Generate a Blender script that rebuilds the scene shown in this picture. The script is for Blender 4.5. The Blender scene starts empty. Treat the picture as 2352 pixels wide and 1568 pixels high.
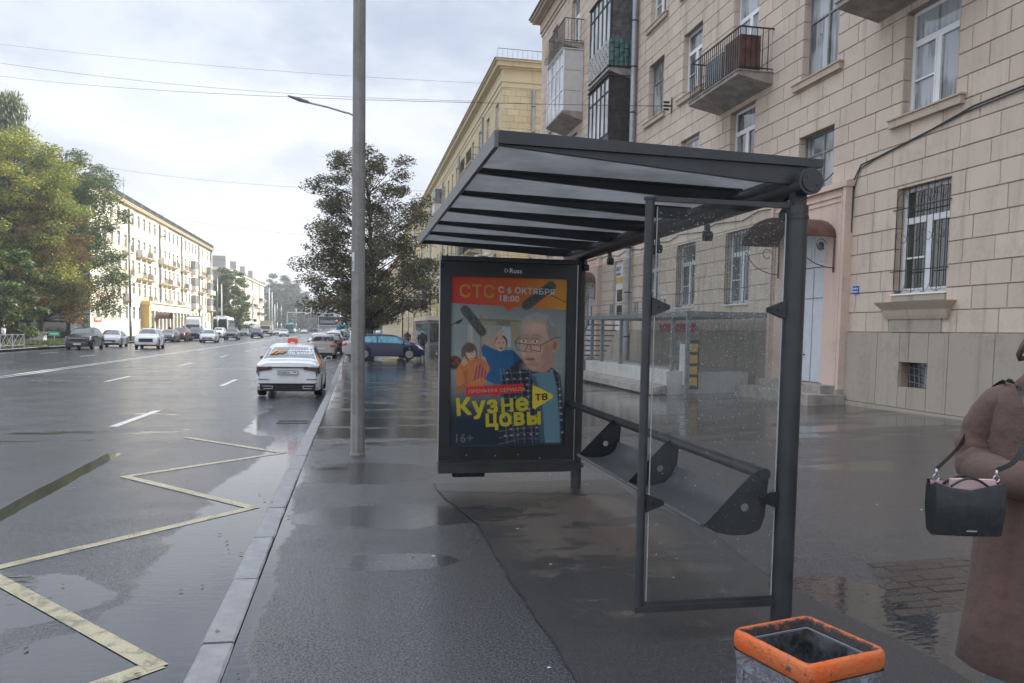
import bpy, math, random
import numpy as np
from mathutils import Matrix, Vector
random.seed(7)
RNG = np.random.default_rng(7)
SC = bpy.context.scene
COL = SC.collection
PI = math.pi

# ------------------------------------------------------------------ camera, world, sun, exposure
def setup_view():
    cd = bpy.data.cameras.new('camera'); cam = bpy.data.objects.new('camera', cd); COL.objects.link(cam)
    yaw, pitch, roll = math.radians(11.239), math.radians(3.8417), math.radians(1.0128)
    f = Vector((math.sin(yaw)*math.cos(pitch), math.cos(yaw)*math.cos(pitch), -math.sin(pitch)))
    r = Vector((math.cos(yaw), -math.sin(yaw), 0)); u = r.cross(f)
    r2 = r*math.cos(roll)+u*math.sin(roll); u2 = -r*math.sin(roll)+u*math.cos(roll)
    cam.matrix_world = Matrix(((r2.x, u2.x, -f.x, 0), (r2.y, u2.y, -f.y, 0), (r2.z, u2.z, -f.z, 1.65), (0, 0, 0, 1)))
    cd.sensor_width = 36; cd.lens = 1827.03/2352*36; cd.shift_y = 98/2352
    cd.clip_start = .05; cd.clip_end = 6000
    SC.camera = cam
    SC.view_settings.view_transform = 'Standard'; SC.view_settings.look = 'None'
    SC.view_settings.exposure = 1.0; SC.view_settings.gamma = 1; SC.view_settings.use_curve_mapping = False
    # sun: low over the right-hand roofs, a little ahead
    el, az = math.radians(30), math.radians(60)
    d = Vector((math.sin(az)*math.cos(el), math.cos(az)*math.cos(el), math.sin(el)))
    sl = bpy.data.lights.new('sun', 'SUN'); sl.energy = 4.6; sl.angle = math.radians(1.5); sl.color = (1, .95, .86)
    so = bpy.data.objects.new('sun', sl); COL.objects.link(so)
    so.rotation_euler = (-d).to_track_quat('-Z', 'Y').to_euler(); so.location = (40, 40, 60)
    w = bpy.data.worlds.new('World'); SC.world = w; w.use_nodes = True
    nt = w.node_tree; nt.nodes.clear()
    out = nt.nodes.new('ShaderNodeOutputWorld'); bg = nt.nodes.new('ShaderNodeBackground')
    sky = nt.nodes.new('ShaderNodeTexSky'); sky.sky_type = 'NISHITA'; sky.sun_disc = False
    sky.sun_elevation = el; sky.sun_rotation = az; sky.air_density = 1.2; sky.dust_density = 2.5; sky.ozone_density = 1
    bg.inputs[1].default_value = .1
    T = Tree(nt)
    tc = nt.nodes.new('ShaderNodeTexCoord'); g = X(T, tc.outputs['Generated'])
    x, y, z = g.xyz()
    zz = z.max(0)+.16
    p = T.vec(x/zz, y/zz*.8, zz*0)
    n1 = T.noise(p, .55, 6, .55); n2 = T.noise(p+T.const3(7, 3, 1), 1.7, 5, .6); n3 = T.noise(p+T.const3(1, 9, 4), .25, 2, .5)
    cov = T.ss(n1*.6+n2*.2+n3*.3, .36, .56)            # cloud cover
    shade = T.ss(n2*.45+n1*.55, .42, .60)
    grey = T.mixc(shade, (4.75, 5.0, 5.45), (2.75, 3.2, 4.0))
    # veil of bright cloud low in the sky
    low = T.ss(z, .34, .02)
    cl = T.mixc(low*.85, grey, (5.6, 5.68, 5.8))
    up = T.ss(z, .38, 1.0)*2.0+1                          # upper sky boosted out of view as added fill light, like an overcast zenith
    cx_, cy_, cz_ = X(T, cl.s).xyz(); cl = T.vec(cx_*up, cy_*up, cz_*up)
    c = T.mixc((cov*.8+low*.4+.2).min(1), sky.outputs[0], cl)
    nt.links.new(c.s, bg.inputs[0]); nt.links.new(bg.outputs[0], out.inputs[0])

# ------------------------------------------------------------------ node helper: sockets with arithmetic
class X:
    def __init__(s, T, sock): s.T = T; s.s = sock
    def _m(s, op, o=None, c=None):
        n = s.T.nt.nodes.new('ShaderNodeMath'); n.operation = op
        for i, v in enumerate((s, o, c)):
            if v is None: continue
            if isinstance(v, X): s.T.nt.links.new(v.s, n.inputs[i])
            else: n.inputs[i].default_value = v
        return X(s.T, n.outputs[0])
    def _v(s, op, o):
        n = s.T.nt.nodes.new('ShaderNodeVectorMath'); n.operation = op
        s.T.nt.links.new(s.s, n.inputs[0])
        if isinstance(o, X): s.T.nt.links.new(o.s, n.inputs[1])
        else: n.inputs[1].default_value = o
        return X(s.T, n.outputs[0])
    def isv(s): return s.s.type == 'VECTOR'
    def __add__(s, o): return s._v('ADD', o) if s.isv() else s._m('ADD', o)
    def __sub__(s, o): return s._m('SUBTRACT', o)
    def __mul__(s, o): return s._v('MULTIPLY', o) if s.isv() else s._m('MULTIPLY', o)
    def __truediv__(s, o): return s._m('DIVIDE', o)
    def max(s, o): return s._m('MAXIMUM', o)
    def min(s, o): return s._m('MINIMUM', o)
    def abs(s): return s._m('ABSOLUTE')
    def sqrt(s): return s._m('SQRT')
    def xyz(s):
        n = s.T.nt.nodes.new('ShaderNodeSeparateXYZ'); s.T.nt.links.new(s.s, n.inputs[0])
        return [X(s.T, o) for o in n.outputs]
class Tree:
    def __init__(s, nt): s.nt = nt
    def set(s, inp, v):
        if isinstance(v, X): s.nt.links.new(v.s, inp)
        elif hasattr(v, 'is_output'): s.nt.links.new(v, inp)
        elif isinstance(v, (tuple, list)) and len(v) == 3 and inp.type == 'RGBA': inp.default_value = (*v, 1)
        else: inp.default_value = v
    def vec(s, a, b, c):
        n = s.nt.nodes.new('ShaderNodeCombineXYZ')
        for i, v in enumerate((a, b, c)): s.set(n.inputs[i], v)
        return X(s, n.outputs[0])
    def const3(s, a, b, c): return s.vec(a, b, c)
    def obj(s):
        return X(s, s.nt.nodes.new('ShaderNodeTexCoord').outputs['Object'])
    def pos(s): return X(s, s.nt.nodes.new('ShaderNodeNewGeometry').outputs['Position'])
    def island(s): return X(s, s.nt.nodes.new('ShaderNodeNewGeometry').outputs['Random Per Island'])
    def orand(s): return X(s, s.nt.nodes.new('ShaderNodeObjectInfo').outputs['Random'])
    def noise(s, v, scale, detail=3, rough=.5, dist=0):
        n = s.nt.nodes.new('ShaderNodeTexNoise'); n.inputs['Scale'].default_value = scale
        n.inputs['Detail'].default_value = detail; n.inputs['Roughness'].default_value = rough
        n.inputs['Distortion'].default_value = dist
        if v is not None: s.nt.links.new(v.s, n.inputs['Vector'])
        return X(s, n.outputs[0])
    def voro(s, v, scale, feature='F1'):
        n = s.nt.nodes.new('ShaderNodeTexVoronoi'); n.inputs['Scale'].default_value = scale; n.feature = feature
        s.nt.links.new(v.s, n.inputs['Vector']); return X(s, n.outputs['Distance'])
    def ss(s, a, lo, hi, t0=0, t1=1):
        n = s.nt.nodes.new('ShaderNodeMapRange'); n.interpolation_type = 'SMOOTHSTEP'
        if not isinstance(lo, X) and not isinstance(hi, X) and lo > hi: lo, hi, t0, t1 = hi, lo, t1, t0
        for i, v in enumerate((a, lo, hi, t0, t1)): s.set(n.inputs[i], v)
        return X(s, n.outputs[0])
    def mixc(s, f, a, b):
        n = s.nt.nodes.new('ShaderNodeMix'); n.data_type = 'RGBA'
        s.set(n.inputs[0], f); s.set(n.inputs[6], a); s.set(n.inputs[7], b)
        return X(s, n.outputs[2])
    def mixf(s, f, a, b):
        n = s.nt.nodes.new('ShaderNodeMix'); n.data_type = 'FLOAT'
        s.set(n.inputs[0], f); s.set(n.inputs[2], a); s.set(n.inputs[3], b)
        return X(s, n.outputs[0])
    def bump(s, h, dist=.01, strength=1, normal=None):
        n = s.nt.nodes.new('ShaderNodeBump'); s.set(n.inputs['Height'], h)
        s.set(n.inputs['Distance'], dist); s.set(n.inputs['Strength'], strength)
        if normal is not None: s.nt.links.new(normal.s, n.inputs['Normal'])
        return X(s, n.outputs[0])

M = {}
def mat(name, fn):
    m = bpy.data.materials.new(name); m.use_nodes = True
    nt = m.node_tree; nt.nodes.clear()
    out = nt.nodes.new('ShaderNodeOutputMaterial'); b = nt.nodes.new('ShaderNodeBsdfPrincipled')
    nt.links.new(b.outputs[0], out.inputs[0]); T = Tree(nt)
    r = fn(T, b)
    for k, v in (r or {}).items(): T.set(b.inputs[k], v)
    M[name] = m; return m
def simple(name, col, rough=.6, metal=0, var=.12, scale=3, bump=0, bscale=40, spec=.5, **kw):
    def fn(T, b):
        p = T.obj(); n = T.noise(p, scale, 4, .6)
        lo = tuple(c*(1-var) for c in col); hi = tuple(min(1, c*(1+var)) for c in col)
        d = {'Base Color': T.mixc(T.ss(n, .3, .7), lo, hi), 'Roughness': T.mixf(n, max(0, rough-.08), min(1, rough+.08)), 'Metallic': metal, 'Specular IOR Level': spec}
        if bump: d['Normal'] = T.bump(T.noise(p, bscale, 3), bump)
        d.update(kw); return d
    return mat(name, fn)
setup_view()

# ------------------------------------------------------------------ object helpers
def tag(o, label=None, cat=None, group=None, kind=None):
    if label: o['label'] = label
    if cat: o['category'] = cat
    if group: o['group'] = group
    if kind: o['kind'] = kind
    return o
def empty(name, loc=(0, 0, 0), rz=0, label=None, cat=None, group=None, parent=None):
    o = bpy.data.objects.new(name, None); COL.objects.link(o); o.location = loc; o.rotation_euler = (0, 0, rz)
    o.empty_display_size = .1
    if parent: o.parent = parent
    return tag(o, label, cat, group)
def link(name, mesh, parent=None, loc=None, rz=None, mw=None):
    o = bpy.data.objects.new(name, mesh); COL.objects.link(o)
    if parent: o.parent = parent
    if loc is not None: o.location = loc
    if rz is not None: o.rotation_euler = (0, 0, rz)
    if mw is not None: o.matrix_basis = mw
    return o
def copy_tree(o, parent=None):
    c = o.copy(); COL.objects.link(c); c.parent = parent
    for ch in list(o.children): copy_tree(ch, c)
    return c
class MB:
    def __init__(s, xf=None): s.v = []; s.f = []; s.mi = []; s.xf = xf; s.cur = 0
    def add(s, vs, fs):
        b = len(s.v)
        if s.xf is not None: vs = [tuple(s.xf @ Vector(v)) for v in vs]
        s.v += [tuple(v) for v in vs]; s.f += [tuple(i+b for i in f) for f in fs]; s.mi += [s.cur]*len(fs); return s
    def box(s, x0, y0, z0, x1, y1, z1, skip=''):
        if x0 > x1: x0, x1 = x1, x0
        if y0 > y1: y0, y1 = y1, y0
        if z0 > z1: z0, z1 = z1, z0
        v = [(x0, y0, z0), (x1, y0, z0), (x1, y1, z0), (x0, y1, z0), (x0, y0, z1), (x1, y0, z1), (x1, y1, z1), (x0, y1, z1)]
        F = {'b': (0, 3, 2, 1), 't': (4, 5, 6, 7), 'f': (0, 1, 5, 4), 'r': (1, 2, 6, 5), 'k': (2, 3, 7, 6), 'l': (3, 0, 4, 7)}
        return s.add(v, [q for k, q in F.items() if k not in skip])
    def bar(s, p, q, w, h=None, up=(0, 0, 1)):
        p, q = Vector(p), Vector(q); d = (q-p).normalized(); h = h or w
        u = Vector(up)
        if abs(d.dot(u)) > .98: u = Vector((0, 1, 0))
        a = d.cross(u).normalized(); b = a.cross(d)
        v = []
        for e in (p, q):
            for i, j in ((-1, -1), (1, -1), (1, 1), (-1, 1)): v.append(e+a*i*w/2+b*j*h/2)
        return s.add(v, [(3, 2, 1, 0), (4, 5, 6, 7), (0, 1, 5, 4), (1, 2, 6, 5), (2, 3, 7, 6), (3, 0, 4, 7)])
    def tube(s, pts, r, seg=8, caps=True):
        pts = [Vector(p) for p in pts]; n = len(pts); rs = r if isinstance(r, (list, tuple)) else [r]*n
        ref = Vector((0, 0, 1)); vs = []; a = None
        for i, p in enumerate(pts):
            d = (pts[min(i+1, n-1)]-pts[max(i-1, 0)])
            d = d.normalized() if d.length > 1e-9 else Vector((0, 0, 1))
            if a is None: a = d.cross(ref if abs(d.z) < .9 else Vector((1, 0, 0))).normalized()
            a = (a-d*a.dot(d)).normalized(); b = d.cross(a)
            for k in range(seg):
                t = 2*PI*k/seg; vs.append(p+a*math.cos(t)*rs[i]+b*math.sin(t)*rs[i])
        fs = [(i*seg+k, i*seg+(k+1) % seg, (i+1)*seg+(k+1) % seg, (i+1)*seg+k) for i in range(n-1) for k in range(seg)]
        if caps: fs += [tuple(range(seg-1, -1, -1)), tuple((n-1)*seg+k for k in range(seg))]
        return s.add(vs, fs)
    def lathe(s, prof, c=(0, 0, 0), seg=16):
        vs = []; n = len(prof)
        for r, z in prof:
            for k in range(seg): t = 2*PI*k/seg; vs.append((c[0]+r*math.cos(t), c[1]+r*math.sin(t), c[2]+z))
        fs = [(i*seg+k, i*seg+(k+1) % seg, (i+1)*seg+(k+1) % seg, (i+1)*seg+k) for i in range(n-1) for k in range(seg)]
        fs += [tuple(range(seg-1, -1, -1)), tuple((n-1)*seg+k for k in range(seg))]
        return s.add(vs, fs)
    def prism(s, poly, d0, d1, axis='y'):
        """poly in the two other axes, extruded along axis"""
        def P(a, b, d): return {'y': (a, d, b), 'x': (d, a, b), 'z': (a, b, d)}[axis]
        n = len(poly); vs = [P(a, b, d0) for a, b in poly]+[P(a, b, d1) for a, b in poly]
        fs = [tuple(range(n)), tuple(range(2*n-1, n-1, -1))]+[(i, i+n, (i+1) % n+n, (i+1) % n) for i in range(n)]
        return s.add(vs, fs)
    def quad(s, a, b, c, d): return s.add([a, b, c, d], [(0, 1, 2, 3)])
    def ring(s, rings, close=True, caps=True):
        n = len(rings[0]); vs = [v for r in rings for v in r]; m = n if close else n-1
        fs = [(i*n+k, i*n+(k+1) % n, (i+1)*n+(k+1) % n, (i+1)*n+k) for i in range(len(rings)-1) for k in range(m)]
        if caps: fs += [tuple(range(n-1, -1, -1)), tuple((len(rings)-1)*n+k for k in range(n))]
        return s.add(vs, fs)
    def mesh(s, name, mats, smooth=False, fix=True):
        me = bpy.data.meshes.new(name); me.from_pydata(s.v, [], s.f)
        for m in (mats if isinstance(mats, (list, tuple)) else [mats]): me.materials.append(M[m] if isinstance(m, str) else m)
        if isinstance(mats, (list, tuple)): me.polygons.foreach_set('material_index', s.mi)
        if smooth: me.polygons.foreach_set('use_smooth', [True]*len(s.f))
        if fix:
            import bmesh
            bm = bmesh.new(); bm.from_mesh(me); bmesh.ops.recalc_face_normals(bm, faces=bm.faces); bm.to_mesh(me); bm.free()
        if smooth and smooth != 'all':
            try: me.set_sharp_from_angle(angle=math.radians(smooth if smooth > 2 else 40))
            except Exception: pass
        me.update(); return me
    def obj(s, name, mats, parent=None, smooth=False, loc=None, rz=None, fix=True):
        return link(name, s.mesh(name, mats, smooth, fix), parent, loc, rz)
def text_mesh(txt, size, mats, bold=0, extrude=0, align='LEFT', sx=1):
    c = bpy.data.curves.new('text', 'FONT'); c.body = txt; c.size = size; c.offset = min(bold, .006*size); c.extrude = extrude
    c.align_x = align; c.resolution_u = 3; c.space_character = 1+bold/size*3.0; c.fill_mode = 'FRONT' if not extrude else 'BOTH'
    o = bpy.data.objects.new('text', c); COL.objects.link(o)
    dg = bpy.context.evaluated_depsgraph_get(); me = bpy.data.meshes.new_from_object(o.evaluated_get(dg))
    bpy.data.objects.remove(o); bpy.data.curves.remove(c)
    if sx != 1:
        for v in me.vertices: v.co.x *= sx
    # glyph triangles may overlap in one plane: each is set a hair in front of the last; heavier strokes are shifted copies
    k = bold*.8 if bold > .006*size else 0; VV = []; FF = []
    for i, (dx, dy) in enumerate(((-k*sx, -k), (k*sx, k), (-k*sx, k), (k*sx, -k), (0, 0)) if k else ((0, 0),)):
        for j, p in enumerate(me.polygons):
            b = len(VV); VV += [(me.vertices[q].co.x+dx, me.vertices[q].co.y+dy, i*.0002+(j % 7)*.00002) for q in p.vertices]; FF.append(tuple(range(b, b+len(p.vertices))))
    me = bpy.data.meshes.new('text'); me.from_pydata(VV, [], FF); me.update()
    me.materials.clear(); me.materials.append(M[mats] if isinstance(mats, str) else mats)
    return me
# heights of the ground
def smooth01(t): t = min(1, max(0, t)); return t*t*(3-2*t)
def LZ(y): return -.22*smooth01((y-5)/22)
def pavz(x, y): return LZ(y)+.03*max(0, min(x, 12)-2.5)
def roadz(y): return LZ(y)-.13
CAMP = Vector((0, 0, 1.65)); _mw = SC.camera.matrix_world.copy(); _mi = _mw.inverted()
def frame_pos(p):
    q = _mi @ Vector(p)
    if q.z > -.1: return None
    return (1827.03*q.x/-q.z+1176, 882-1827.03*q.y/-q.z)
def in_frame(p, m=40):
    a = frame_pos(p); return a is not None and -m < a[0] < 2352+m and -m < a[1] < 1568+m
# ------------------------------------------------------------------ materials
def _wet_asphalt(T, base, puddle, film, tint=None, agg=.0042, ripple=None):
    """base colour, puddle mask 0..1 (mirror water), film 0..1 (how wet the rough part is)"""
    p = T.obj()
    a1 = T.noise(p, 95, 3, .7); a2 = T.noise(p, 22, 3, .6); a3 = T.noise(p, .8, 4, .6)
    rough_col = T.mixc(T.ss(T.noise(p, 75, 3, .8), .40, .62), tuple(c*.45 for c in base), tuple(c*2.3 for c in base))
    rough_col = T.mixc(T.ss(a3, .35, .7)*.45, rough_col, tint or tuple(c*1.5 for c in base))
    col = T.mixc(puddle*.75, rough_col, tuple(c*.55 for c in base))
    g1 = T.ss(T.noise(p, 62, 2, .6), .46, .64); g2 = T.ss(T.noise(p, 150, 2, .6), .5, .62)
    h = g1*(film*-.45+1)+g2*.25+a2*.35
    dry = (puddle*-1+1)
    hgt = h*dry
    rp = T.noise(T.vec(p.xyz()[0]*1.0, p.xyz()[1]*2.2, p.xyz()[2]), 9, 2, .5)
    n1 = T.bump(rp, .0012, 1)
    n2 = T.bump(hgt, agg, T.mixf(film, 1, .7), n1)
    r = T.mixf(puddle, T.mixf(film, .36, .16), .02)
    return {'Base Color': col, 'Roughness': r, 'Normal': n2, 'IOR': T.mixf(puddle, T.mixf(g1*(film*-.5+1.1), 1.78, 1.12), 1.85)}
def seg_dist(T, x, y, ax, ay, bx, by):
    dx, dy = bx-ax, by-ay; L2 = dx*dx+dy*dy
    t = (((x-ax)*dx+(y-ay)*dy)/L2).max(0).min(1)
    ex = x-(t*dx+ax); ey = y-(t*dy+ay)
    return (ex*ex+ey*ey).sqrt()
def ell(T, x, y, cx, cy, rx, ry):
    ex = (x-cx)/rx; ey = (y-cy)/ry; return (ex*ex+ey*ey).sqrt()
def road_fn(T, b):
    p = T.obj(); x, y, z = p.xyz()
    n = T.noise(p, .55, 5, .62); n2 = T.noise(p+T.const3(5, 5, 0), 2.6, 4, .65); n3 = T.noise(T.vec(x*.22, y*.9, z), 1.0, 4, .6)
    w = (n-.5)*1.3+(n2-.5)*.55
    # water lying along the right kerb
    edge = x+T.ss(y, 9, 12)*-.25+T.ss(y, 13.2, 15)*.75+1.5+w*.55
    near = T.ss(y, 34, 14)
    kerb = T.ss(edge, -.04, .05)*near
    bl = T.ss(ell(T, x, y, -2.45, 5.45, .85, .75)+w*.9, 1.0, .93)
    bl2 = T.ss(ell(T, x, y, -1.35, 4.5, .55, .42)+w*.7, 1.02, .95)
    strip = T.ss(seg_dist(T, x, y, -3.2, 7.4, -3.32, 12.0)+(n2-.5)*.09, .115, .1)
    # shallow water on the worn lanes
    lanes = T.ss(n3+(n2-.5)*.25-T.ss(y, 8, 20)*.07, .60, .57)*-1+1
    lanes = lanes*T.ss(y, 9, 15)*.9
    lk = T.ss(x+22.6+w*1.2, .1, 0)
    pud = kerb.max(bl).max(bl2).max(strip).max(lanes).max(lk)
    film = T.ss(n+n2*.4, .45, .85)
    return _wet_asphalt(T, (.046, .047, .055), pud, film*.6+.4)
mat('road_asphalt', road_fn)
def pave_fn(T, b):
    p = T.obj(); x, y, z = p.xyz()
    n = T.noise(p, .7, 5, .62); n2 = T.noise(p+T.const3(3, 5, 0), 3.1, 4, .65); n3 = T.noise(T.vec(x*.5, y*1.6, z), .55, 4, .6)
    w = (n-.5)*1.2+(n2-.5)*.5
    kerb = T.ss(x+.52-w*.35+T.ss(y, 4.0, 5.2)*.03, .06, .0)
    far = T.ss(n3+n2*.18-T.ss(y, 9, 14)*.2-T.ss(y, 7, 8.5)*.05, .46, .38)*T.ss(y, 6.2, 9)
    brown = T.ss(x, 2.2, 6)
    pr = T.ss(ell(T, x, y, 3.3, 3.95, 1.05, .62)+w*.7, 1.0, .95)
    pr2 = T.ss(ell(T, x, y, .3, 7.0, .95, .5)+w*1.0, 1.0, .85).max(T.ss(ell(T, x, y, .1, 9.3, .9, .8)+w*1.0, 1.0, .9)).max(T.ss(ell(T, x, y, .25, 5.6, .5, .22)+w*.8, 1.0, .9))
    pr3 = T.ss(ell(T, x, y, 3.0, 3.6, .75, 1.1)+w*.8, 1.0, .95)
    pud = kerb.max(far*.93).max(pr).max(pr2*.8).max(pr3)
    film = T.ss(n+n2*.4, .4, .8)
    base = (.044, .045, .051)
    d = _wet_asphalt(T, base, pud, film*.7+.3, tint=(.075, .07, .068))
    c2 = T.mixc(brown*.5, X(T, d['Base Color'].s), (.07, .055, .046))
    d['Base Color'] = c2
    return d
mat('pavement_asphalt', pave_fn)
def patch_fn(T, b):
    p = T.obj(); x, y, z = p.xyz()
    n = T.noise(T.vec(x, y*1.8, z), 1.1, 5, .68); n2 = T.noise(p, 5, 4, .7)
    dryc = T.ss(n*.8+n2*.25+T.ss(y, 4.2, 6.2)*.14-T.ss(y, 7.0, 7.8)*.12, .57, .67)*T.ss(x, .95, 1.6)*T.ss(x, 2.75, 2.4)
    a1 = T.noise(p, 110, 3, .7)
    wet = T.mixc(T.ss(a1, .35, .7), (.029, .029, .031), (.085, .083, .085)); dry = T.mixc(T.ss(a1, .3, .75), (.095, .078, .066), (.18, .15, .128))
    pud = T.ss(ell(T, x, y, 1.15, 7.0, .4, .35)+(n-.5)*1.2, 1, .85)
    return {'Base Color': T.mixc(dryc, wet, dry), 'Roughness': T.mixf(pud, T.mixf(dryc, .3, .62), .04), 'Normal': T.bump(a1*(pud*-1+1), .003), 'IOR': 1.4}
mat('shelter_asphalt', patch_fn)
def kerb_fn(T, b):
    p = T.obj(); n = T.noise(p, 6, 5, .7); n1 = T.noise(p, 120, 2); r = T.orand()
    c = T.mixc(T.ss(n, .3, .72), (.17, .17, .178), (.30, .295, .295))
    c = T.mixc(r*.3, c, (.22, .215, .21))
    return {'Base Color': c, 'Roughness': T.mixf(n, .28, .55), 'Normal': T.bump(n*.6+n1*.4, .004)}
mat('kerb_granite', kerb_fn)
def paint_fn(col, wear):
    def fn(T, b):
        p = T.obj(); n = T.noise(p, 9, 5, .7); n1 = T.noise(p, 90, 3)
        c = T.mixc(T.ss(n*.75+n1*.35, .52, .66)*wear, col, tuple(k*.35 for k in col)); n4 = T.noise(p, 2.0, 3, .6); c = T.mixc(T.ss(n4, .45, .75)*.5, c, tuple(k*.6 for k in col))
        return {'Base Color': c, 'Roughness': T.mixf(n, .15, .4), 'Normal': T.bump(n1, .002)}
    return fn
mat('yellow_paint', paint_fn((.44, .38, .23), .9)); mat('white_paint', paint_fn((.72, .72, .7), .6))
def stone_fn(c0, c1, dirt, bump=.004):
    def fn(T, b):
        p = T.obj(); wp = T.pos(); n = T.noise(wp, 1.1, 5, .65); n2 = T.noise(wp, 9, 4, .65); n3 = T.noise(wp, 60, 3)
        r = T.island()*.6+T.orand()*.4
        c = T.mixc(T.ss(r, .2, .8), c0, c1)
        c = T.mixc(T.ss(n*.7+n2*.35, .50, .74)*.65, c, dirt)
        wx, wy, wz = wp.xyz(); st = T.noise(T.vec(wx*3.5, wy*3.5, wz*.22), 1.0, 4, .65)
        c = T.mixc(T.ss(st, .52, .72)*.5, c, tuple(k*.72 for k in dirt))
        return {'Base Color': c, 'Roughness': .82, 'Normal': T.bump(n3*.5+n2, bump)}
    return fn
mat('beige_stone', stone_fn((.565, .462, .375), (.64, .532, .438), (.42, .35, .28)))
mat('beige_joint', stone_fn((.33, .265, .21), (.37, .30, .235), (.28, .22, .17)))
mat('beige_trim', stone_fn((.47, .38, .30), (.52, .42, .33), (.36, .29, .23)))
mat('pink_trim', stone_fn((.63, .48, .40), (.66, .50, .42), (.44, .36, .30)))
mat('yellow_stone', stone_fn((.58, .49, .31), (.66, .56, .37), (.46, .39, .26)))
mat('yellow_joint', stone_fn((.33, .25, .12), (.36, .27, .14), (.3, .22, .12)))
mat('yellow_trim', stone_fn((.60, .51, .33), (.65, .55, .36), (.46, .39, .26)))
mat('cream_plaster', stone_fn((.66, .605, .49), (.70, .645, .525), (.56, .50, .40), .002))
mat('cream_trim', stone_fn((.66, .57, .38), (.70, .62, .43), (.50, .43, .3), .002))
mat('ochre_plaster', stone_fn((.66, .45, .17), (.68, .47, .2), (.5, .35, .15), .002))
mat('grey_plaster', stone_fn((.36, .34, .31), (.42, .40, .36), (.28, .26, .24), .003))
mat('plinth_plaster', stone_fn((.37, .325, .265), (.42, .37, .30), (.26, .225, .18), .006))
mat('white_plaster', stone_fn((.6, .59, .56), (.66, .65, .61), (.38, .36, .33), .006))
def concrete_fn(T, b):
    p = T.obj(); x, y, z = p.xyz(); n = T.noise(p, 3, 5, .7); n2 = T.noise(p, 18, 4, .7); st = T.noise(T.vec(x*9, y*9, z*.5), 1.2, 3)
    c = T.mixc(T.ss(n*.6+st*.5, .4, .7), (.30, .28, .255), (.19, .18, .17)); c = T.mixc(T.ss(n2, .55, .75)*.4, c, (.4, .39, .37))
    return {'Base Color': c, 'Roughness': .75, 'Normal': T.bump(n2, .004)}
mat('concrete', concrete_fn)
simple('slab_concrete', (.30, .27, .24), .85, var=.25, bump=.006, bscale=14)
simple('shelter_metal', (.040, .043, .047), .38, var=.2, scale=5, bump=.0006, bscale=90)
simple('seat_metal', (.11, .114, .122), .4, var=.15); simple('shelter_light_metal', (.13, .135, .145), .45, var=.15)
simple('black_frame', (.017, .019, .023), .3, var=.25)
simple('black_rubber', (.012, .012, .013), .75, var=.2)
simple('joint_tar', (.035, .032, .03), .6, var=.3); simple('tyre_rubber', (.016, .016, .017), .8, var=.2)
simple('silver_trim', (.55, .56, .58), .3, metal=.9, var=.1)
simple('grey_metal', (.22, .23, .24), .5, metal=.2, var=.2)
simple('galvanised', (.36, .38, .40), .42, metal=.5, var=.2, scale=2)
simple('white_pvc', (.78, .79, .8), .35, var=.04)
simple('old_wood_frame', (.20, .21, .19), .6, var=.3)
simple('dark_wood', (.045, .040, .040), .75, var=.45, scale=4, bump=.004, bscale=30)
simple('grey_wood', (.11, .105, .105), .8, var=.4, scale=6, bump=.004, bscale=30)
simple('rust_sheet', (.12, .055, .042), .5, var=.4); simple('brown_railing', (.10, .065, .05), .6, var=.3); simple('paver_brick', (.068, .054, .047), .26, var=.35, bump=.004, bscale=30)
simple('iron_black', (.02, .019, .018), .5, var=.3)
simple('roof_tin', (.10, .105, .11), .5, metal=.3, var=.3)
simple('pvc_panel', (.62, .60, .58), .5, var=.06)
simple('basket_green', (.07, .15, .14), .6, var=.3)
simple('basket_pale', (.42, .42, .40), .7, var=.2)
simple('door_blue', (.58, .61, .65), .4, var=.05)
simple('grass_soil', (.05, .045, .03), .9, var=.3)
simple('kiosk_dark', (.05, .05, .055), .6, var=.3)
simple('pole_white', (.62, .64, .66), .4, var=.08)
simple('sign_blue', (.03, .10, .42), .4, var=.05); simple('sign_white', (.75, .76, .78), .4, var=.03)
simple('sign_red', (.55, .035, .04), .4, var=.05); simple('sign_green', (.03, .45, .20), .5, var=.05)
simple('sign_yellow', (.62, .42, .06), .5, var=.08); simple('ink_black', (.02, .02, .02), .5, var=.02); simple('teal_paint', (.05, .38, .42), .3, var=.1)
simple('cable_black', (.03, .03, .032), .6, var=.1)
def pane_fn(dark, light, amt):
    def fn(T, b):
        p = T.obj(); x, y, z = p.xyz(); r = T.orand()
        c = T.noise(T.vec(x*7+r*40, y, z*.35), 1.3, 3, .55)
        c2 = T.noise(T.vec(x*.8+r*90, y, z*.8), 1.2, 2, .5)
        f = T.ss(c*.55+c2*.6, .46, .62)*amt
        return {'Base Color': T.mixc(f, dark, light), 'Roughness': .04, 'Specular IOR Level': .9, 'IOR': 1.6}
    return fn
mat('window_glass', pane_fn((.035, .042, .05), (.27, .28, .29), .8))
mat('window_glass_white', pane_fn((.10, .11, .12), (.42, .44, .46), .9))
mat('window_glass_dark', pane_fn((.02, .024, .024), (.05, .06, .05), .6))
mat('far_glass', pane_fn((.10, .105, .10), (.22, .22, .2), .8))
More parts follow.
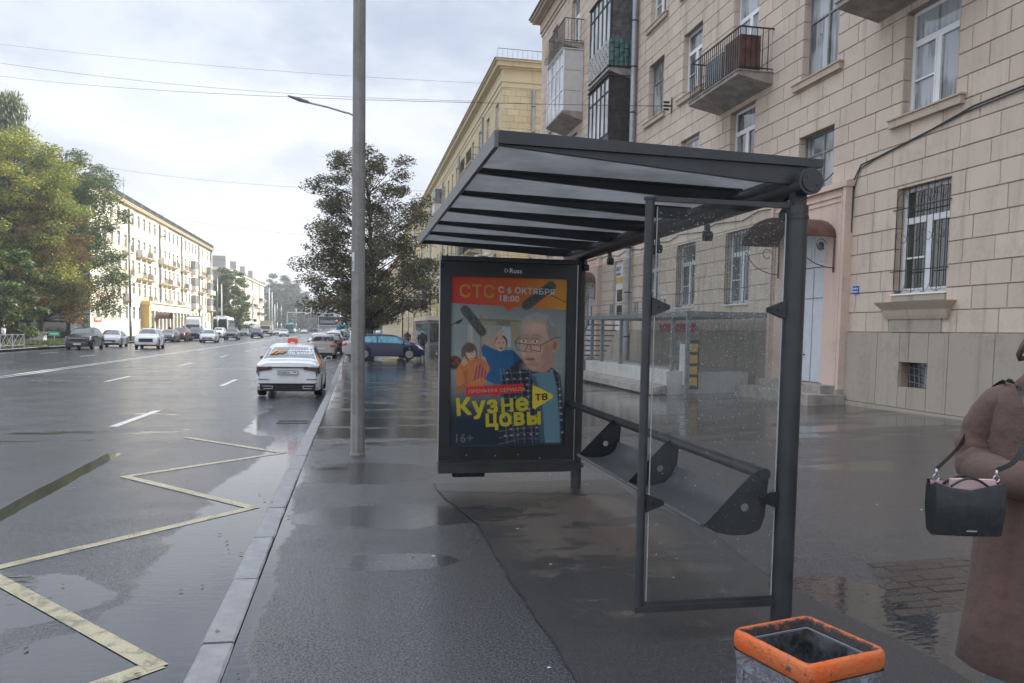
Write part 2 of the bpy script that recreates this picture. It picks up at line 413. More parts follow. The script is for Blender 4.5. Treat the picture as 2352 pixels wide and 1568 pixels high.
def glass_fn(T, b):
    # thin safety glass with a film of dirt: mostly see-through, mirror-like at a slant
    nt = T.nt; out = nt.nodes['Material Output']
    tr = nt.nodes.new('ShaderNodeBsdfTransparent'); tr.inputs[0].default_value = (.935, .945, .94, 1)
    fr = nt.nodes.new('ShaderNodeLayerWeight'); fr.inputs[0].default_value = .5
    p = T.pos(); n = T.noise(p, 2.2, 4, .65)
    fc = X(T, fr.outputs[1]); fc2 = fc*fc; f = (fc2*fc2*fc*.7+T.ss(n, .3, .75)*.05+.03).min(1)
    mx = nt.nodes.new('ShaderNodeMixShader'); T.set(mx.inputs[0], f)
    nt.links.new(tr.outputs[0], mx.inputs[1]); nt.links.new(b.outputs[0], mx.inputs[2]); nt.links.new(mx.outputs[0], out.inputs[0])
    return {'Base Color': (.36, .36, .36), 'Roughness': .03}
mat('shelter_glass', glass_fn)
def roofglass_fn(T, b):
    nt = T.nt; out = nt.nodes['Material Output']; p = T.obj(); x, y, z = p.xyz()
    n = T.noise(p, 1.6, 5, .65); n2 = T.noise(T.vec(x*1.5, y*14, z), 1, 3); n3 = T.noise(p, 14, 3)
    dirt = T.ss(n*.8+n2*.1+n3*.15, .40, .72)
    tl = nt.nodes.new('ShaderNodeBsdfTranslucent'); T.set(tl.inputs[0], T.mixc(dirt, (.47, .475, .48), (.34, .345, .345)))
    mx = nt.nodes.new('ShaderNodeMixShader'); mx.inputs[0].default_value = .2
    nt.links.new(tl.outputs[0], mx.inputs[1]); nt.links.new(b.outputs[0], mx.inputs[2]); nt.links.new(mx.outputs[0], out.inputs[0])
    return {'Base Color': T.mixc(dirt, (.40, .41, .42), (.2, .2, .19)), 'Roughness': .3}
mat('roof_sheet', roofglass_fn)
simple('rain_drop', (.75, .78, .78), .1, var=.05, **{'Transmission Weight': .3})
def orange_fn(T, b):
    p = T.obj(); x, y, z = p.xyz(); n = T.noise(p, 26, 5, .75); n2 = T.noise(p, 7, 4, .6)
    inn = x.abs().max(y.abs()); peel = T.ss(inn+(n-.5)*.05, .172, .160)
    c = T.mixc(T.ss(n*.8+n2*.3, .62, .69), T.mixc(T.ss(n2, .3, .7), (.70, .125, .02), (.60, .16, .05)), (.12, .08, .065)); c = T.mixc(peel, c, (.035, .03, .028))
    return {'Base Color': c, 'Roughness': T.mixf(n, .5, .7), 'Normal': T.bump(n+n2*.6, .010)}
mat('orange_paint', orange_fn)
def bin_fn(T, b):
    p = T.obj(); v = T.voro(p, 38); n = T.noise(p, 20, 5, .7, 1.2); n2 = T.noise(p, 70, 3); n3 = T.noise(p, 5, 3)
    c = T.mixc(T.ss(n, .35, .7), (.24, .25, .28), (.36, .37, .41)); c = T.mixc(T.ss(n*.7+n3*.4, .62, .72), c, (.10, .10, .105))
    return {'Base Color': c, 'Roughness': .6, 'Normal': T.bump(T.ss(n, .4, .62)+n2*.2, .012)}
mat('bin_concrete', bin_fn)
simple('bin_inner', (.10, .105, .11), .45, metal=.3, var=.7, scale=16, bump=.006, bscale=30)
def leaf_fn(cols, clump=.5, trans=.25):
    def fn(T, b):
        nt = T.nt; out = nt.nodes['Material Output']
        r = T.island(); p = T.obj(); n = T.noise(p, clump, 3, .6)
        c = T.mixc(T.ss(r*.45+n*.75, .42, .62), cols[0], cols[1]); c = T.mixc(T.ss(r*.4+n*.8, .60, .74), c, cols[2])
        tl = nt.nodes.new('ShaderNodeBsdfTranslucent'); T.set(tl.inputs[0], c)
        mx = nt.nodes.new('ShaderNodeMixShader'); mx.inputs[0].default_value = trans
        nt.links.new(b.outputs[0], mx.inputs[1]); nt.links.new(tl.outputs[0], mx.inputs[2]); nt.links.new(mx.outputs[0], out.inputs[0])
        return {'Base Color': c, 'Roughness': .5, 'Specular IOR Level': .3}
    return fn
mat('leaves_green', leaf_fn([(.055, .10, .03), (.10, .15, .045), (.17, .20, .055)]))
mat('leaves_yellowgreen', leaf_fn([(.12, .17, .035), (.25, .29, .055), (.40, .36, .06)], .28, .35))
mat('leaves_orange', leaf_fn([(.08, .11, .035), (.17, .14, .05), (.30, .16, .05)], .3, .3))
mat('leaves_birch', leaf_fn([(.12, .15, .09), (.17, .20, .11), (.22, .24, .13)], .5, .3))
mat('leaves_dull', leaf_fn([(.065, .08, .04), (.10, .11, .05), (.17, .115, .055)], .45, .18))
mat('leaves_far', leaf_fn([(.03, .05, .025), (.045, .07, .035), (.07, .085, .04)], .15, .15))
mat('grass_blades', leaf_fn([(.05, .09, .02), (.09, .14, .03), (.16, .17, .06)], 1.0, .3))
simple('bark', (.055, .045, .038), .9, var=.4, bump=.02, bscale=12)
def paint(name, col, rough=.18):
    return mat(name, lambda T, b: {'Base Color': T.mixc(T.ss(T.noise(T.obj(), 3, 4, .7), .35, .8)*.35, col, tuple(c*.75+.02 for c in col)), 'Roughness': rough, 'Coat Weight': .25, 'Coat Roughness': .05, 'Specular IOR Level': .4})
paint('paint_white', (.70, .70, .70)); paint('paint_silver', (.42, .42, .42), .3); paint('paint_black', (.012, .013, .016)); paint('paint_navy', (.015, .022, .055))
paint('paint_grey', (.12, .125, .13)); paint('paint_darkred', (.10, .012, .015)); paint('paint_cream', (.60, .56, .45)); paint('paint_beige', (.40, .36, .30)); paint('paint_teal', (.05, .42, .45))
simple('car_glass', (.03, .036, .04), .05, var=.3, spec=.8); simple('car_glass_blue', (.03, .20, .27), .06, var=.5, spec=.8)
simple('car_glass_grey', (.16, .18, .20), .06, var=.3, spec=.8)
simple('light_red', (.45, .02, .02), .2, var=.1); simple('light_dark', (.05, .03, .03), .15, var=.1); simple('light_clear', (.7, .72, .74), .12, var=.05)
simple('taxi_orange', (.75, .10, .045), .35, var=.05); simple('decal_orange', (.70, .26, .03), .35, var=.1)
simple('alloy', (.26, .27, .28), .3, metal=.8, var=.1); simple('plate_white', (.62, .62, .62), .4, var=.05)
simple('coat_brown', (.125, .076, .063), .95, var=.10, scale=5, bump=.012, bscale=16, **{'Sheen Weight': .08})
simple('leather_black', (.012, .015, .017), .24, var=.3, scale=20, bump=.0015, bscale=160)
simple('pale_pink', (.62, .42, .42), .5, var=.05); simple('jeans_pale', (.28, .34, .38), .85, var=.1); simple('skin', (.48, .30, .22), .55, var=.06)
simple('hair_brown', (.05, .03, .02), .5, var=.4, scale=40); simple('bag_white', (.55, .57, .6), .5, var=.1)
simple('cloth_dark', (.03, .03, .035), .9, var=.2); simple('cloth_pale', (.42, .38, .38), .9, var=.15); simple('cloth_grey', (.13, .14, .15), .9, var=.15); simple('cloth_red', (.12, .05, .045), .9, var=.15)
def lamp_red(T, b): return {'Base Color': (.6, .03, .02), 'Emission Color': (1, .12, .06), 'Emission Strength': 1.6}
mat('signal_red', lamp_red)
# ------------------------------------------------------------------ ground, road, pavement
def sheet(name, x0, x1, ys, zf, m, xs=None, kind='structure'):
    mb = MB(); xs = xs or [x0, x1]
    vs = [(x, y, zf(x, y)) for y in ys for x in xs]; n = len(xs)
    fs = [(j*n+i, j*n+i+1, (j+1)*n+i+1, (j+1)*n+i) for j in range(len(ys)-1) for i in range(n-1)]
    mb.add(vs, fs); o = mb.obj(name, m, fix=False, smooth='all'); o['kind'] = kind; return o
YS = [-30, -10, 0]+[i*.75 for i in range(1, 41)]+[35, 45, 60, 90, 150, 300, 600, 1200]
g = MB(); g.add([(-900, -200, -.62), (900, -200, -.62), (900, 2500, -.62), (-900, 2500, -.62)], [(0, 1, 2, 3)])
g.obj('ground', 'grass_soil', fix=False)['kind'] = 'structure'
sheet('road', -23.2, -.775, YS, lambda x, y: roadz(y), 'road_asphalt', [-23.2, -12, -4, -.775])
sheet('pavement', -.6, 14, YS, pavz, 'pavement_asphalt', [-.6, .5, 1.5, 2.5, 4, 6, 8, 10, 12, 14])
sheet('side_yard', 14, 60, YS, lambda x, y: pavz(14, y), 'pavement_asphalt', [14, 60])
def leftz(x, y): return -.22+.0*x
sheet('left_pavement', -29, -23.36, [-30, 0, 30, 60, 120, 300, 700], lambda x, y: -.225, 'pavement_asphalt', [-29, -23.36])
# asphalt patch under the shelter, with an uneven broken edge
def edge_x(y): return 1.03-.17*smooth01((y-6.3)/1.9)+.012*math.sin(y*2.1)+.006*math.sin(y*9.7)+.004*math.sin(y*23)
ys = [2.4+i*.12 for i in range(52)]
mb = MB(); vs = []
for y in ys:
    e = edge_x(y); r = 2.85+.06*math.sin(y*2.3)
    vs += [(e, y, pavz(e, y)+.004), (2.4, y, pavz(2.4, y)+.006), (2.6, y, pavz(2.6, y)+.006), (r, y, pavz(r, y)+.004)]
mb.add(vs, [(j*4+i, j*4+i+1, j*4+i+5, j*4+i+4) for j in range(len(ys)-1) for i in range(3)])
mb.obj('asphalt_patch', 'shelter_asphalt', smooth='all', fix=False)['kind'] = 'structure'
# open joint along the patch
mb = MB()
for i, y in enumerate(ys[:-1]):
    y2 = ys[i+1]; w = .003+.005*abs(math.sin(y*5)); w2 = .003+.005*abs(math.sin(y2*5))
    mb.quad((edge_x(y)-w, y, pavz(0, y)+.0085), (edge_x(y)+w, y, pavz(0, y)+.0085), (edge_x(y2)+w2, y2, pavz(0, y2)+.0085), (edge_x(y2)-w2, y2, pavz(0, y2)+.0085))
mb.obj('pavement_joint', 'joint_tar', fix=False)['kind'] = 'structure'
mb = MB(); px = [(.86+i*.1, 8.02-.02*i+.05*math.sin(i*1.7)) for i in range(24)]
for (a, b), (c, d) in zip(px, px[1:]): mb.quad((a, b-.008, pavz(a, b)+.009), (c, d-.008, pavz(c, d)+.009), (c, d+.008, pavz(c, d)+.009), (a, b+.008, pavz(a, b)+.009))
mb.obj('pavement_joint', 'joint_tar', fix=False)['kind'] = 'structure'
# kerb: granite stones
kb = empty('kerb'); kb['kind'] = 'structure'
def stone_mesh(L, seed):
    r = random.Random(seed); mb = MB()
    w, h, c = .165, .30, .012
    prof = [(0, -h), (w, -h), (w, -.006), (w-c, 0), (c, 0), (0, -c)]
    rings = []
    for k in range(6):
        y = .004+(L-.008)*k/5; rings.append([(x+(r.uniform(-.003, .003) if k not in (0, 5) else 0), y, z+(r.uniform(-.002, .002) if z > -.1 else 0)) for x, z in prof])
    mb.ring(rings); return mb.mesh('kerb_stone', 'kerb_granite', smooth=False)
kms = [stone_mesh(1.06, i) for i in range(5)]
joints = []; y = -.4
while y < 62: joints.append(y); y += 1.07
kcut = 4.26-1.07*round((4.26+.4)/1.07)+.4
for i, y in enumerate(joints):
    yy = y+kcut; o = link('kerb_stone', kms[i % 5], kb, loc=(-.775+random.uniform(-.004, .004), yy, pavz(0, yy)+.004+random.uniform(-.003, .004)))
    o.rotation_euler = (math.atan2(pavz(0, yy+1.06)-pavz(0, yy), 1.06), 0, random.uniform(-.003, .003))
mb = MB(); mb.box(-.775, joints[-1]+kcut+1.07, -.5, -.61, 700, -.216); o = mb.obj('kerb_run', 'kerb_granite', kb); o['kind'] = 'stuff'
mb = MB()
yy = 5
while yy < 420: mb.box(-23.36, yy+.01, -.5, -23.2, yy+.99, -.2); yy += 1
mb.box(-23.34, 5, -.5, -23.2, 420, -.23)
o = mb.obj('kerb', 'kerb_granite'); o['kind'] = 'structure'
# ------------------------------------------------------------------ painted road markings
def strip(mb, pts, w, lift=.004):
    pts = [Vector((a, b, 0)) for a, b in pts]
    n = len(pts); L = []; R = []
    for i in range(n):
        d0 = (pts[i]-pts[i-1]).normalized() if i else (pts[1]-pts[0]).normalized()
        d1 = (pts[i+1]-pts[i]).normalized() if i < n-1 else d0
        nrm = Vector((-(d0+d1).y, (d0+d1).x, 0)); nrm = nrm.normalized() if nrm.length > .05 else Vector((-d0.y, d0.x, 0))
        k = min(2.6, 1/max(.25, nrm.dot(Vector((-d0.y, d0.x, 0)))))
        L.append(pts[i]+nrm*w/2*k); R.append(pts[i]-nrm*w/2*k)
    for i in range(n-1):
        mb.quad(*[(p.x, p.y, roadz(p.y)+lift) for p in (R[i], R[i+1], L[i+1], L[i])])
def sub(pts, k=6):
    out = []
    for (a, b), (c, d) in zip(pts, pts[1:]):
        for i in range(k): out.append((a+(c-a)*i/k, b+(d-b)*i/k))
    out.append(pts[-1]); return out
zz = [(-2.62, 2.9), (-1.02, 4.33), (-2.6, 6.2), (-.98, 8.1), (-2.66, 10.05), (-1.02, 11.9), (-2.72, 13.85), (-.98, 14.2)]
mb = MB(); strip(mb, [(-2.2, 3.2), (-1.0, 4.34)], .13); mb.obj('zigzag_marking', 'yellow_paint', fix=False)['kind'] = 'structure'
for a, b in zip(zz[1:6], zz[2:7]):
    mb = MB(); dx, dy = b[0]-a[0], b[1]-a[1]; L = math.hypot(dx, dy); ext = .045/L
    strip(mb, sub([(a[0]-dx*ext, a[1]-dy*ext), (b[0]+dx*ext, b[1]+dy*ext)], 8), .11, .004+.0015*(zz.index(a) % 2)); mb.obj('zigzag_marking', 'yellow_paint', fix=False)['kind'] = 'structure'
for X0, ys_, L, w in ((-4.33, [15.6, 27.7, 39.5, 51.5, 63.5, 75.5], 3.4, .16), (-8.42, [17.7, 29.6, 41.5, 53.5, 65.5, 77.5, 89.5], 3, .17), (-16.2, [52, 64, 76, 88, 100], 3, .17), (-19.8, [56, 68, 80, 92], 3, .17)):
    for y in ys_:
        mb = MB(); strip(mb, [(X0, y), (X0, y+L)], w); mb.obj('lane_dash', 'white_paint', fix=False)['kind'] = 'structure'
for X0 in (-12.35, -12.7):
    mb = MB(); strip(mb, [(X0, 14), (X0, 18), (X0, 22), (X0, 27), (X0, 60), (X0, 380)], .14); mb.obj('centre_line', 'white_paint', fix=False)['kind'] = 'structure'
# drain grating by the kerb
dg = empty('drain_grate', (-1.2, 16.3, roadz(16.3)+.004), label='black cast iron storm drain grate in the road by the kerb', cat='drain grate')
mb = MB(); mb.box(-.30, -.27, -.05, .30, -.23, .006); mb.box(-.30, .23, -.05, .30, .27, .006); mb.box(-.30, -.23, -.05, -.26, .23, .006); mb.box(.26, -.23, -.05, .30, .23, .006); mb.obj('frame', 'iron_black', dg)
mb = MB(); mb.box(-.015, -.225, -.03, .015, .225, .004); bm_ = mb.mesh('bar', 'iron_black')
for k in range(9): link('bar', bm_, dg, loc=(-.23+k*.0575, 0, 0))
# fallen leaves and litter, thinly scattered
mb = MB(); r = random.Random(3)
for k in range(260):
    x, y = r.uniform(-2.6, 6), r.uniform(3.2, 16); s = r.uniform(.008, .02)*(1.4 if x < -.6 else 1); z = (roadz(y) if x < -.78 else pavz(x, y))+.012
    a = r.uniform(0, 6.3); c, d = math.cos(a)*s, math.sin(a)*s
    mb.add([(x-c, y-d, z), (x+d*.5, y-c*.5, z+.004), (x+c, y+d, z), (x-d*.5, y+c*.5, z+.002)], [(0, 1, 2, 3)])
o = mb.obj('fallen_leaves', 'leaves_dull', fix=False); tag(o, 'small dark leaves and specks scattered over the wet asphalt', 'litter', kind='stuff')
mb = MB(); 
for k in range(14):
    x, y = r.uniform(.2, 5.5), r.uniform(3.2, 9); s = r.uniform(.008, .017); z = pavz(x, y)+.011
    mb.add([(x-s, y, z), (x, y-s*.6, z+.003), (x+s, y, z), (x, y+s*.6, z+.003)], [(0, 1, 2, 3)])
o = mb.obj('paper_scraps', 'sign_white', fix=False); tag(o, 'tiny white paper scraps lying on the dark pavement', 'litter', kind='stuff')
# grass verge with tree pit on the right, lawn on the left
def grass(name, x0, x1, y0, y1, zf, n, hgt, label, seed):
    mb = MB(); r = np.random.default_rng(seed)
    xs = r.uniform(x0, x1, n); ys_ = r.uniform(y0, y1, n); a = r.uniform(0, 6.28, n); h = r.uniform(.4, 1, n)*hgt; w = r.uniform(.02, .05, n)
    V = []; F = []
    for i in range(n):
        c, s = math.cos(a[i])*w[i], math.sin(a[i])*w[i]; z = zf(xs[i], ys_[i])-.01
        V += [(xs[i]-c, ys_[i]-s, z), (xs[i]+c, ys_[i]+s, z), (xs[i]+s*1.2, ys_[i]+c, z+h[i])]; F.append((3*i, 3*i+1, 3*i+2))
    mb.add(V, F); o = mb.obj(name, 'grass_blades', fix=False); tag(o, label, 'grass', kind='stuff'); return o
sheet('verge', -.55, 1.4, [56, 90, 180], lambda x, y: -.20, 'grass_soil', [-.55, 1.4])
grass('grass', -.5, 1.35, 56, 150, lambda x, y: -.20, 7000, .12, 'green grass growing on the verge beside the parked cars', 1)
sheet('lawn', -33.8, -27, [66, 100, 230], lambda x, y: -.2, 'grass_soil', [-33.8, -27])
grass('grass', -33.7, -27, 66, 118, lambda x, y: -.2, 16000, .28, 'sunlit green grass under the big trees left of the road', 2)
sheet('verge', -26.4, -23.6, [76, 230], lambda x, y: -.21, 'grass_soil', [-26.4, -23.6])
grass('grass', -26.3, -23.7, 76, 180, lambda x, y: -.2, 9000, .14, 'narrow grass strip behind the parked cars across the road', 4)

# worn brick strip let into the asphalt at the right
bp = empty('brick_paving'); bp['kind'] = 'structure'
mb = MB(); bevel = .006; L_b, W_b = .21, .10
mb.add([(0, 0, 0), (L_b, 0, 0), (L_b, W_b, 0), (0, W_b, 0), (bevel, bevel, .012), (L_b-bevel, bevel, .012), (L_b-bevel, W_b-bevel, .012), (bevel, W_b-bevel, .012)], [(4, 5, 6, 7), (0, 1, 5, 4), (1, 2, 6, 5), (2, 3, 7, 6), (3, 0, 4, 7)])
bme = mb.mesh('brick', 'paver_brick', fix=False); r = random.Random(8)
for i in range(9):
    for j in range(5):
        x, y = 3.15+j*.22+(.11 if i % 2 else 0)+i*.055, 4.02+i*.108
        link('brick', bme, bp, loc=(x, y, pavz(x, y)-.0075+r.uniform(-.004, .003)), rz=r.uniform(-.02, .02)).rotation_euler[1] = -.03
# ------------------------------------------------------------------ buildings (local frame: x along the wall, z up, -y outwards)
def cut_rects(u0, u1, z0, z1, ops):
    rects = [(u0, u1, z0, z1)]
    for a, b, c, d in ops:
        nr = []
        for (p, q, r, s) in rects:
            if a >= q or b <= p or c >= s or d <= r: nr.append((p, q, r, s)); continue
            if p < a: nr.append((p, a, r, s))
            if q > b: nr.append((b, q, r, s))
            m0, m1 = max(p, a), min(q, b)
            if r < c: nr.append((m0, m1, r, c))
            if s > d: nr.append((m0, m1, d, s))
        rects = nr
    return [t for t in rects if t[1]-t[0] > .03 and t[3]-t[2] > .03]
def wall(par, xf, U0, U1, Z0, Z1, ops, m, depth=.25, y=.015, name='wall', thick=None):
    """flat wall sheet with real openings and reveals"""
    us = sorted({U0, U1, *[o[0] for o in ops], *[o[1] for o in ops]}); zs = sorted({Z0, Z1, *[o[2] for o in ops], *[o[3] for o in ops]})
    us = [u for u in us if U0 <= u <= U1]; zs = [z for z in zs if Z0 <= z <= Z1]
    mb = MB(xf); idx = {}
    for i, u in enumerate(us):
        for j, z in enumerate(zs): idx[i, j] = len(mb.v); mb.v.append(tuple((xf @ Vector((u, y, z))) if xf else (u, y, z)))
    for i in range(len(us)-1):
        for j in range(len(zs)-1):
            cu, cz = (us[i]+us[i+1])/2, (zs[j]+zs[j+1])/2
            if any(o[0] < cu < o[1] and o[2] < cz < o[3] for o in ops): continue
            mb.f.append((idx[i, j], idx[i+1, j], idx[i+1, j+1], idx[i, j+1])); mb.mi.append(0)
    for a, b, c, d in ops:
        Y = depth
        mb.add([(a, y, c), (a, y, d), (a, Y, d), (a, Y, c)], [(0, 1, 2, 3)]); mb.add([(b, y, c), (b, Y, c), (b, Y, d), (b, y, d)], [(0, 1, 2, 3)])
        mb.add([(a, y, d), (b, y, d), (b, Y, d), (a, Y, d)], [(0, 1, 2, 3)]); mb.add([(a, y, c), (a, Y, c), (b, Y, c), (b, y, c)], [(0, 1, 2, 3)])
    return mb.obj(name, m, par, fix=False)
def bevel_block(mb, u0, u1, z0, z1, y=0.0, th=.03, wob=0):
    c = .008; y -= wob
    mb.add([(u0, y+th, z0), (u1, y+th, z0), (u1, y+th, z1), (u0, y+th, z1), (u0+c, y, z0+c), (u1-c, y, z0+c), (u1-c, y, z1-c), (u0+c, y, z1-c)],
           [(4, 5, 6, 7), (0, 1, 5, 4), (1, 2, 6, 5), (2, 3, 7, 6), (3, 0, 4, 7)])
def blocks(par, xf, U0, U1, Z0, Z1, bw, bh, ops, m, nind, seed=1, reveal=.2, to_world=None, umax_block=None, gap=.012):
    """stone facing: every block its own geometry; the nind that show largest are objects, the rest one joined part"""
    r = random.Random(seed); items = []
    row = 0; z = Z0
    while z < Z1-.03:
        zt = min(z+bh, Z1); u = U0-(bw*.5 if row % 2 else 0)-r.uniform(0, .08)
        while u < U1:
            w = bw*r.uniform(.86, 1.14); a, b = max(u, U0), min(u+w, U1); u += w
            if b-a < .1: continue
            for q in cut_rects(a+gap/2, b-gap/2, z+gap/2, zt-gap/2, ops): items.append((q, row, r.uniform(0, .006)))
        z = zt; row += 1
    for (a, b, c, d) in ops:                         # quoins turning into the reveals
        z = Z0
        while z < Z1:
            z1 = z+bh
            lo, hi = max(z, c), min(z1, d)
            if hi-lo > .08:
                for side in (a, b): items.append((('rev', side, lo+gap/2, hi-gap/2, a), 0, 0))
            z = z1
    def score(it):
        q = it[0]
        if q[0] == 'rev': return -1
        p = Vector(((q[0]+q[1])/2, 0, (q[2]+q[3])/2)); p = (xf @ p) if xf else p; p = to_world @ p
        if not in_frame(p, 0): return -.5
        return (q[1]-q[0])*(q[3]-q[2])/((p-CAMP).length**2)
    items.sort(key=score, reverse=True)
    cache = {}; rest = MB(xf)
    for n, (q, row, wob) in enumerate(items):
        if q[0] == 'rev':
            _, side, lo, hi, a = q; t = .012 if side == a else -.012
            rest.add([(side, .0, lo), (side, .0, hi), (side+t, reveal, hi), (side+t, reveal, lo), (side+t, 0.0, lo+.005), (side+t, 0.0, hi-.005)], [(0, 1, 5, 4), (4, 5, 2, 3)])
            continue
        if n < nind and score((q, row, wob)) > 0:
            w, h = round(q[1]-q[0], 2), round(q[3]-q[2], 2)
            if (w, h) not in cache:
                mb = MB(); bevel_block(mb, 0, w, 0, h); cache[w, h] = mb.mesh('stone_block', m, fix=False)
            L = Matrix.Translation((q[0], -wob, q[2])); L = (xf @ L) if xf else L
            o = link('stone_block', cache[w, h], par, mw=L)
        else: bevel_block(rest, q[0], q[1], q[2], q[3], 0, .03, wob)
    if rest.f:
        o = rest.obj('stone_blocks', m, par, fix=False); o['kind'] = 'stuff'
WC = {}
def window(par, xf, u0, u1, z0, z1, style='white', y=.17, sill=None, m_sill='beige_trim', pane='window_glass', sub=True, parts=True):
    """frame object with panes (and sill) as its children"""
    w, h = round(u1-u0, 3), round(z1-z0, 3); key = (w, h, style, pane)
    if key not in WC:
        fr = MB(); panes = []
        t = {'white': .075, 'wood': .05, 'thin': .05, 'far': .07, 'shop': .09}[style]; f = 'white_pvc' if style in ('white', 'far', 'shop') else 'old_wood_frame'
        def R(mb, a, b, c, d, y0=0, y1=.06): mb.box(a, y0, c, b, y1, d)
        R(fr, 0, t, 0, h); R(fr, w-t, w, 0, h); R(fr, t, w-t, 0, t); R(fr, t, w-t, h-t, h)
        if style == 'white':
            zt = h*.70; um = w*.5
            R(fr, t, w-t, zt-.045, zt+.045, -.006, .06); R(fr, um-.05, um+.05, t, zt-.045, -.004, .06)
            R(fr, t, um-.05, h*.34-.018, h*.34+.018, -.01, .02)
            for a, b in ((t, um-.05), (um+.05, w-t)):
                for q in ((a, a+.035, t, zt-.045), (b-.035, b, t, zt-.045), (a+.035, b-.035, t, t+.035), (a+.035, b-.035, zt-.08, zt-.045)): R(fr, *q, -.012, .05)
            panes = [(t, w-t, zt+.045, h-t), (t+.03, um-.08, t+.03, zt-.075), (um+.08, w-t-.03, t+.03, zt-.075)]
        elif style == 'wood':
            um = w*.54; R(fr, um-.03, um+.03, t, h-t, -.004, .06); R(fr, t, um-.03, h*.66-.02, h*.66+.02); R(fr, um+.03, w-t, h*.66-.02, h*.66+.02)
            panes = [(t, um-.03, h*.66+.02, h-t), (t, um-.03, t, h*.66-.02), (um+.03, w-t, h*.66+.02, h-t), (um+.03, w-t, t, h*.66-.02)]
        elif style == 'far':
            R(fr, w*.5-.04, w*.5+.04, t, h*.68); R(fr, t, w-t, h*.68, h*.74); panes = [(t, w-t, t, h-t)]
        elif style == 'shop':
            R(fr, t, w-t, h*.78, h*.82); panes = [(t, w-t, t, h*.78), (t, w-t, h*.82, h-t)]
        else: panes = [(t, w-t, t, h-t)]
        fm = fr.mesh('window', f, fix=False)
        pm = []
        for a, b, c, d in panes: mb = MB(); mb.box(a, .03, c, b, .045, d); pm.append(mb.mesh('pane', pane, fix=False))
        sm = None
        if sill:
            mb = MB(); e0, e1, hh = sill; mb.box(-e0, -y-.10, -hh, w+e1, -y+.0, -.02); mb.box(-e0-.03, -y-.13, -.02, w+e1+.03, .0, .012); sm = mb.mesh('sill', m_sill, fix=False)
        WC[key] = (fm, pm, sm)
    fm, pm, sm = WC[key]
    L = Matrix.Translation((u0, y, z0)); L = (xf @ L) if xf else L
    o = link('window', fm, par, mw=L)
    if parts:
        for p in pm: link('pane', p, o)
        if sm: link('sill', sm, o)
    return o
def cornice(par, xf, U0, U1, z, m, steps=((.0, .12), (.10, .10), (.22, .12), (.42, .16)), name='cornice', e0=0, e1=0):
    mb = MB(xf); zz = z
    for out, h in steps: mb.box(U0-out*e0, -.02-out, zz, U1+out*e1, .3, zz+h-.004); zz += h
    return mb.obj(name, m, par, fix=False), zz
def drainpipe(par, xf, u, z0, z1, r=.09, m='galvanised', y=-.17):
    mb = MB(xf); mb.tube([(u, y, z0), (u, y, z1)], r, 12); o = mb.obj('drainpipe', m, par, smooth=True)
    mc = MB(xf); z = z0+1.2
    while z < z1: mc.lathe([(r+.004, -.03), (r+.016, -.02), (r+.016, .02), (r+.004, .03)], (u, y, z), 12); mc.box(u-.012, y, z-.01, u+.012, .02, z+.01); z += 1.75
    mc.obj('pipe_collar', 'iron_black' if r > .08 else m, o, smooth=True); return o
def railing(par, xf, u0, u1, y0, z0, h, m='iron_black', step=.13, flat=False, name='railing', ends=True):
    mb = MB(xf); d = .018
    mb.box(u0, y0-.02, z0+h-.03, u1, y0+.02, z0+h); mb.box(u0, y0-.012, z0+.06, u1, y0+.012, z0+.085)
    n = max(2, int((u1-u0)/step))
    for i in range(n+1): u = u0+(u1-u0)*i/n; mb.box(u-d/2, y0-d/2, z0, u+d/2, y0+d/2, z0+h-.03)
    if ends:
        for u in (u0, u1):
            mb.box(u-.02, y0+.02, z0+h-.03, u+.02, 0, z0+h); mb.box(u-.012, y0+.012, z0+.06, u+.012, 0, z0+.085)
            k = max(2, int(-y0/.16))
            for i in range(1, k): y = y0*(1-i/k); mb.box(u-d/2, y-d/2, z0, u+d/2, y+d/2, z0+h-.03)
    return mb.obj(name, m, par, fix=False)
def balcony(par, xf, u0, u1, z, out=1.0, h=1.05, m_slab='slab_concrete', m_rail='iron_black', rail=True, step=.13, name='balcony'):
    mb = MB(xf); mb.add([(u0, 0, z-.30), (u1, 0, z-.30), (u1, -out, z-.10), (u0, -out, z-.10), (u0, 0, z), (u1, 0, z), (u1, -out, z), (u0, -out, z)],
                        [(0, 1, 2, 3), (4, 7, 6, 5), (3, 2, 6, 7), (0, 3, 7, 4), (1, 5, 6, 2)])
    mb.box(u0-.03, -out-.03, z, u1+.03, 0, z+.03)
    s = mb.obj('balcony', m_slab, par, fix=False)
    if rail: railing(s, xf, u0+.03, u1-.03, -out+.04, z+.03, h, m_rail, step)
    return s
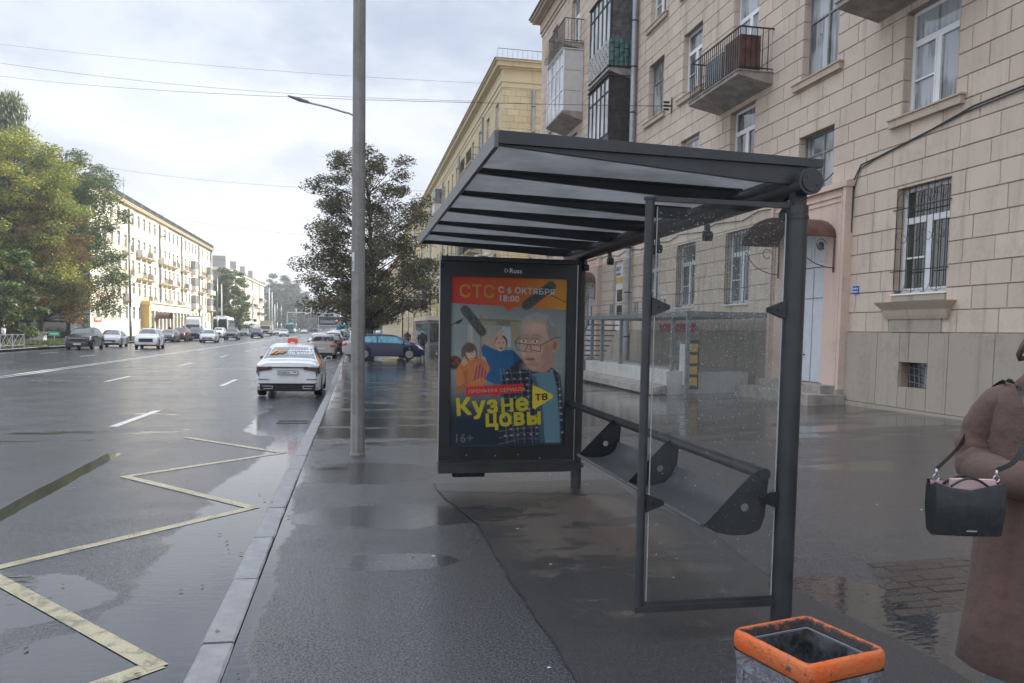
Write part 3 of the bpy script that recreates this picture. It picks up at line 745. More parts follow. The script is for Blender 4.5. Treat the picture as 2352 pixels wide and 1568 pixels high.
# ------------------------------------------------------------------ the near stone apartment house on the right
HP = -PI/2
NB = empty('apartment_building', (10.8, 47, 0), HP, 'near beige stone-block apartment house with balconies, right behind the bus shelter', 'building', 'stone apartment houses along the right pavement')
NBW = NB.matrix_basis.copy(); NBW = Matrix.Translation((10.8, 47, 0)) @ Matrix.Rotation(HP, 4, 'Z')
def nY(y0, y1): return (47-y1, 47-y0)
FL = [(6.07, 8.12), (9.54, 11.6), (13.0, 15.05), (16.45, 18.4)]
bays = [(1.7, 3.2), (5.4, 6.9), (9.2, 10.7), (13.05, 14.55), (20.65, 22.15), (24.3, 25.8), (27.5, 29.0), (31.3, 32.8), (34.6, 36.0), (38.9, 40.4), (43.2, 44.5)]
ops = []; wins = []
for bi, (a, b) in enumerate(bays):
    u0, u1 = nY(a, b)
    for fi, (z0, z1) in enumerate(FL):
        door = fi == 1 and bi in (3, 4) or fi == 3 and bi == 9
        zz0 = z0-.95 if door else z0
        ops.append((u0, u1, zz0, z1)); wins.append((u0, u1, zz0, z1, 'wood' if (bi*7+fi*3) % 4 == 1 and (bi, fi) != (3, 0) else 'white', bi, fi))
    if bi not in (7, 8): ops.append((u0, u1, 2.53, 4.64)); wins.append((u0, u1, 2.53, 4.64, 'white', bi, -1))
su0, su1 = nY(16.85, 18.35)
for z0, z1 in ((5.1, 6.53), (7.87, 10.0), (11.34, 13.47), (14.8, 16.9)): ops.append((su0, su1, z0, z1)); wins.append((su0, su1, z0, z1, 'wood', 20, 9))
p1 = nY(16.02, 19.2); p2 = nY(34.3, 37.5); wd = nY(31.4, 32.55)
bops = ops+[(p1[0], p1[1], 0, 5.05), (p2[0], p2[1], 0, 5.05), (wd[0], wd[1], 1.75, 4.64)]
base_op = nY(13.38, 14.2)
wops = bops+[(base_op[0], base_op[1], .66, 1.16)]
wall(NB, None, 0, 53, -.3, 19.6, [o for o in wops], 'beige_joint', depth=.22, y=.018)
zrow = 1.755
blocks(NB, None, 0, 53, zrow, 19.2, .86, .4215, bops, 'beige_stone', 300, 5, .2, NBW)
# plinth slabs
r = random.Random(4)
for u0, u1 in ((0, p2[0]), (p2[1], p1[0]), (p1[1], 53)):
    u = u0
    while u < u1-.2:
        w = min(r.uniform(.95, 1.15), u1-u)
        for q in cut_rects(u+.0015, u+w-.0015, .24, zrow-.006, wops):
            mb = MB(); bevel_block(mb, q[0], q[1], q[2], q[3], -.05, .07, 0); mb.obj('plinth_slab', 'plinth_plaster', NB, fix=False)
        u += w
    mb = MB(); mb.box(u0, -.09, -.3, u1, .0, .235); mb.obj('plinth_step', 'plinth_plaster', NB, fix=False)
for (u0, u1, z0, z1, st, bi, fi) in wins:
    stair = bi == 20
    if fi == -1 and not in_frame(NBW @ Vector(((u0+u1)/2, 0, z0)), 200) and bi > 3: pass
    window(NB, None, u0, u1, z0, z1, st, .18, None if stair and z0 < 6 or fi == -1 or z1-z0 > 2.5 else (.28, .22, .17), 'beige_trim', 'window_glass_dark' if fi == -1 and bi in (3,) else ('window_glass_white' if (bi+fi) % 2 else 'window_glass'))
# white tin sill, grille and stucco bracket of the ground-floor window
def grille(u0, u1, z0, z1, n=8):
    mb = MB(); y = -.03
    for i in range(n+1): u = u0+.05+(u1-u0-.1)*i/n; mb.box(u-.0055, y-.006, z0+(.02 if i % 2 else .1), u+.0055, y+.006, z1-.03)
    for z in (z0+.45, z1-.42): mb.box(u0-.06, y-.012, z-.01, u1+.06, y+.004, z+.01)
    def arc(cu, cz, r, a0, a1, k=8): mb.tube([(cu+r*math.cos(a0+(a1-a0)*i/k), y-.012, cz+r*math.sin(a0+(a1-a0)*i/k)) for i in range(k+1)], .0055, 4)
    st = (u1-u0-.1)/n
    for i in range(0, n, 2): arc(u0+.05+st*(i+1), z0+.17, st*.9, PI, 2*PI)
    for i in range(0, n, 2): arc(u0+.05+st*(i+.6), (z0+z1)/2+.1, st*.42, 0, 1.6*PI, 10); arc(u0+.05+st*(i+1.5), (z0+z1)/2+.02, st*.42, PI, 2.6*PI, 10)
    for i in range(0, n, 2): arc(u0+.05+st*(i+1), z1-.25, st*.8, 0, PI)
    return mb.obj('window_grille', 'iron_black', NB, fix=False)
for a, b in (bays[3], bays[4], bays[5], bays[6], bays[2]):
    u0, u1 = nY(a, b); grille(u0, u1, 2.53, 4.64)
    mb = MB(); mb.box(u0-.02, -.05, 2.50, u1+.02, .16, 2.53); mb.obj('tin_sill', 'white_pvc', NB, fix=False)
    if a < 18:
        mb = MB(); e = [(.0, 2.02), (.03, 2.1), (.05, 2.2), (.10, 2.26), (.16, 2.33), (.18, 2.36)]
        rings = [[(u0-.12-o*.9, 0, z), (u1+.12+o*.9, 0, z), (u1+.12+o*.9, -.06-o, z), (u0-.12-o*.9, -.06-o, z)] for o, z in e]
        mb.ring(rings); mb.obj('window_bracket', 'beige_trim', NB, fix=False)
        mb = MB(); mb.box(u0, -.035, 1.76, u1-.05, -.002, 2.02); mb.box(u0+.0, -.03, 2.38, u1, .0, 2.50); mb.obj('apron_panel', 'plinth_plaster', NB, fix=False)
# basement window with leaning bars
u0, u1 = base_op; mb = MB()
mb.box(u0, .19, .66, u1, .21, 1.16); mb.obj('basement_window', 'window_glass_dark', NB, fix=False)
mb = MB()
for i in range(5): mb.bar((u0+.15+i*.14, .12, .68), (u0+.1+i*.14, .12, 1.12), .012)
for i in range(3): mb.bar((u0+.08, .13, .78+i*.14), (u1-.08, .13, .72+i*.14), .012)
mb.box(u0+.58, .1, .68, u0+.64, .14, 1.12); mb.obj('basement_grille', 'grey_metal', NB, fix=False)
# entrances
def portal(u0, u1, du0, du1, zs, door_m):
    mb = MB(); ym = -.14
    mb.box(u0, ym, 0, du0-.12, .02, 4.95); mb.box(du1+.12, ym, 0, u1, .02, 4.95); mb.box(du0-.12, ym+.002, 4.28, du1+.12, .02, 4.95)
    p = mb.obj('portal', 'pink_trim', NB, fix=False)
    mb = MB()
    for k, (ya, yb, i) in enumerate(((-.19, .02, 0), )):
        mb.box(u0-.02, -.20, .45, u0+.09, .01, 5.0); mb.box(u1-.09, -.20, .45, u1+.02, .01, 5.0)
    mb.box(u0-.06, -.23, 4.96, u1+.06, .02, 5.08); mb.box(u0+.15, -.17, 4.78, u1-.15, -.142, 4.84); mb.box(u0+.15, -.17, .5, u0+.19, -.142, 4.78); mb.box(u1-.19, -.17, .5, u1-.15, -.142, 4.78)
    mb.box(u0+.26, -.16, 4.66, u1-.26, -.142, 4.70)
    mb.obj('moulding', 'pink_trim', p, fix=False)
    mb = MB(); mb.box(du0-.12, -.12, zs, du0, .12, 4.28); mb.box(du1, -.12, zs, du1+.12, .12, 4.28); mb.box(du0, .12, zs-.5, du1, .14, 4.28); mb.obj('door_frame', 'pink_trim', p, fix=False)
    d = MB(); d.box(du0+.01, .04, zs, du1-.01, .10, 3.27); d = d.obj('door', door_m, NB, fix=False)
    mb = MB(); mb.box(du0+.02, .025, 2.55, du1-.02, .04, 2.565); mb.box((du0+du1)/2+.1, .03, zs+.02, (du0+du1)/2+.112, .041, 3.25); mb.obj('door_seam', 'grey_metal', d, fix=False)
    mb = MB(); u = du0+.5; mb.tube([(u, .04, 1.38), (u-.02, -.02, 1.36), (u+.04, -.03, 1.25), (u+.1, -.02, 1.18), (u+.12, .04, 1.2)], .014, 6); mb.obj('door_handle', 'iron_black', d)
    mb = MB(); mb.box(du0, .05, 3.3, du1, .1, 4.26); t = mb.obj('transom', 'door_blue', NB, fix=False)
    mb = MB()
    for a, b in ((du0+.06, (du0+du1)/2-.05), ((du0+du1)/2+.05, du1-.06)):
        for q in ((a, b, 3.42, 3.45), (a, b, 4.05, 4.08), (a, a+.03, 3.45, 4.05), (b-.03, b, 3.45, 4.05)): mb.box(q[0], .035, q[2], q[1], .05, q[3])
    mb.obj('panel_moulding', 'door_blue', t, fix=False)
    lm = MB(); lm.lathe([(.02, 0), (.09, .0), (.10, .05), (.07, .09), (.0, .10)], (0, 0, 0), 14)
    me = lm.mesh('entrance_lamp', 'grey_metal', smooth=True); o = link('entrance_lamp', me, NB, mw=Matrix.Translation(((du0+du1)/2+.35, .05, 3.78)) @ Matrix.Rotation(PI/2, 4, 'X'))
    # steps
    for k in range(2): mb = MB(); mb.box(u0-.1+k*.25, -1.0+k*.45, -.2, u1+.15-k*.25, -.1, .2+.19*(k+1)-.04); mb.obj('step', 'slab_concrete', NB, fix=False)
    for a, b in ((u0-.02, du0-.10), (du1+.10, u1+.02)): mb = MB(); mb.box(a, -.22, 0, b, .02, .46); mb.obj('portal_base', 'plinth_plaster', NB, fix=False)
    # curved tin canopy on scrolled brackets
    ca, cb = du0-.45, du1+.45; n = 12; cu = (ca+cb)/2; hw = (cb-ca)/2
    arc = [(cu+hw*math.cos(PI-PI*i/n), 3.92+.5*math.sin(PI*i/n)) for i in range(n+1)]
    mb = MB(); mb.ring([[(a, y, z) for a, z in arc]+[(a*1, y, z-.02) for a, z in arc[::-1]] for y in (-.15, -1.2)])
    c = mb.obj('canopy', 'rust_sheet', NB, smooth=True)
    for u in (ca+.02, cb-.02):
        mb = MB(); mb.box(u-.015, -1.2, 3.89, u+.015, -.15, 3.92); mb.box(u-.015, -.19, 3.1, u+.015, -.16, 3.9)
        mb.tube([(u, -.19, 3.2)]+[(u, -.19-.9*math.sin(t)*1, 3.2+.66*(1-math.cos(t))) for t in (.2, .5, .8, 1.1, 1.4)], .012, 5)
        mb.tube([(u, -.5+.12*math.cos(t), 3.72+.12*math.sin(t)) for t in [i*.6 for i in range(10)]], .01, 4)
        mb.obj('bracket', 'rust_sheet', c, fix=False)
portal(p1[0], p1[1], su0-.02, su1+.02, .55, 'door_blue')
pc = (p2[0]+p2[1])/2; portal(p2[0], p2[1], pc-.75, pc+.75, .55, 'door_blue')
# house number plate
mb = MB(); u0, u1 = nY(15.66, 15.86); mb.box(u0, -.022, 2.59, u1, -.005, 2.76); o = mb.obj('number_plate', 'sign_blue', NB, fix=False)
mb = MB(); 
for k in range(6): mb.box(u0+.02+(k % 3)*.06, -.027, 2.62+(k//3)*.07, u0+.055+(k % 3)*.06, -.023, 2.64+(k//3)*.07+.01)
mb.obj('plate_marks', 'sign_white', o, fix=False)
# cornice and roof
c, zt = cornice(NB, None, 0, 53, 18.95, 'beige_trim', ((.05, .2), (.12, .1), (.10, .45), (.25, .1), (.5, .16), (.62, .12)), e0=1)
mb = MB(); mb.box(-.66, -.72, zt, 53, 12, zt+.06); mb.add([(-.6, -.7, zt+.06), (53, -.7, zt+.06), (53, 6, zt+2.1), (-.6, 6, zt+2.1), (53, 12.5, zt+.06), (-.6, 12.5, zt+.06)], [(0, 1, 2, 3), (3, 2, 4, 5), (0, 3, 5), (1, 4, 2)]); mb.obj('roof', 'roof_tin', NB, fix=False)
mb = MB(); mb.box(.002, .3, -.3, 53, 12.5, 19.6); mb.obj('wall', 'beige_trim', NB, fix=False)
mb = MB(); mb.box(0, .0, -.3, .3, .3, 19.5); mb.obj('wall', 'beige_stone', NB, fix=False)
drainpipe(NB, None, 47-30.3, .3, 19.4, .105)
# balconies
def nbal(y0, y1, z, **k): u0, u1 = nY(y0, y1); return balcony(NB, None, u0, u1, z, **k)
s = nbal(19.75, 22.9, 8.55, h=1.12, step=.125)
mb = MB(); u0, u1 = nY(19.8, 20.7); mb.box(u1-.05, -.93, 8.6, u1-.02, -.35, 9.5); mb.box(u0, -.93, 8.6, u1, -.9, 9.5); mb.obj('balcony_panel', 'rust_sheet', s, fix=False)
mb = MB(); mb.box(nY(20.9, 22)[0], -.9, 8.6, nY(20.9, 22)[1], -.86, 9.4); mb.obj('balcony_panel', 'grey_metal', s, fix=False)
s2 = nbal(12.2, 15.43, 8.55, h=1.12)
# white glazed bay (fourth floor) under a planted balcony
def glazed(y0, y1, zb, zt, out, m_frame, m_side, sill_h, cols, m_low, pane='window_glass_white'):
    u0, u1 = nY(y0, y1); t = .06
    s = MB(); s.add([(u0-.05, 0, zb-.42), (u1+.05, 0, zb-.42), (u1+.05, -out-.06, zb-.1), (u0-.05, -out-.06, zb-.1), (u0-.05, 0, zb), (u1+.05, 0, zb), (u1+.05, -out-.06, zb), (u0-.05, -out-.06, zb)], [(0, 1, 2, 3), (4, 7, 6, 5), (3, 2, 6, 7), (0, 3, 7, 4), (1, 5, 6, 2)])
    s = s.obj('glazed_balcony', 'slab_concrete', NB, fix=False)
    if m_low:
        mb = MB(); n = int((u1-u0)/.16)
        for i in range(n): a = u0+(u1-u0)*i/n; mb.box(a+.004, -out, zb, a+(u1-u0)/n-.004, -out+.03, zb+sill_h)
        mb.obj('front_boarding', m_low, s, fix=False)
    zl = zb+(sill_h if m_low else 0)
    mb = MB()
    for i in range(cols+1): a = u0+(u1-u0)*i/cols; mb.box(a-t/2, -out-.02, zl, a+t/2, -out+.05, zt)
    zr = zl+(zt-zl)*(.74 if m_low else .36)
    for z in (zl+t/2, zr, zt-t/2)+(() if m_low else (zl+(zt-zl)*.76,)): mb.box(u0, -out-.015, z-t/2, u1, -out+.045, z+t/2)
    mb.obj('frame', m_frame, s, fix=False)
    for i in range(cols):
        a, b = u0+(u1-u0)*i/cols+t/2, u0+(u1-u0)*(i+1)/cols-t/2
        for c, d in ((zl+t, zr-t/2), (zr+t/2, zt-t)): mb = MB(); mb.box(a, -out+.01, c, b, -out+.022, d); mb.obj('pane', pane, s, fix=False)
    for u in (u0, u1):
        sg = 1 if u == u1 else -1
        mb = MB(); n = 3 if not m_low else 12
        for i in range(n):
            z0_, z1_ = zb+(zt-zb)*i/n, zb+(zt-zb)*(i+1)/n
            if not m_low: mb.box(u-.02 if sg > 0 else u, -out+.05, z0_+.02, u if sg > 0 else u+.02, -.02, z1_-.02)
            else: mb.box(u-.03 if sg > 0 else u, -out+.05, z0_+.004, u if sg > 0 else u+.03, -.02, z1_-.004)
        if not m_low:
            mb.box(u-.03 if sg > 0 else u, -out+.05, zb, (u-.025) if sg > 0 else u+.005, -.02, zt)
            mb.box(u-.02, -.14, zb, u+.006, -.02, zt)
        mb.obj('side_panel', m_side, s, fix=False)
    mb = MB(); mb.box(u0-.06, -out-.08, zt, u1+.06, 0, zt+.05); mb.obj('bay_roof', m_side, s, fix=False)
    return s
glazed(38.0, 41.2, 12.3, 15.2, 1.0, 'white_pvc', 'pvc_panel', 0, 4, None)
s = nbal(38.0, 41.3, 15.55, h=1.1)
mb = MB(); r = random.Random(9)
for k in range(900):
    u = nY(38.1, 41.6)[0]+r.random()*3.4; z = 15.5+abs(r.gauss(0, .3)); y = -1.02-r.random()*.14; a = r.uniform(0, 6.3); q = .035
    mb.add([(u, y, z), (u+q*math.cos(a), y+q*.5, z+q*math.sin(a)), (u+q*math.cos(a+1.3), y-.01, z+q*math.sin(a+1.3))], [(0, 1, 2)])
mb.obj('climbing_plants', 'leaves_dull', s, fix=False)['kind'] = 'stuff'
glazed(30.75, 33.5, 8.55, 11.75, 1.0, 'dark_wood', 'dark_wood', .95, 5, 'grey_wood')
glazed(30.75, 33.5, 12.05, 15.2, 1.0, 'dark_wood', 'grey_wood', 1.1, 5, 'dark_wood')
# woven strips round the balcony parapet
u0, u1 = nY(30.68, 33.56)
bk = MB(); bg_ = MB(); bg2 = MB()
for row in range(6):
    z = 12.14+row*.17
    n = 16
    for i in range(n):
        a = u0+(u1-u0)*i/n; w = (u1-u0)/n; o = .05 if (i+row) % 2 else .012
        bk.add([(a+.01, -1.05-.01, z), (a+w-.01, -1.05-.01, z), (a+w-.01, -1.05-.01, z+.155), (a+.01, -1.05-.01, z+.155), (a+w*.3, -1.06-o, z), (a+w*.7, -1.06-o, z), (a+w*.7, -1.06-o, z+.155), (a+w*.3, -1.06-o, z+.155)], [(0, 4, 7, 3), (4, 5, 6, 7), (5, 1, 2, 6), (0, 1, 5, 4), (3, 7, 6, 2)])
    n = 5
    for i in range(n):
        y = -1.04+i*.205; w = .205; o = .05 if (i+row) % 2 else .012
        for u, sg in ((u1, 1), (u0, -1)):
            (bg_ if sg > 0 else bg2).add([(u+.01*sg, y+.01, z), (u+.01*sg, y+w-.01, z), (u+.01*sg, y+w-.01, z+.155), (u+.01*sg, y+.01, z+.155), (u+sg*(.01+o), y+w*.3, z), (u+sg*(.01+o), y+w*.7, z), (u+sg*(.01+o), y+w*.7, z+.155), (u+sg*(.01+o), y+w*.3, z+.155)], [(0, 4, 7, 3), (4, 5, 6, 7), (5, 1, 2, 6), (0, 1, 5, 4), (3, 7, 6, 2)])
s3 = bk.obj('woven_parapet', 'basket_pale', NB, fix=False); bg_.obj('woven_end', 'basket_green', s3, fix=False); bg2.obj('woven_end', 'basket_green', s3, fix=False)
mb = MB(); mb.lathe([(.25, 0), (.27, .05), (.27, .2), (.22, .24)], (u1-.4, -.6, 13.2), 14); mb.obj('basin', 'slab_concrete', NB, smooth=True)
# white shop door with copy-shop sign
mb = MB(); a, b = wd; mb.box(a, .1, 1.75, b, .14, 4.64); d = mb.obj('shop_door', 'white_pvc', NB, fix=False)
for z0, z1 in ((2.95, 3.45), (2.35, 2.8)): mb = MB(); mb.box(a+.2, .085, z0, b-.2, .1, z1); mb.obj('pane', 'window_glass_dark', d, fix=False)
mb = MB(); mb.box(a+.05, .07, 3.75, b-.05, .1, 4.5); s = mb.obj('door_sign', 'sign_white', NB, fix=False)
mb = MB(); mb.box(a+.05, .066, 3.75, b-.05, .07, 3.98); mb.obj('sign_band', 'sign_yellow', s, fix=False)
for t, z, sz in (('ФОТ', 4.22, .26), ('КОПИ', 4.03, .17)):
    o = link('lettering', text_mesh(t, sz, 'ink_black', .006), s); o.matrix_basis = Matrix.Translation((a+.12, .064, z)) @ Matrix.Rotation(PI/2, 4, 'X')
# cables clipped to the wall
def wall_cable(pts, r=.014, label='dark cable clipped along the stone facade'):
    mb = MB(); mb.tube([(47-y, -.03, z) for y, z in pts], r, 5); return mb.obj('wall_cable', 'cable_black', NB)
wall_cable([(10.5, 5.85), (12.6, 5.78), (13.6, 5.62), (14.6, 5.50), (15.3, 5.42), (15.75, 5.38), (15.98, 5.1), (16.0, 4.2), (16.0, 3.95)], .016)
wall_cable([(10.5, 5.80), (12.8, 5.72), (14.0, 5.56), (15.3, 5.40), (15.78, 5.3), (15.97, 4.9)], .012)
pts = [(19.3+i*.9, 4.95+.08*math.sin(i*2.1)-.003*i) for i in range(22)]; wall_cable([p for p in pts if not 34 < p[0] < 37.6], .014)
wall_cable([(19.3+i*1.1, 5.15+.06*math.sin(i*1.7)) for i in range(14)], .010)
# red shop sign on the wall and pavement stand of notices
mb = MB(); a, b = nY(24.0, 26.8); mb.box(a, -.16, 1.72, b, -.05, 1.98); o = mb.obj('red_signboard', 'sign_red', NB, fix=False)

# porch platform in front of the shop: white base, posts, deck, railings, stairs
PO = empty('porch', (8.5, 28.0, .18), 0, 'dark steel porch deck with railings on a white rendered base behind the shelter glass', 'porch')
mb = MB(); mb.box(-.2, -7.7, -.2, 2.2, 0, .45); mb.obj('base_wall', 'white_plaster', PO, fix=False)
mb = MB(); mb.add([(-.75, -8, -.16), (-.2, -7.8, -.16), (-.2, 0, -.16), (-.75, .2, -.16), (-.7, -7.9, 0), (-.2, -7.75, .08), (-.2, 0, .08), (-.7, .1, 0)], [(0, 4, 7, 3), (4, 5, 6, 7), (0, 1, 5, 4), (3, 7, 6, 2)]); mb.obj('skirt', 'slab_concrete', PO, fix=False)
mb = MB(); mb.box(-.1, -8.7, 1.92, 2.15, .8, 2.06); dk = mb.obj('deck', 'grey_metal', PO, fix=False)
for y in (-.1, -1.3, -3.3, -5.6, -7.6, -8.6): mb = MB(); mb.box(-.06, y-.05, .45 if y > -7.7 else -.2, .04, y+.05, 1.92); mb.obj('post', 'grey_metal', PO, fix=False)
for y0 in (-.0, -2.4, -4.8):
    mb = MB()
    for y in (y0, y0-2.2): mb.box(-.05, y-.02, 2.06, -.01, y+.02, 2.42)
    for z in (2.4, 2.1): mb.box(-.05, y0-2.2, z, -.01, y0, z+.025)
    mb.obj('railing', 'grey_metal', PO, fix=False)
for k in range(9): mb = MB(); mb.box(.1, .8+k*.28, 1.72-k*.2, 1.3, 1.1+k*.28, 1.77-k*.2); mb.obj('step', 'grey_metal', PO, fix=False)
mb = MB(); mb.bar((.1, .8, 1.9), (.1, 3.4, .1), .05, .2); mb.bar((.1, .8, 2.9), (.1, 3.4, 1.0), .03); mb.bar((.1, .9, 2.0), (.1, .9, 2.9), .03); mb.bar((.1, 3.3, .1), (.1, 3.3, 1.0), .03); mb.obj('stair_rail', 'grey_metal', PO, fix=False)
NS = empty('notice_stand', (8.9, 20.1, .17), 0, 'narrow notice board with yellow and white sheets beside the white porch base', 'notice board')
mb = MB(); mb.box(-.1, -.05, 0, .1, .75, 1.3); mb.obj('board', 'paint_navy', NS, fix=False)
mb = MB(); mb.box(-.14, .0, .1, -.102, .45, 1.2); mb.obj('white_sheet', 'sign_white', NS, fix=False)
mb = MB(); mb.box(-.1, -.2, 0, .14, -.08, 1.32); mb.obj('side_column', 'dark_wood', NS, fix=False)
for k in range(4): mb = MB(); mb.box(-.105, -.21, .1+k*.3, -.1+.2, -.2, .32+k*.3); mb.box(-.115, -.2, .1+k*.3, -.101, -.09, .32+k*.3); mb.obj('yellow_sheet', 'sign_yellow', NS, fix=False)
mb = MB(); 
for k in range(12): mb.box(-.12, -.19, .13+k*.1, -.116, -.1, .15+k*.1)
mb.obj('sheet_writing', 'ink_black', NS, fix=False)

# ------------------------------------------------------------------ yellow stone house beyond the yard
YL = 112.0
YB = empty('apartment_building', (10, 55.5+YL, 0), HP, 'long ochre-yellow stone apartment house beyond the tree, with grey drainpipes', 'building', 'stone apartment houses along the right pavement')
YBW = Matrix.Translation((10, 55.5+YL, 0)) @ Matrix.Rotation(HP, 4, 'Z')
def yY(a, b): return (55.5+YL-b, 55.5+YL-a)
YF = [(1.95, 3.8), (5.4, 7.2), (8.95, 10.8), (12.5, 14.3), (16.05, 17.87)]
yops = []; ybal = []; k = 0; y = 57.5
r = random.Random(12); YWN = []
while y < 166:
    for fi, (z0, z1) in enumerate(YF):
        yops.append((*yY(y-.55, y+.75), z0, z1)); YWN.append((*yY(y-.55, y+.75), z0, z1, fi, k))
    k += 1; y += 3.98 if k < 5 else 3.6
wall(YB, None, 0, YL, -.3, 18.9, yops, 'yellow_joint', .2, .018)
blocks(YB, None, yY(55.5, 84)[0], YL, 1.2, 18.6, .9, .44, yops, 'yellow_stone', 200, 8, .2, YBW)
mb = MB(); u = yY(55.5, 84)[0]
mb = MB()
for q in cut_rects(0, u-.02, 1.2, 18.6, yops): bevel_block(mb, q[0], q[1], q[2], q[3])
mb.obj('plaster_face', 'yellow_stone', YB, fix=False)
mb = MB(); mb.box(0, -.07, -.3, YL, .02, 1.2); mb.obj('plinth', 'plinth_plaster', YB, fix=False)
for (u0, u1, z0, z1, fi, kk) in YWN:
    near = kk < 8
    window(YB, None, u0, u1, z0, z1, 'far' if near else 'thin', .15, (.12, .12, .12) if near else None, 'yellow_trim', 'window_glass' if near else 'far_glass', parts=True)
YE = Matrix.Translation((YL, 0, 0)) @ Matrix.Rotation(PI/2, 4, 'Z')
eops = [(8, 9.3, z0, z1) for z0, z1 in YF]
wall(YB, YE, 0, 12, -.3, 18.9, eops, 'yellow_joint', .2, .018)
blocks(YB, YE, 0, 12, 1.2, 18.6, .9, .44, eops, 'yellow_stone', 100, 9, .2, YBW)
for q in eops: window(YB, YE, *q, 'far', .15, (.12, .12, .12), 'yellow_trim')
mb = MB(YE); mb.box(-.07, -.07, -.3, 12, .02, 1.2); mb.obj('plinth', 'plinth_plaster', YB, fix=False)
mb = MB(); mb.box(0, .3, -.3, YL-.3, 12, 18.9); mb.obj('wall', 'yellow_trim', YB, fix=False)
st = ((.03, .35), (.10, .15), (.06, .7), (.18, .12), (.45, .3), (.6, .14))
mb = MB(); zz_ = 18.5
for out, h in st:
    mb.box(0, -.02-out, zz_, YL+.02+out, .3, zz_+h-.004); mb.box(YL-.3, .3, zz_, YL+.02+out, 12, zz_+h-.004); zz_ += h
mb.obj('cornice', 'yellow_trim', YB, fix=False)
mb = MB(); mb.add([(0, -.7, zz_), (YL+.7, -.7, zz_), (YL+.7, 12.5, zz_), (0, 12.5, zz_), (0, 6, zz_+1.6), (YL-5, 6, zz_+1.6)], [(0, 1, 5, 4), (1, 2, 5), (2, 3, 4, 5), (0, 3, 2, 1)]); mb.obj('roof', 'roof_tin', YB, fix=False)
railing(YB, YE, -.4, 11, .0, zz_+.1, .75, 'grey_metal', .35, name='roof_railing', ends=False)
drainpipe(YB, YE, 2.2, .3, 18.4, .12, y=-.14)
for yy in (62.5+1.2, 78.2, 92.5, 107, 121.5, 136, 150): drainpipe(YB, None, yY(yy, yy)[0], .3, 18.5, .1, y=-.14)
YBS = Matrix.Translation((0, 0, 0))
for (ya, fi, kind) in ((57.5, 1, 'open'), (61.5, 1, 'box'), (65.5, 2, 'open'), (65.5, 4, 'open'), (69.5, 4, 'open'), (69.5, 2, 'box'), (73.4, 1, 'box'), (73.4, 3, 'glass'), (77, 1, 'tall'), (80.6, 2, 'open'), (84.2, 3, 'glass'), (87.8, 1, 'box'), (91.4, 2, 'open'), (95, 4, 'glass'), (98.6, 1, 'open'), (105.8, 2, 'glass'), (113, 1, 'box'), (120, 3, 'open'), (127.4, 2, 'box'), (134.6, 1, 'open')):
    z = YF[fi][0]-.85; u0, u1 = yY(ya-1.35, ya+1.45)
    b_ = balcony(YB, None, u0, u1, z, out=.95, m_slab='yellow_trim', rail=kind == 'open', step=.16)
    if kind in ('box', 'tall', 'glass'):
        mb = MB(); mb.box(u0+.03, -.93, z+.03, u1-.03, -.9, z+1.05); mb.box(u0+.03, -.9, z+.03, u0+.06, -.02, z+1.05); mb.box(u1-.06, -.9, z+.03, u1-.03, -.02, z+1.05)
        mb.obj('parapet', 'pvc_panel' if kind == 'glass' else 'dark_wood', b_, fix=False)
    if kind in ('box', 'glass', 'tall'):
        mf = 'white_pvc' if kind != 'tall' else 'dark_wood'; zt = z+2.75
        mb = MB()
        for i in range(5): a = u0+.06+(u1-u0-.12)*i/4; mb.box(a-.03, -.94, z+1.05, a+.03, -.88, zt)
        mb.box(u0+.03, -.96, zt, u1-.03, -.02, zt+.07); mb.box(u0+.03, -.1, z+1.05, u0+.09, -.03, zt); mb.box(u1-.09, -.1, z+1.05, u1-.03, -.03, zt); mb.obj('frame', mf, b_, fix=False)
        mb = MB(); mb.box(u0+.05, -.91, z+1.05, u1-.05, -.9, zt); mb.box(u0+.05, -.9, z+1.05, u0+.06, -.05, zt); mb.box(u1-.06, -.9, z+1.05, u1-.05, -.05, zt); mb.obj('pane', 'window_glass', b_, fix=False)
# shop porch of the yellow house
EP = empty('shop_porch', (8.6, 87, -.1), 0, 'white-topped glazed shop entrance porch standing out from the yellow house', 'shop porch')
mb = MB(); mb.box(-.9, 0, 2.75, 1.35, 19, 3.2); mb.obj('fascia', 'cream_plaster', EP, fix=False)
mb = MB(); mb.box(-.7, .2, 0, 1.3, 18.8, 2.75); mb.obj('porch_wall', 'grey_metal', EP, fix=False)
for i in range(6): mb = MB(); mb.box(-.74, .6+i*3, .4, -.7, 2.9+i*3, 2.4); mb.obj('pane', 'window_glass_dark', EP, fix=False)
mb = MB(); mb.box(-.5, .15, .4, 1.0, .2, 2.4); mb.obj('pane', 'window_glass_dark', EP, fix=False)

# ------------------------------------------------------------------ long cream house across the road
LB = empty('apartment_building', (-34, 113.4, -.2), PI/2, 'sunlit cream five-storey apartment house across the road with brown balconies and a ground-floor shop front', 'building', 'cream houses across the road')
LL = 92.0
LF = [(2.6, 4.55), (6.25, 8.3), (9.95, 11.75), (13.5, 15.35), (17.2, 19.1)]
lops = []; u = 2.3; k = 0; LW = []
SH = (26.5, 59.5)
bayu = []
while u < LL-1.5: bayu.append(u); u += 3.5 if k not in (4, 9, 14, 19) else 4.1; k += 1
for k, u in enumerate(bayu):
    for fi, (z0, z1) in enumerate(LF):
        if fi == 0 and SH[0]-1 < u < SH[1]: continue
        lops.append((u, u+1.5, z0, z1)); LW.append((u, u+1.5, z0, z1, k, fi))
wall(LB, None, 0, LL, -.3, 20, lops, 'cream_plaster', .22, 0)
for (u0, u1, z0, z1, k, fi) in LW: window(LB, None, u0, u1, z0, z1, 'far', .14, (.12, .12, .15) if fi in (0, 1) else (.02, .02, .06), 'cream_trim', 'far_glass')
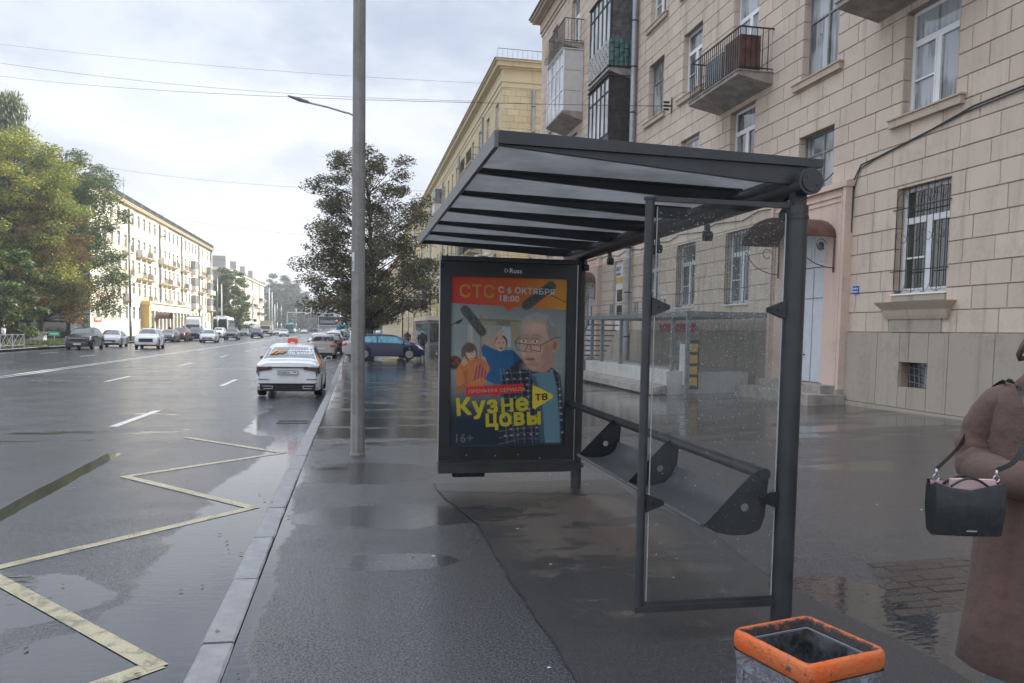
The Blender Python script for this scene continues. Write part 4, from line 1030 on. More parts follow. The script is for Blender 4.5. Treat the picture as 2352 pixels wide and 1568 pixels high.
mb = MB(); mb.box(0, .3, -.3, LL, 15, 20); mb.obj('wall', 'cream_trim', LB, fix=False)
mb = MB(); mb.box(-.03, -.10, -.4, SH[0], -.0, .9); mb.box(SH[1], -.10, -.4, LL, -.0, .9); mb.obj('plinth', 'cream_trim', LB, fix=False)
LE = Matrix.Translation((0, 16, 0)) @ Matrix.Rotation(-PI/2, 4, 'Z')
leops = [(16-4.8-j*3.9, 16-3.4-j*3.9, z0, z1) for j in range(3) for z0, z1 in LF]
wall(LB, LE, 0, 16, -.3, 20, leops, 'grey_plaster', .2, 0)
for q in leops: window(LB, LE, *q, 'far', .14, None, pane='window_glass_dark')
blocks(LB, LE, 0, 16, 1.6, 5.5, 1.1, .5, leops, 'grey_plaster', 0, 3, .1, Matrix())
drainpipe(LB, LE, 14.2, 0, 19.5, .09, y=-.13)
mb = MB(LE); mb.box(0, -.1, -.4, 16.05, 0, 1.5); mb.obj('plinth', 'plinth_plaster', LB, fix=False)
mb = MB(); zz_ = 19.3
for out, h in ((.04, .12), (.0, .35), (.12, .15), (.4, .2), (.55, .15)):
    mb.box(-out, -.0-out, zz_, LL+out, .3, zz_+h-.004); mb.box(-out, .3, zz_, .3, 16, zz_+h-.004); zz_ += h
mb.obj('cornice', 'cream_trim', LB, fix=False)
mb = MB(); mb.add([(-.6, -.6, zz_), (LL+.6, -.6, zz_), (LL+.6, 16, zz_), (-.6, 16, zz_), (5, 8, zz_+1.3), (LL-5, 8, zz_+1.3)], [(0, 1, 5, 4), (1, 2, 5), (2, 3, 4, 5), (3, 0, 4), (3, 2, 1, 0)]); mb.obj('roof', 'roof_tin', LB, fix=False)
for i in range(18):
    a = .2+i*5.1; mb = MB(); n = 22
    for j in range(n): mb.box(a+j*.22, -.36, zz_, a+j*.22+.05, -.32, zz_+.85)
    for z in (.25, .82): mb.box(a, -.37, zz_+z, a+4.9, -.31, zz_+z+.06)
    mb.box(a+.0, -.33, zz_+.05, a+4.9, -.32, zz_+.78); mb.obj('roof_railing', 'roof_tin', LB, fix=False)
for y in (132, 151.6, 169.9, 187.7, 203): drainpipe(LB, None, y-113.4, 0 if not SH[0]-1 < y-113.4 < SH[1] else 5.6, 19.4, .13, 'grey_metal', y=-.15)
# antennas on the roof
for x, y, h in ((24, 2, 3.8), (55, 3, 2.6)):
    a = empty('roof_antenna', (-34-y, 113.4+x, zz_-.2+.9), 0, 'thin television antenna mast on the cream roof, %s one' % ('nearer' if x < 40 else 'farther'), 'antenna', 'roof antennas')
    mb = MB(); mb.box(-.03, -.03, -.6, .03, .03, h); mb.obj('mast', 'grey_metal', a, fix=False)
    mb = MB(); mb.box(-.5, -.02, h-.5, .5, .02, h-.46); mb.box(-.3, -.02, h-.9, .3, .02, h-.86); mb.obj('arms', 'grey_metal', a, fix=False)
r = random.Random(21)
for k, u in enumerate(bayu):
    if k < 3: continue
    for fi in (1, 2, 3, 4):
        if k in (3,) and fi != 3: continue
        p = [(4, (3, 2, 1)), (6, (3, 2)), (7, (3, 2, 1)), (8, (3, 2, 1)), (10, (3, 2, 1)), (11, (3, 2)), (12, (3, 2, 1)), (13, (3, 2, 1)), (15, (3, 2, 1)), (16, (3, 2)), (18, (3, 2, 1)), (20, (3, 2, 1)), (21, (3, 2)), (23, (3, 2, 1)), (24, (1, 2))]
        if not any(k == a and fi in b for a, b in p): continue
        z = LF[fi][0]-.8; a, b = u-.75, u+2.0
        kind = r.random()
        s = balcony(LB, None, a, b, z, .95, .95, 'cream_trim', 'brown_railing' if kind > .3 else 'grey_metal', rail=kind > .25 and not (k in (18, 23)), step=.17)
        if kind <= .25 or k in (18, 23):
            mb = MB(); mb.box(a+.02, -.94, z+.03, b-.02, -.9, z+1); mb.box(a+.02, -.9, z+.03, a+.06, 0, z+1); mb.box(b-.06, -.9, z+.03, b-.02, 0, z+1); mb.obj('parapet', 'pvc_panel', s, fix=False)
            if k in (18, 23):
                mb = MB()
                for i in range(5): x_ = a+.05+(b-a-.1)*i/4; mb.box(x_-.04, -.94, z+1, x_+.04, -.88, z+2.7)
                mb.box(a, -.97, z+2.7, b, 0, z+2.8); mb.obj('frame', 'white_pvc', s, fix=False)
                mb = MB(); mb.box(a+.05, -.91, z+1, b-.05, -.9, z+2.7); mb.box(a+.05, -.9, z+1, a+.07, 0, z+2.7); mb.obj('pane', 'far_glass', s, fix=False)
        elif kind > .6: mb = MB(); mb.box(a+.1, -.93, z+.1, b-.1, -.925, z+.8); mb.obj('balcony_panel', 'brown_railing', s, fix=False)
# shop front annex
mb = MB(); s0, s1 = SH; mb.box(s0, -1.0, -.4, s1, -.002, .9); mb.box(s0, -1.0, 4.1, s1, -.002, 5.35); 
for i in range(12): a = s0+.9+i*(s1-s0-1.5)/11; mb.box(a-.3, -1.0, .9, a+.3, -.002, 4.1)
mb.obj('shop_front', 'cream_plaster', LB, fix=False)
mb = MB(); mb.box(s0-1.0, -1.25, -.4, s0+.2, -.003, 5.0); mb.box(s0-1.2, -1.4, 5.0, s0+.4, -.003, 5.65); mb.obj('ochre_pier', 'ochre_plaster', LB, fix=False)
mb = MB(); mb.box(s0+.42, -1.25, 5.35, s1+.1, -.003, 5.6); mb.obj('shop_cornice', 'cream_trim', LB, fix=False)
for i in range(11):
    a = s0+.9+i*(s1-s0-1.5)/11+.3; b = s0+.9+(i+1)*(s1-s0-1.5)/11-.3; window(LB, None, a, b, .9, 4.1, 'shop', -.7, None, pane='far_glass')
cn = MB(); n = 10; arc = [(1.5*math.cos(PI-PI*i/n), 2.9+1.0*math.sin(PI*i/n)) for i in range(n+1)]
cn.ring([[(a, y, z) for a, z in arc]+[(a, y, z-.05) for a, z in arc[::-1]] for y in (-1.02, -3.2)])
CN = empty('entrance_canopy', (-34, 113.4+SH[0]+5.2, -.2), PI/2, 'rust-brown rounded canopy over the shop entrance of the cream house', 'canopy')
cn.obj('hood', 'rust_sheet', CN, smooth=True)
mb = MB(); mb.box(-1.45, -3.1, .0, -1.35, -3.0, 2.9); mb.box(1.35, -3.1, 0, 1.45, -3.0, 2.9); mb.obj('posts', 'rust_sheet', CN, fix=False)
for (y, z, w, h, m, lab, cat) in ((114.9, 1.9, 3.0, .55, 'sign_red', 'long red signboard low on the sunlit corner of the cream house', 'sign'), (117.5, 5.0, 1.6, .5, 'sign_red', 'small red sign at first-floor height on the corner of the cream house', 'sign')):
    mb = MB(); mb.box(-33.99, y, z, -33.9, y+w, z+h); o = mb.obj('wall_sign', m, fix=False); tag(o, lab, cat)
    mb = MB()
    for i in range(9): mb.box(-33.9, y+.2+i*w/11, z+h*.3, -33.895, y+.2+i*w/11+w/18, z+h*.7)
    mb.obj('sign_lettering', 'sign_white', o, fix=False)
# ------------------------------------------------------------------ second cream house, farther along
L2 = empty('apartment_building', (-34, 232, -.2), PI/2, 'farther cream apartment house with boxy rooftop blocks and a grey shaded end wall', 'building', 'cream houses across the road')
L2L = 86.0; F2 = [(3.9, 5.4), (6.6, 8.1), (9.2, 10.7), (11.8, 13.3), (14.4, 15.8)]
o2 = []
for k in range(28):
    u = 1.6+k*3.0
    for z0, z1 in F2: o2.append((u, u+1.15, z0, z1))
wall(L2, None, 0, L2L, -.3, 17, o2, 'cream_plaster', .25, 0)
for q in o2: window(L2, None, *q, 'thin', .14, None, pane='far_glass')
mb = MB(); mb.box(0, .3, -.3, L2L, 14, 17); mb.obj('wall', 'cream_trim', L2, fix=False)
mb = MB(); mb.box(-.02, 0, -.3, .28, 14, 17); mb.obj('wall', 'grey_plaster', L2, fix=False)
for fi in range(5): mb = MB(); mb.box(-.06, 5.2, F2[fi][0], -.02, 6.4, F2[fi][1]); mb.obj('window', 'window_glass_dark', L2, fix=False)
mb = MB(); mb.box(-.5, -.5, 17, L2L+.5, 14.5, 17.35); mb.obj('cornice', 'cream_trim', L2, fix=False)
mb = MB(); mb.add([(-.5, -.5, 17.35), (L2L+.5, -.5, 17.35), (L2L+.5, 14.5, 17.35), (-.5, 14.5, 17.35), (7, 7, 19.2), (L2L-7, 7, 19.2)], [(0, 1, 5, 4), (1, 2, 5), (2, 3, 4, 5), (3, 0, 4)]); mb.obj('roof', 'galvanised', L2, fix=False)
for u in (4, 24, 44, 64): mb = MB(); mb.box(u, 1.5, 17.4, u+8, 8.5, 21.4); mb.obj('rooftop_block', 'grey_plaster', L2, fix=False)
for i in range(14): mb = MB(); mb.box(i*6.1+.3, -.4, 17.35, i*6.1+6.1, -.35, 18.0); mb.obj('roof_railing', 'roof_tin', L2, fix=False)
r = random.Random(5)
for k in range(2, 28):
    for fi in range(1, 4):
        if r.random() < .42:
            u = 1.6+k*3.0-.5; z = F2[fi][0]-.75; s = balcony(L2, None, u, u+2.4, z, .9, .9, 'cream_trim', 'rust_sheet', rail=False)
            mb = MB(); mb.box(u, -.92, z, u+2.4, -.88, z+.95); mb.box(u, -.88, z, u+.05, 0, z+.95); mb.obj('parapet', r.choice(['brown_railing', 'grey_metal', 'pvc_panel', 'dark_wood']), s, fix=False)
for u in (11, 30, 50, 70): drainpipe(L2, None, u, 0, 17, .12, 'grey_metal', y=-.14)
mb = MB(); mb.box(-1, -2.2, -.3, L2L, -.0, 3.4); sh = mb.obj('ground_floor_shops', 'white_plaster', L2, fix=False)
for i in range(18): mb = MB(); mb.box(.5+i*4.7, -2.26, .5, 4.3+i*4.7, -2.2, 2.7); mb.obj('pane', 'far_glass', sh, fix=False)
# distant tower block
TB = empty('tower_block', (-38, 470, 0), 0, 'distant grey high-rise with dark window bands above the trees', 'building')
mb = MB(); mb.box(-7, 0, 0, 7, 16, 26); mb.obj('body', 'grey_plaster', TB, fix=False)
for i in range(8): mb = MB(); mb.box(-6.9, -.1, 3+i*2.9, 7.1, .0, 4.5+i*2.9); mb.box(7, 0, 3+i*2.9, 7.1, 15, 4.5+i*2.9); mb.obj('window_band', 'window_glass_dark', TB, fix=False)
for (x, y, w, d, h, lab) in ((-26, 640, 22, 14, 17, 'low distant grey block with a stepped roof at the end of the street'), (-2, 700, 10, 14, 13, 'tiny pale block far off where the street vanishes')):
    b = empty('distant_block', (x, y, -.3), 0, lab, 'building'); mb = MB(); mb.box(-w/2, 0, 0, w/2, d, h); mb.box(-w/4, 2, h, w/4, d-2, h+2.2); mb.obj('body', 'grey_plaster', b, fix=False)
    for i in range(int(h/3)-1): mb = MB(); mb.box(-w/2+.5, -.05, 3+i*3, w/2-.5, 0, 4.3+i*3); mb.obj('window_band', 'window_glass_dark', b, fix=False)
# next house along the right side, past the yellow one
N2 = empty('apartment_building', (10.4, 305, -.2), HP, 'farthest pale yellow house on the right, seen as a sliver past the long yellow one', 'building', 'stone apartment houses along the right pavement')
no = [(1.5+k*3.8, 2.8+k*3.8, z0, z1) for k in range(32) for z0, z1 in YF]
wall(N2, None, 0, 125, -.3, 18.6, no, 'yellow_stone', .2, 0)
for q in no: window(N2, None, *q, 'thin', .15, None, pane='far_glass')
mb = MB(); mb.box(0, .3, -.3, 125, 12, 18.6); mb.obj('wall', 'yellow_trim', N2, fix=False)
mb = MB(); mb.box(0, -.5, 18.6, 125.5, 12.5, 19.1); mb.obj('cornice', 'yellow_trim', N2, fix=False)
mb = MB(); mb.add([(0, -.6, 19.1), (125.6, -.6, 19.1), (125.6, 12.6, 19.1), (0, 12.6, 19.1), (3, 6, 20.6), (122, 6, 20.6)], [(0, 1, 5, 4), (1, 2, 5), (2, 3, 4, 5), (0, 4, 3)]); mb.obj('roof', 'roof_tin', N2, fix=False)
# ------------------------------------------------------------------ bus shelter
BS = empty('bus_shelter', (2.32, 3.93, 0), 0, 'dark grey steel and glass bus shelter with a sloping ribbed roof', 'bus shelter')
def L_(mb, name, m, par=BS, **k): mb_ = mb.obj(name, m, par, **k); mb_.location = (-2.32, -3.93, 0) if par == BS else (0, 0, 0); return mb_
for (x, y, z1) in ((2.32, 3.93, 2.34), (2.32, 8.1, 2.42)):
    mb = MB(); mb.tube([(x, y, -.04), (x, y, z1)], .056, 24); mb.lathe([(.06, 0), (.06, .018), (.056, .022)], (x, y, z1-.07), 24); mb.box(x-.034, y-.03, z1, x+.034, y+.03, 2.42)
    p = L_(mb, 'post', 'shelter_metal', smooth=True)
mb = MB(); mb.tube([(2.33, 3.84, 2.455), (2.33, 8.62, 2.455)], .063, 28); L_(mb, 'roof_tube', 'shelter_metal', smooth=True)
mb = MB(); mb.tube([(2.33, 3.825, 2.455), (2.33, 3.84, 2.455)], .069, 28); mb.tube([(2.33, 3.817, 2.455), (2.33, 3.825, 2.455)], .052, 24)
for dx, dz in ((-.03, .02), (.03, -.02)): mb.tube([(2.33+dx, 3.812, 2.455+dz), (2.33+dx, 3.818, 2.455+dz)], .006, 8)
mb.tube([(2.40, 3.85, 2.46), (2.43, 3.85, 2.47), (2.47, 3.85, 2.51)], .004, 5)
L_(mb, 'end_cap', 'shelter_metal', smooth=True)
def roofz(x): return 2.615-.04*(x-.67)/1.75
for i in range(7):
    y = 3.93+i*.781; mb = MB(); h0, h1 = (.055, .125) if i == 0 else (.042, .10); w = .035 if i else .03
    mb.add([(x, y+s*w/2, z) for s in (-1, 1) for x, z in ((.69, roofz(.69)-.014), (2.36, roofz(2.36)-.014), (2.36, roofz(2.36)-h1), (2.1, roofz(2.1)-h1), (.69, roofz(.69)-h0))],
           [(0, 1, 2, 3, 4), (9, 8, 7, 6, 5), (0, 5, 6, 1), (1, 6, 7, 2), (2, 7, 8, 3), (3, 8, 9, 4), (4, 9, 5, 0)])
    mb.add([(x, y+s*w*.95, z) for s in (-1, 1) for x, z in ((.69, roofz(.69)-.0145), (2.38, roofz(2.38)-.0145), (2.38, roofz(2.38)-.027), (.69, roofz(.69)-.027))], [(0, 1, 2, 3), (7, 6, 5, 4), (0, 4, 5, 1), (1, 5, 6, 2), (2, 6, 7, 3), (3, 7, 4, 0)])
    L_(mb, 'roof_rib', 'shelter_metal')
for i in range(6):
    y0, y1 = 3.93+i*.781+.004, 3.93+(i+1)*.781-.004; mb = MB()
    mb.add([(x, y, roofz(x)-.013+d) for d in (0, .01) for y in (y0, y1) for x in (.69, 2.41)], [(0, 1, 3, 2), (4, 6, 7, 5), (0, 4, 5, 1), (2, 3, 7, 6), (0, 2, 6, 4), (1, 5, 7, 3)]); L_(mb, 'roof_panel', 'roof_sheet')
mb = MB(); mb.box(.665, 3.90, 2.545, .688, 8.64, 2.625); L_(mb, 'front_fascia', 'shelter_light_metal')
for y, q in ((3.895, 0), (8.625, 0)):
    mb = MB(); mb.add([(x, y+dy, z) for dy in (0, .02) for x, z in ((.688, roofz(.688)+.012), (2.44, roofz(2.44)+.012), (2.44, roofz(2.44)-.022), (2.41, roofz(2.41)-.03), (.688, roofz(.69)-.05))], [(0, 1, 2, 3, 4), (9, 8, 7, 6, 5), (0, 5, 6, 1), (1, 6, 7, 2), (2, 7, 8, 3), (3, 8, 9, 4), (4, 9, 5, 0)])
    L_(mb, 'side_fascia', 'shelter_metal')
mb = MB(); mb.box(2.42, 3.915, roofz(2.42)-.025, 2.45, 8.624, roofz(2.42)+.01); L_(mb, 'gutter', 'shelter_metal')
# near side screen
mb = MB(); mb.tube([(1.487, 3.93, .175), (1.487, 3.93, 2.345)], .0235, 16); mb.lathe([(.032, 0), (.032, .012)], (1.487, 3.93, 2.335), 16); L_(mb, 'slim_post', 'shelter_metal', smooth=True)
mb = MB(); mb.box(1.50, 3.915, 2.328, 2.27, 3.945, 2.352); L_(mb, 'top_rail', 'shelter_metal')
mb = MB(); mb.box(1.46, 3.905, .17, 2.27, 3.955, .205); mb.box(1.51, 3.92, .205, 2.26, 3.928, .225); L_(mb, 'bottom_rail', 'shelter_metal')
mb = MB(); mb.box(1.530, 3.926, .215, 2.252, 3.934, 2.30); gp = L_(mb, 'side_glass', 'shelter_glass')
mb = MB(); mb.box(2.2525, 3.925, .215, 2.2545, 3.935, 2.30); mb.box(1.5275, 3.925, .215, 1.5295, 3.935, 2.30); mb.box(1.53, 3.925, .2125, 2.252, 3.935, .2148); e = mb.obj('glass_edge', 'rain_drop', gp); 
mb = MB(); r = random.Random(2)
for k in range(3000):
    z = .3+1.98*(r.random()**.62); x = r.uniform(1.54, 2.245)
    if r.random() > .25+.75*smooth01((z-.9)/.9): continue
    s = abs(r.gauss(.0008, .0007))+.0007; y = 3.9255; h = s*.7
    mb.add([(x-s, y, z), (x, y, z-s*1.25), (x+s, y, z), (x, y, z+s), (x, y-h, z-s*.1)], [(0, 1, 4), (1, 2, 4), (2, 3, 4), (3, 0, 4)])
o = mb.obj('rain_drops', 'rain_drop', gp, fix=False); o['kind'] = 'stuff'
def clamp(x, z, sgn):
    mb = MB(); n = 8; a = [(x, z-.05), (x, z+.045)]
    tip = [(x+sgn*(.085+.015*math.sin(t)), z-.002+.016*math.cos(t)) for t in [PI*i/n for i in range(n+1)]]
    poly = [(x, z-.052)]+[(x+sgn*.085+sgn*.016*math.sin(t), z-.004-.016*math.cos(t)) for t in [PI*i/n for i in range(n+1)]]+[(x, z+.046)]
    mb.prism(poly, 3.912, 3.924); mb.prism(poly, 3.936, 3.948)
    for dx, m in ((.045, 0), (.082, 0)): mb.tube([(x+sgn*dx, 3.906, z-.003), (x+sgn*dx, 3.95, z-.003)], .008, 8)
    L_(mb, 'glass_clamp', 'black_frame')
for z in (1.79, .76): clamp(1.508, z, 1); clamp(2.268, z, -1)
# rear glass, hung from the tube
for y0, y1 in ((4.02, 6.055), (6.065, 8.03)): mb = MB(); mb.box(2.345, y0, .26, 2.353, y1, 2.30); L_(mb, 'rear_glass', 'shelter_glass')
for y in (4.1, 5.1, 6.0, 6.12, 7.2, 8.0):
    mb = MB(); mb.bar((2.34, y, 2.40), (2.348, y, 2.33), .03, .03); mb.tube([(2.325, y, 2.315), (2.375, y, 2.315)], .034, 14); L_(mb, 'glass_hanger', 'black_frame')
for y in (4.0, 6.06, 8.05): mb = MB(); mb.box(2.30, y-.03, .22, 2.38, y+.03, .27); L_(mb, 'glass_foot', 'shelter_metal')
# bench hung on a tube
BN = empty('bench', (2.2, 3.98, .6), 0, 'dark steel shell bench on perforated triangular brackets inside the bus shelter', 'bench')
def B_(mb, name, m, **k): o = mb.obj(name, m, BN, **k); o.location = (-2.2, -3.98, -.6); return o
mb = MB(); mb.tube([(2.22, 3.98, .885), (2.22, 8.05, .90)], .034, 16); B_(mb, 'back_tube', 'shelter_metal', smooth=True)
def bracket(y):
    poly = [(1.875, .605), (1.95, .565), (2.05, .545), (2.15, .548), (2.21, .575), (2.235, .64), (2.25, .86), (2.19, .905), (2.15, .885)]
    n = 14; hc = (2.115, .70); r = .024
    mb = MB(); c = [(hc[0]+r*math.cos(2*PI*i/n), hc[1]+r*math.sin(2*PI*i/n)) for i in range(n)]
    # ring of quads between hole and outline
    import bmesh
    out = []
    for i in range(n):
        a = 2*PI*i/n; d = (math.cos(a), math.sin(a)); best = 9
        for (p, q) in zip(poly, poly[1:]+poly[:1]):
            ex, ez = q[0]-p[0], q[1]-p[1]; den = d[0]*ez-d[1]*ex
            if abs(den) < 1e-9: continue
            t = ((p[0]-hc[0])*ez-(p[1]-hc[1])*ex)/den; s = ((p[0]-hc[0])*d[1]-(p[1]-hc[1])*d[0])/den
            if t > 0 and -1e-6 <= s <= 1+1e-6: best = min(best, t)
        out.append((a, (hc[0]+best*d[0], hc[1]+best*d[1])))
    for p in poly: out.append((math.atan2(p[1]-hc[1], p[0]-hc[0]) % (2*PI), p))
    out.sort(); m = len(out)
    inner = [(hc[0]+r*math.cos(a), hc[1]+r*math.sin(a)) for a, _ in out]; outer = [p for _, p in out]
    v = [(x, y+s, z) for s in (-.004, .004) for x, z in inner+outer]
    f = []
    for i in range(m):
        j = (i+1) % m; f += [(i, j, m+j, m+i), (2*m+i, 3*m+i, 3*m+j, 2*m+j), (m+i, m+j, 3*m+j, 3*m+i), (i, 2*m+i, 2*m+j, j)]
    mb.add(v, f); B_(mb, 'bracket', 'black_frame')
for y in (4.0, 5.24, 6.48): bracket(y)
mb = MB(); prof = [(1.875, .612), (1.93, .592), (2.0, .582), (2.08, .585), (2.15, .605), (2.2, .65), (2.225, .72)]
for a, b in ((4.006, 5.234), (5.246, 6.474)):
    rings = []
    for k in range(5): y = a+(b-a)*k/4; rings.append([(x, y, z) for x, z in prof]+[(x+.002, y, z-.006) for x, z in prof[::-1]])
    mb = MB(); mb.ring(rings); mb.tube([(1.872, a, .605), (1.872, b, .605)], .012, 10); B_(mb, 'seat', 'seat_metal', smooth=True)
# ------------------------------------------------------------------ advertising panel
AP = empty('advertising_panel', (1.55, 8.1, 0), 0, 'black framed poster case with red and yellow series poster at the shelter end', 'advertising panel')
def A_(mb, name, m, par=AP, **k): o = mb.obj(name, m, par, **k); o.location = (-1.55, -8.1, 0) if par == AP else (0, 0, 0); return o
Y0 = 8.02
mb = MB(); mb.box(.85, 8.05, .32, 2.25, 8.19, 2.34); A_(mb, 'case', 'black_frame')
mb = MB()
for q in ((.84, .955, .31, 2.335), (2.165, 2.262, .31, 2.335), (.955, 2.165, .31, .46), (.955, 2.165, 2.19, 2.335)): mb.box(q[0], Y0, q[2], q[1], 8.05, q[3])
A_(mb, 'frame', 'black_frame')
mb = MB(); mb.box(.85, 8.01, 2.345, 2.27, 8.2, 2.39); A_(mb, 'top_cap', 'shelter_metal')
for x in (.834, 2.262): mb = MB(); mb.box(x, 8.0, .31, x+.006, 8.03, 2.34); A_(mb, 'edge_strip', 'silver_trim')
mb = MB(); mb.box(.845, 8.03, .18, 2.30, 8.18, .295); mb.box(.845, 8.015, .275, 2.30, 8.03, .292); A_(mb, 'bottom_beam', 'shelter_metal')
mb = MB(); mb.box(1.0, 8.06, .135, 1.33, 8.16, .18); A_(mb, 'foot', 'black_rubber')
for x, z in ((1.13, .37), (1.43, .36), (1.67, .37), (1.9, .33)): mb = MB(); mb.tube([(x, Y0-.004, z), (x, Y0, z)], .006, 8); A_(mb, 'rivet', 'silver_trim')
# the printed sheet: colours per vertex, painted here
def paint_poster():
    W, H = 274, 405; SX = 822/W
    img = np.zeros((H, W, 3)); yy, xx = np.mgrid[0:H, 0:W]; px = 118+(xx+.5)*SX; py = 125+(yy+.5)*SX
    def blend(a, c):
        a = np.clip(a, 0, 1)[..., None]; img[:] = img*(1-a)+np.array(c)*a if not isinstance(c, np.ndarray) else img*(1-a)+c*a
    def rot(cx, cy, ang):
        ca, sa = math.cos(ang), math.sin(ang); dx, dy = px-cx, py-cy; return dx*ca+dy*sa, -dx*sa+dy*ca
    def ell(cx, cy, rx, ry, c, ang=0, soft=4, amt=1):
        u, v = rot(cx, cy, ang); d = np.sqrt((u/rx)**2+(v/ry)**2); s = soft/min(rx, ry); blend((1+s/2-d)/s*amt, c)
    def poly(pts, c, soft=3, amt=1):
        inside = np.zeros(px.shape, bool); dist = np.full(px.shape, 1e9); n = len(pts)
        for i in range(n):
            (x1, y1), (x2, y2) = pts[i], pts[(i+1) % n]
            cond = ((y1 > py) != (y2 > py)); xi = (x2-x1)*(py-y1)/((y2-y1) if y2 != y1 else 1e-9)+x1; inside ^= cond & (px < xi)
            ex, ey = x2-x1, y2-y1; t = np.clip(((px-x1)*ex+(py-y1)*ey)/(ex*ex+ey*ey+1e-9), 0, 1); dist = np.minimum(dist, np.hypot(px-x1-t*ex, py-y1-t*ey))
        sd = np.where(inside, dist, -dist); blend((sd/soft+.5)*amt, c)
    def line(pts, w, c, soft=2, amt=1):
        dist = np.full(px.shape, 1e9)
        for (x1, y1), (x2, y2) in zip(pts, pts[1:]):
            ex, ey = x2-x1, y2-y1; t = np.clip(((px-x1)*ex+(py-y1)*ey)/(ex*ex+ey*ey+1e-9), 0, 1); dist = np.minimum(dist, np.hypot(px-x1-t*ex, py-y1-t*ey))
        blend(((w/2-dist)/soft+.5)*amt, c)
    rg = np.random.default_rng(5)
    def grain(s):
        g = rg.random((H//s+2, W//s+2)); return np.kron(g, np.ones((s, s)))[:H, :W]
    # room
    img[:] = (.20, .215, .20); 
    blend(((py-340)/60)*.5, (.25, .26, .235)); blend(((py-760)/300), (.035, .05, .065)); blend((py-1000)/150, (.012, .018, .028))
    poly([(300, 420), (620, 430), (620, 470), (300, 465)], (.16, .15, .11))
    for i in range(9): poly([(325+i*13, 440), (333+i*13, 440), (336+i*12, 720), (326+i*12, 720)], (.33, .30, .20), 5, .7)
    poly([(478, 480), (540, 480), (545, 620), (480, 620)], (.36, .42, .42)); poly([(535, 440), (610, 440), (612, 600), (560, 610)], (.27, .24, .15), 6)
    poly([(118, 345), (245, 345), (245, 640), (118, 660)], (.21, .235, .225), 10); line([(262, 440), (262, 600)], 22, (.36, .35, .30), 6)
    line([(330, 400), (330, 700)], 14, (.22, .17, .11), 5); line([(240, 470), (240, 620)], 5, (.38, .38, .34))
    ell(150, 735, 52, 48, (.035, .03, .028), 0, 16); 
    for a, b in ((130, 700), (160, 715), (145, 740), (175, 735)): ell(a, b, 13, 11, (.22, .04, .03), 0, 8)
    # woman in orange shirt
    ell(250, 660, 55, 68, (.09, .06, .04), 0, 10); poly([(190, 690), (235, 590), (300, 640), (320, 760), (250, 740)], (.12, .08, .05), 14, .8)
    poly([(205, 720), (330, 700), (400, 745), (385, 850), (350, 905), (240, 915), (165, 890), (160, 790), (180, 750)], (.48, .145, .04), 8)
    poly([(300, 760), (330, 740), (415, 850), (330, 840), (270, 870)], (.34, .06, .05), 6); 
    for i in range(5): line([(295+i*22, 745+i*4), (280+i*22, 865)], 4, (.55, .30, .26), 3, .6)
    poly([(240, 780), (250, 900), (225, 900), (205, 800)], (.33, .09, .03), 14, .7)
    ell(262, 668, 34, 46, (.50, .315, .22), -.1, 6); ell(256, 640, 40, 22, (.10, .065, .045), -.25, 8); ell(250, 662, 5, 3, (.07, .04, .03)); ell(275, 660, 5, 3, (.07, .04, .03)); ell(268, 703, 9, 4, (.36, .10, .08)); line([(265, 665), (268, 685)], 4, (.36, .2, .14), 4)
    poly([(225, 700), (215, 690), (195, 735), (215, 760), (240, 735)], (.46, .28, .2), 6); poly([(145, 960), (240, 930), (230, 880), (170, 900)], (.30, .10, .05), 10)
    # man in blue T-shirt, hand on forehead
    poly([(345, 660), (420, 640), (560, 640), (615, 700), (625, 860), (440, 890), (360, 850), (400, 780)], (.018, .085, .19), 8); poly([(560, 650), (610, 690), (600, 800), (570, 780)], (.012, .05, .12), 12, .8)
    poly([(335, 640), (345, 600), (440, 530), (465, 560), (395, 625), (370, 665)], (.44, .26, .18), 6); poly([(333, 625), (352, 600), (430, 640), (400, 680), (345, 690)], (.02, .09, .20), 8)
    ell(475, 590, 44, 55, (.055, .04, .03), 0, 8); ell(470, 600, 39, 50, (.52, .31, .22), .05, 6); poly([(450, 575), (440, 525), (470, 490), (490, 510), (480, 560)], (.48, .29, .2), 6)
    ell(458, 590, 6, 4, (.06, .04, .03)); ell(490, 588, 6, 4, (.06, .04, .03)); ell(474, 629, 13, 6, (.16, .05, .04)); line([(473, 592), (470, 612)], 5, (.35, .19, .13), 4)
    # older man in front: grey hair, glasses, checked shirt
    poly([(620, 700), (700, 790), (840, 760), (905, 820), (925, 1000), (915, 1310), (560, 1310), (500, 1100), (470, 900), (500, 800)], (.018, .022, .035), 8)
    for i in range(10): line([(470+i*48-30*math.sin(i), 770), (490+i*46, 950), (530+i*43+12*math.sin(i*2), 1310)], 6, (.17, .17, .18), 6, .6)
    for i in range(12): line([(470, 810+i*46), (640, 800+i*44+8*math.sin(i)), (925, 770+i*47)], 6, (.16, .16, .17), 6, .55)
    for i in range(10):
        for j in range(11):
            if rg.random() < .75: ell(474+i*46+j*4, 806+j*45-i*2.5, 8, 6, (.42, .40, .39), 0, 6, .7)
    for k in range(5): line([(560+k*75, 820+k*10), (600+k*66, 1290)], 34, (.008, .01, .016), 40, .5)
    poly([(690, 810), (760, 800), (850, 790), (880, 900), (900, 1100), (915, 1310), (800, 1310), (770, 1000)], (.10, .19, .235), 10); poly([(690, 810), (740, 980), (760, 1310), (800, 1310), (780, 1000), (730, 830)], (.04, .07, .1), 14, .7)
    poly([(640, 700), (850, 650), (845, 760), (790, 800), (700, 790)], (.40, .21, .145), 10)
    ell(742, 480, 132, 110, (.30, .29, .275), .12, 10); ell(700, 470, 90, 60, (.42, .30, .24), -.2, 26)
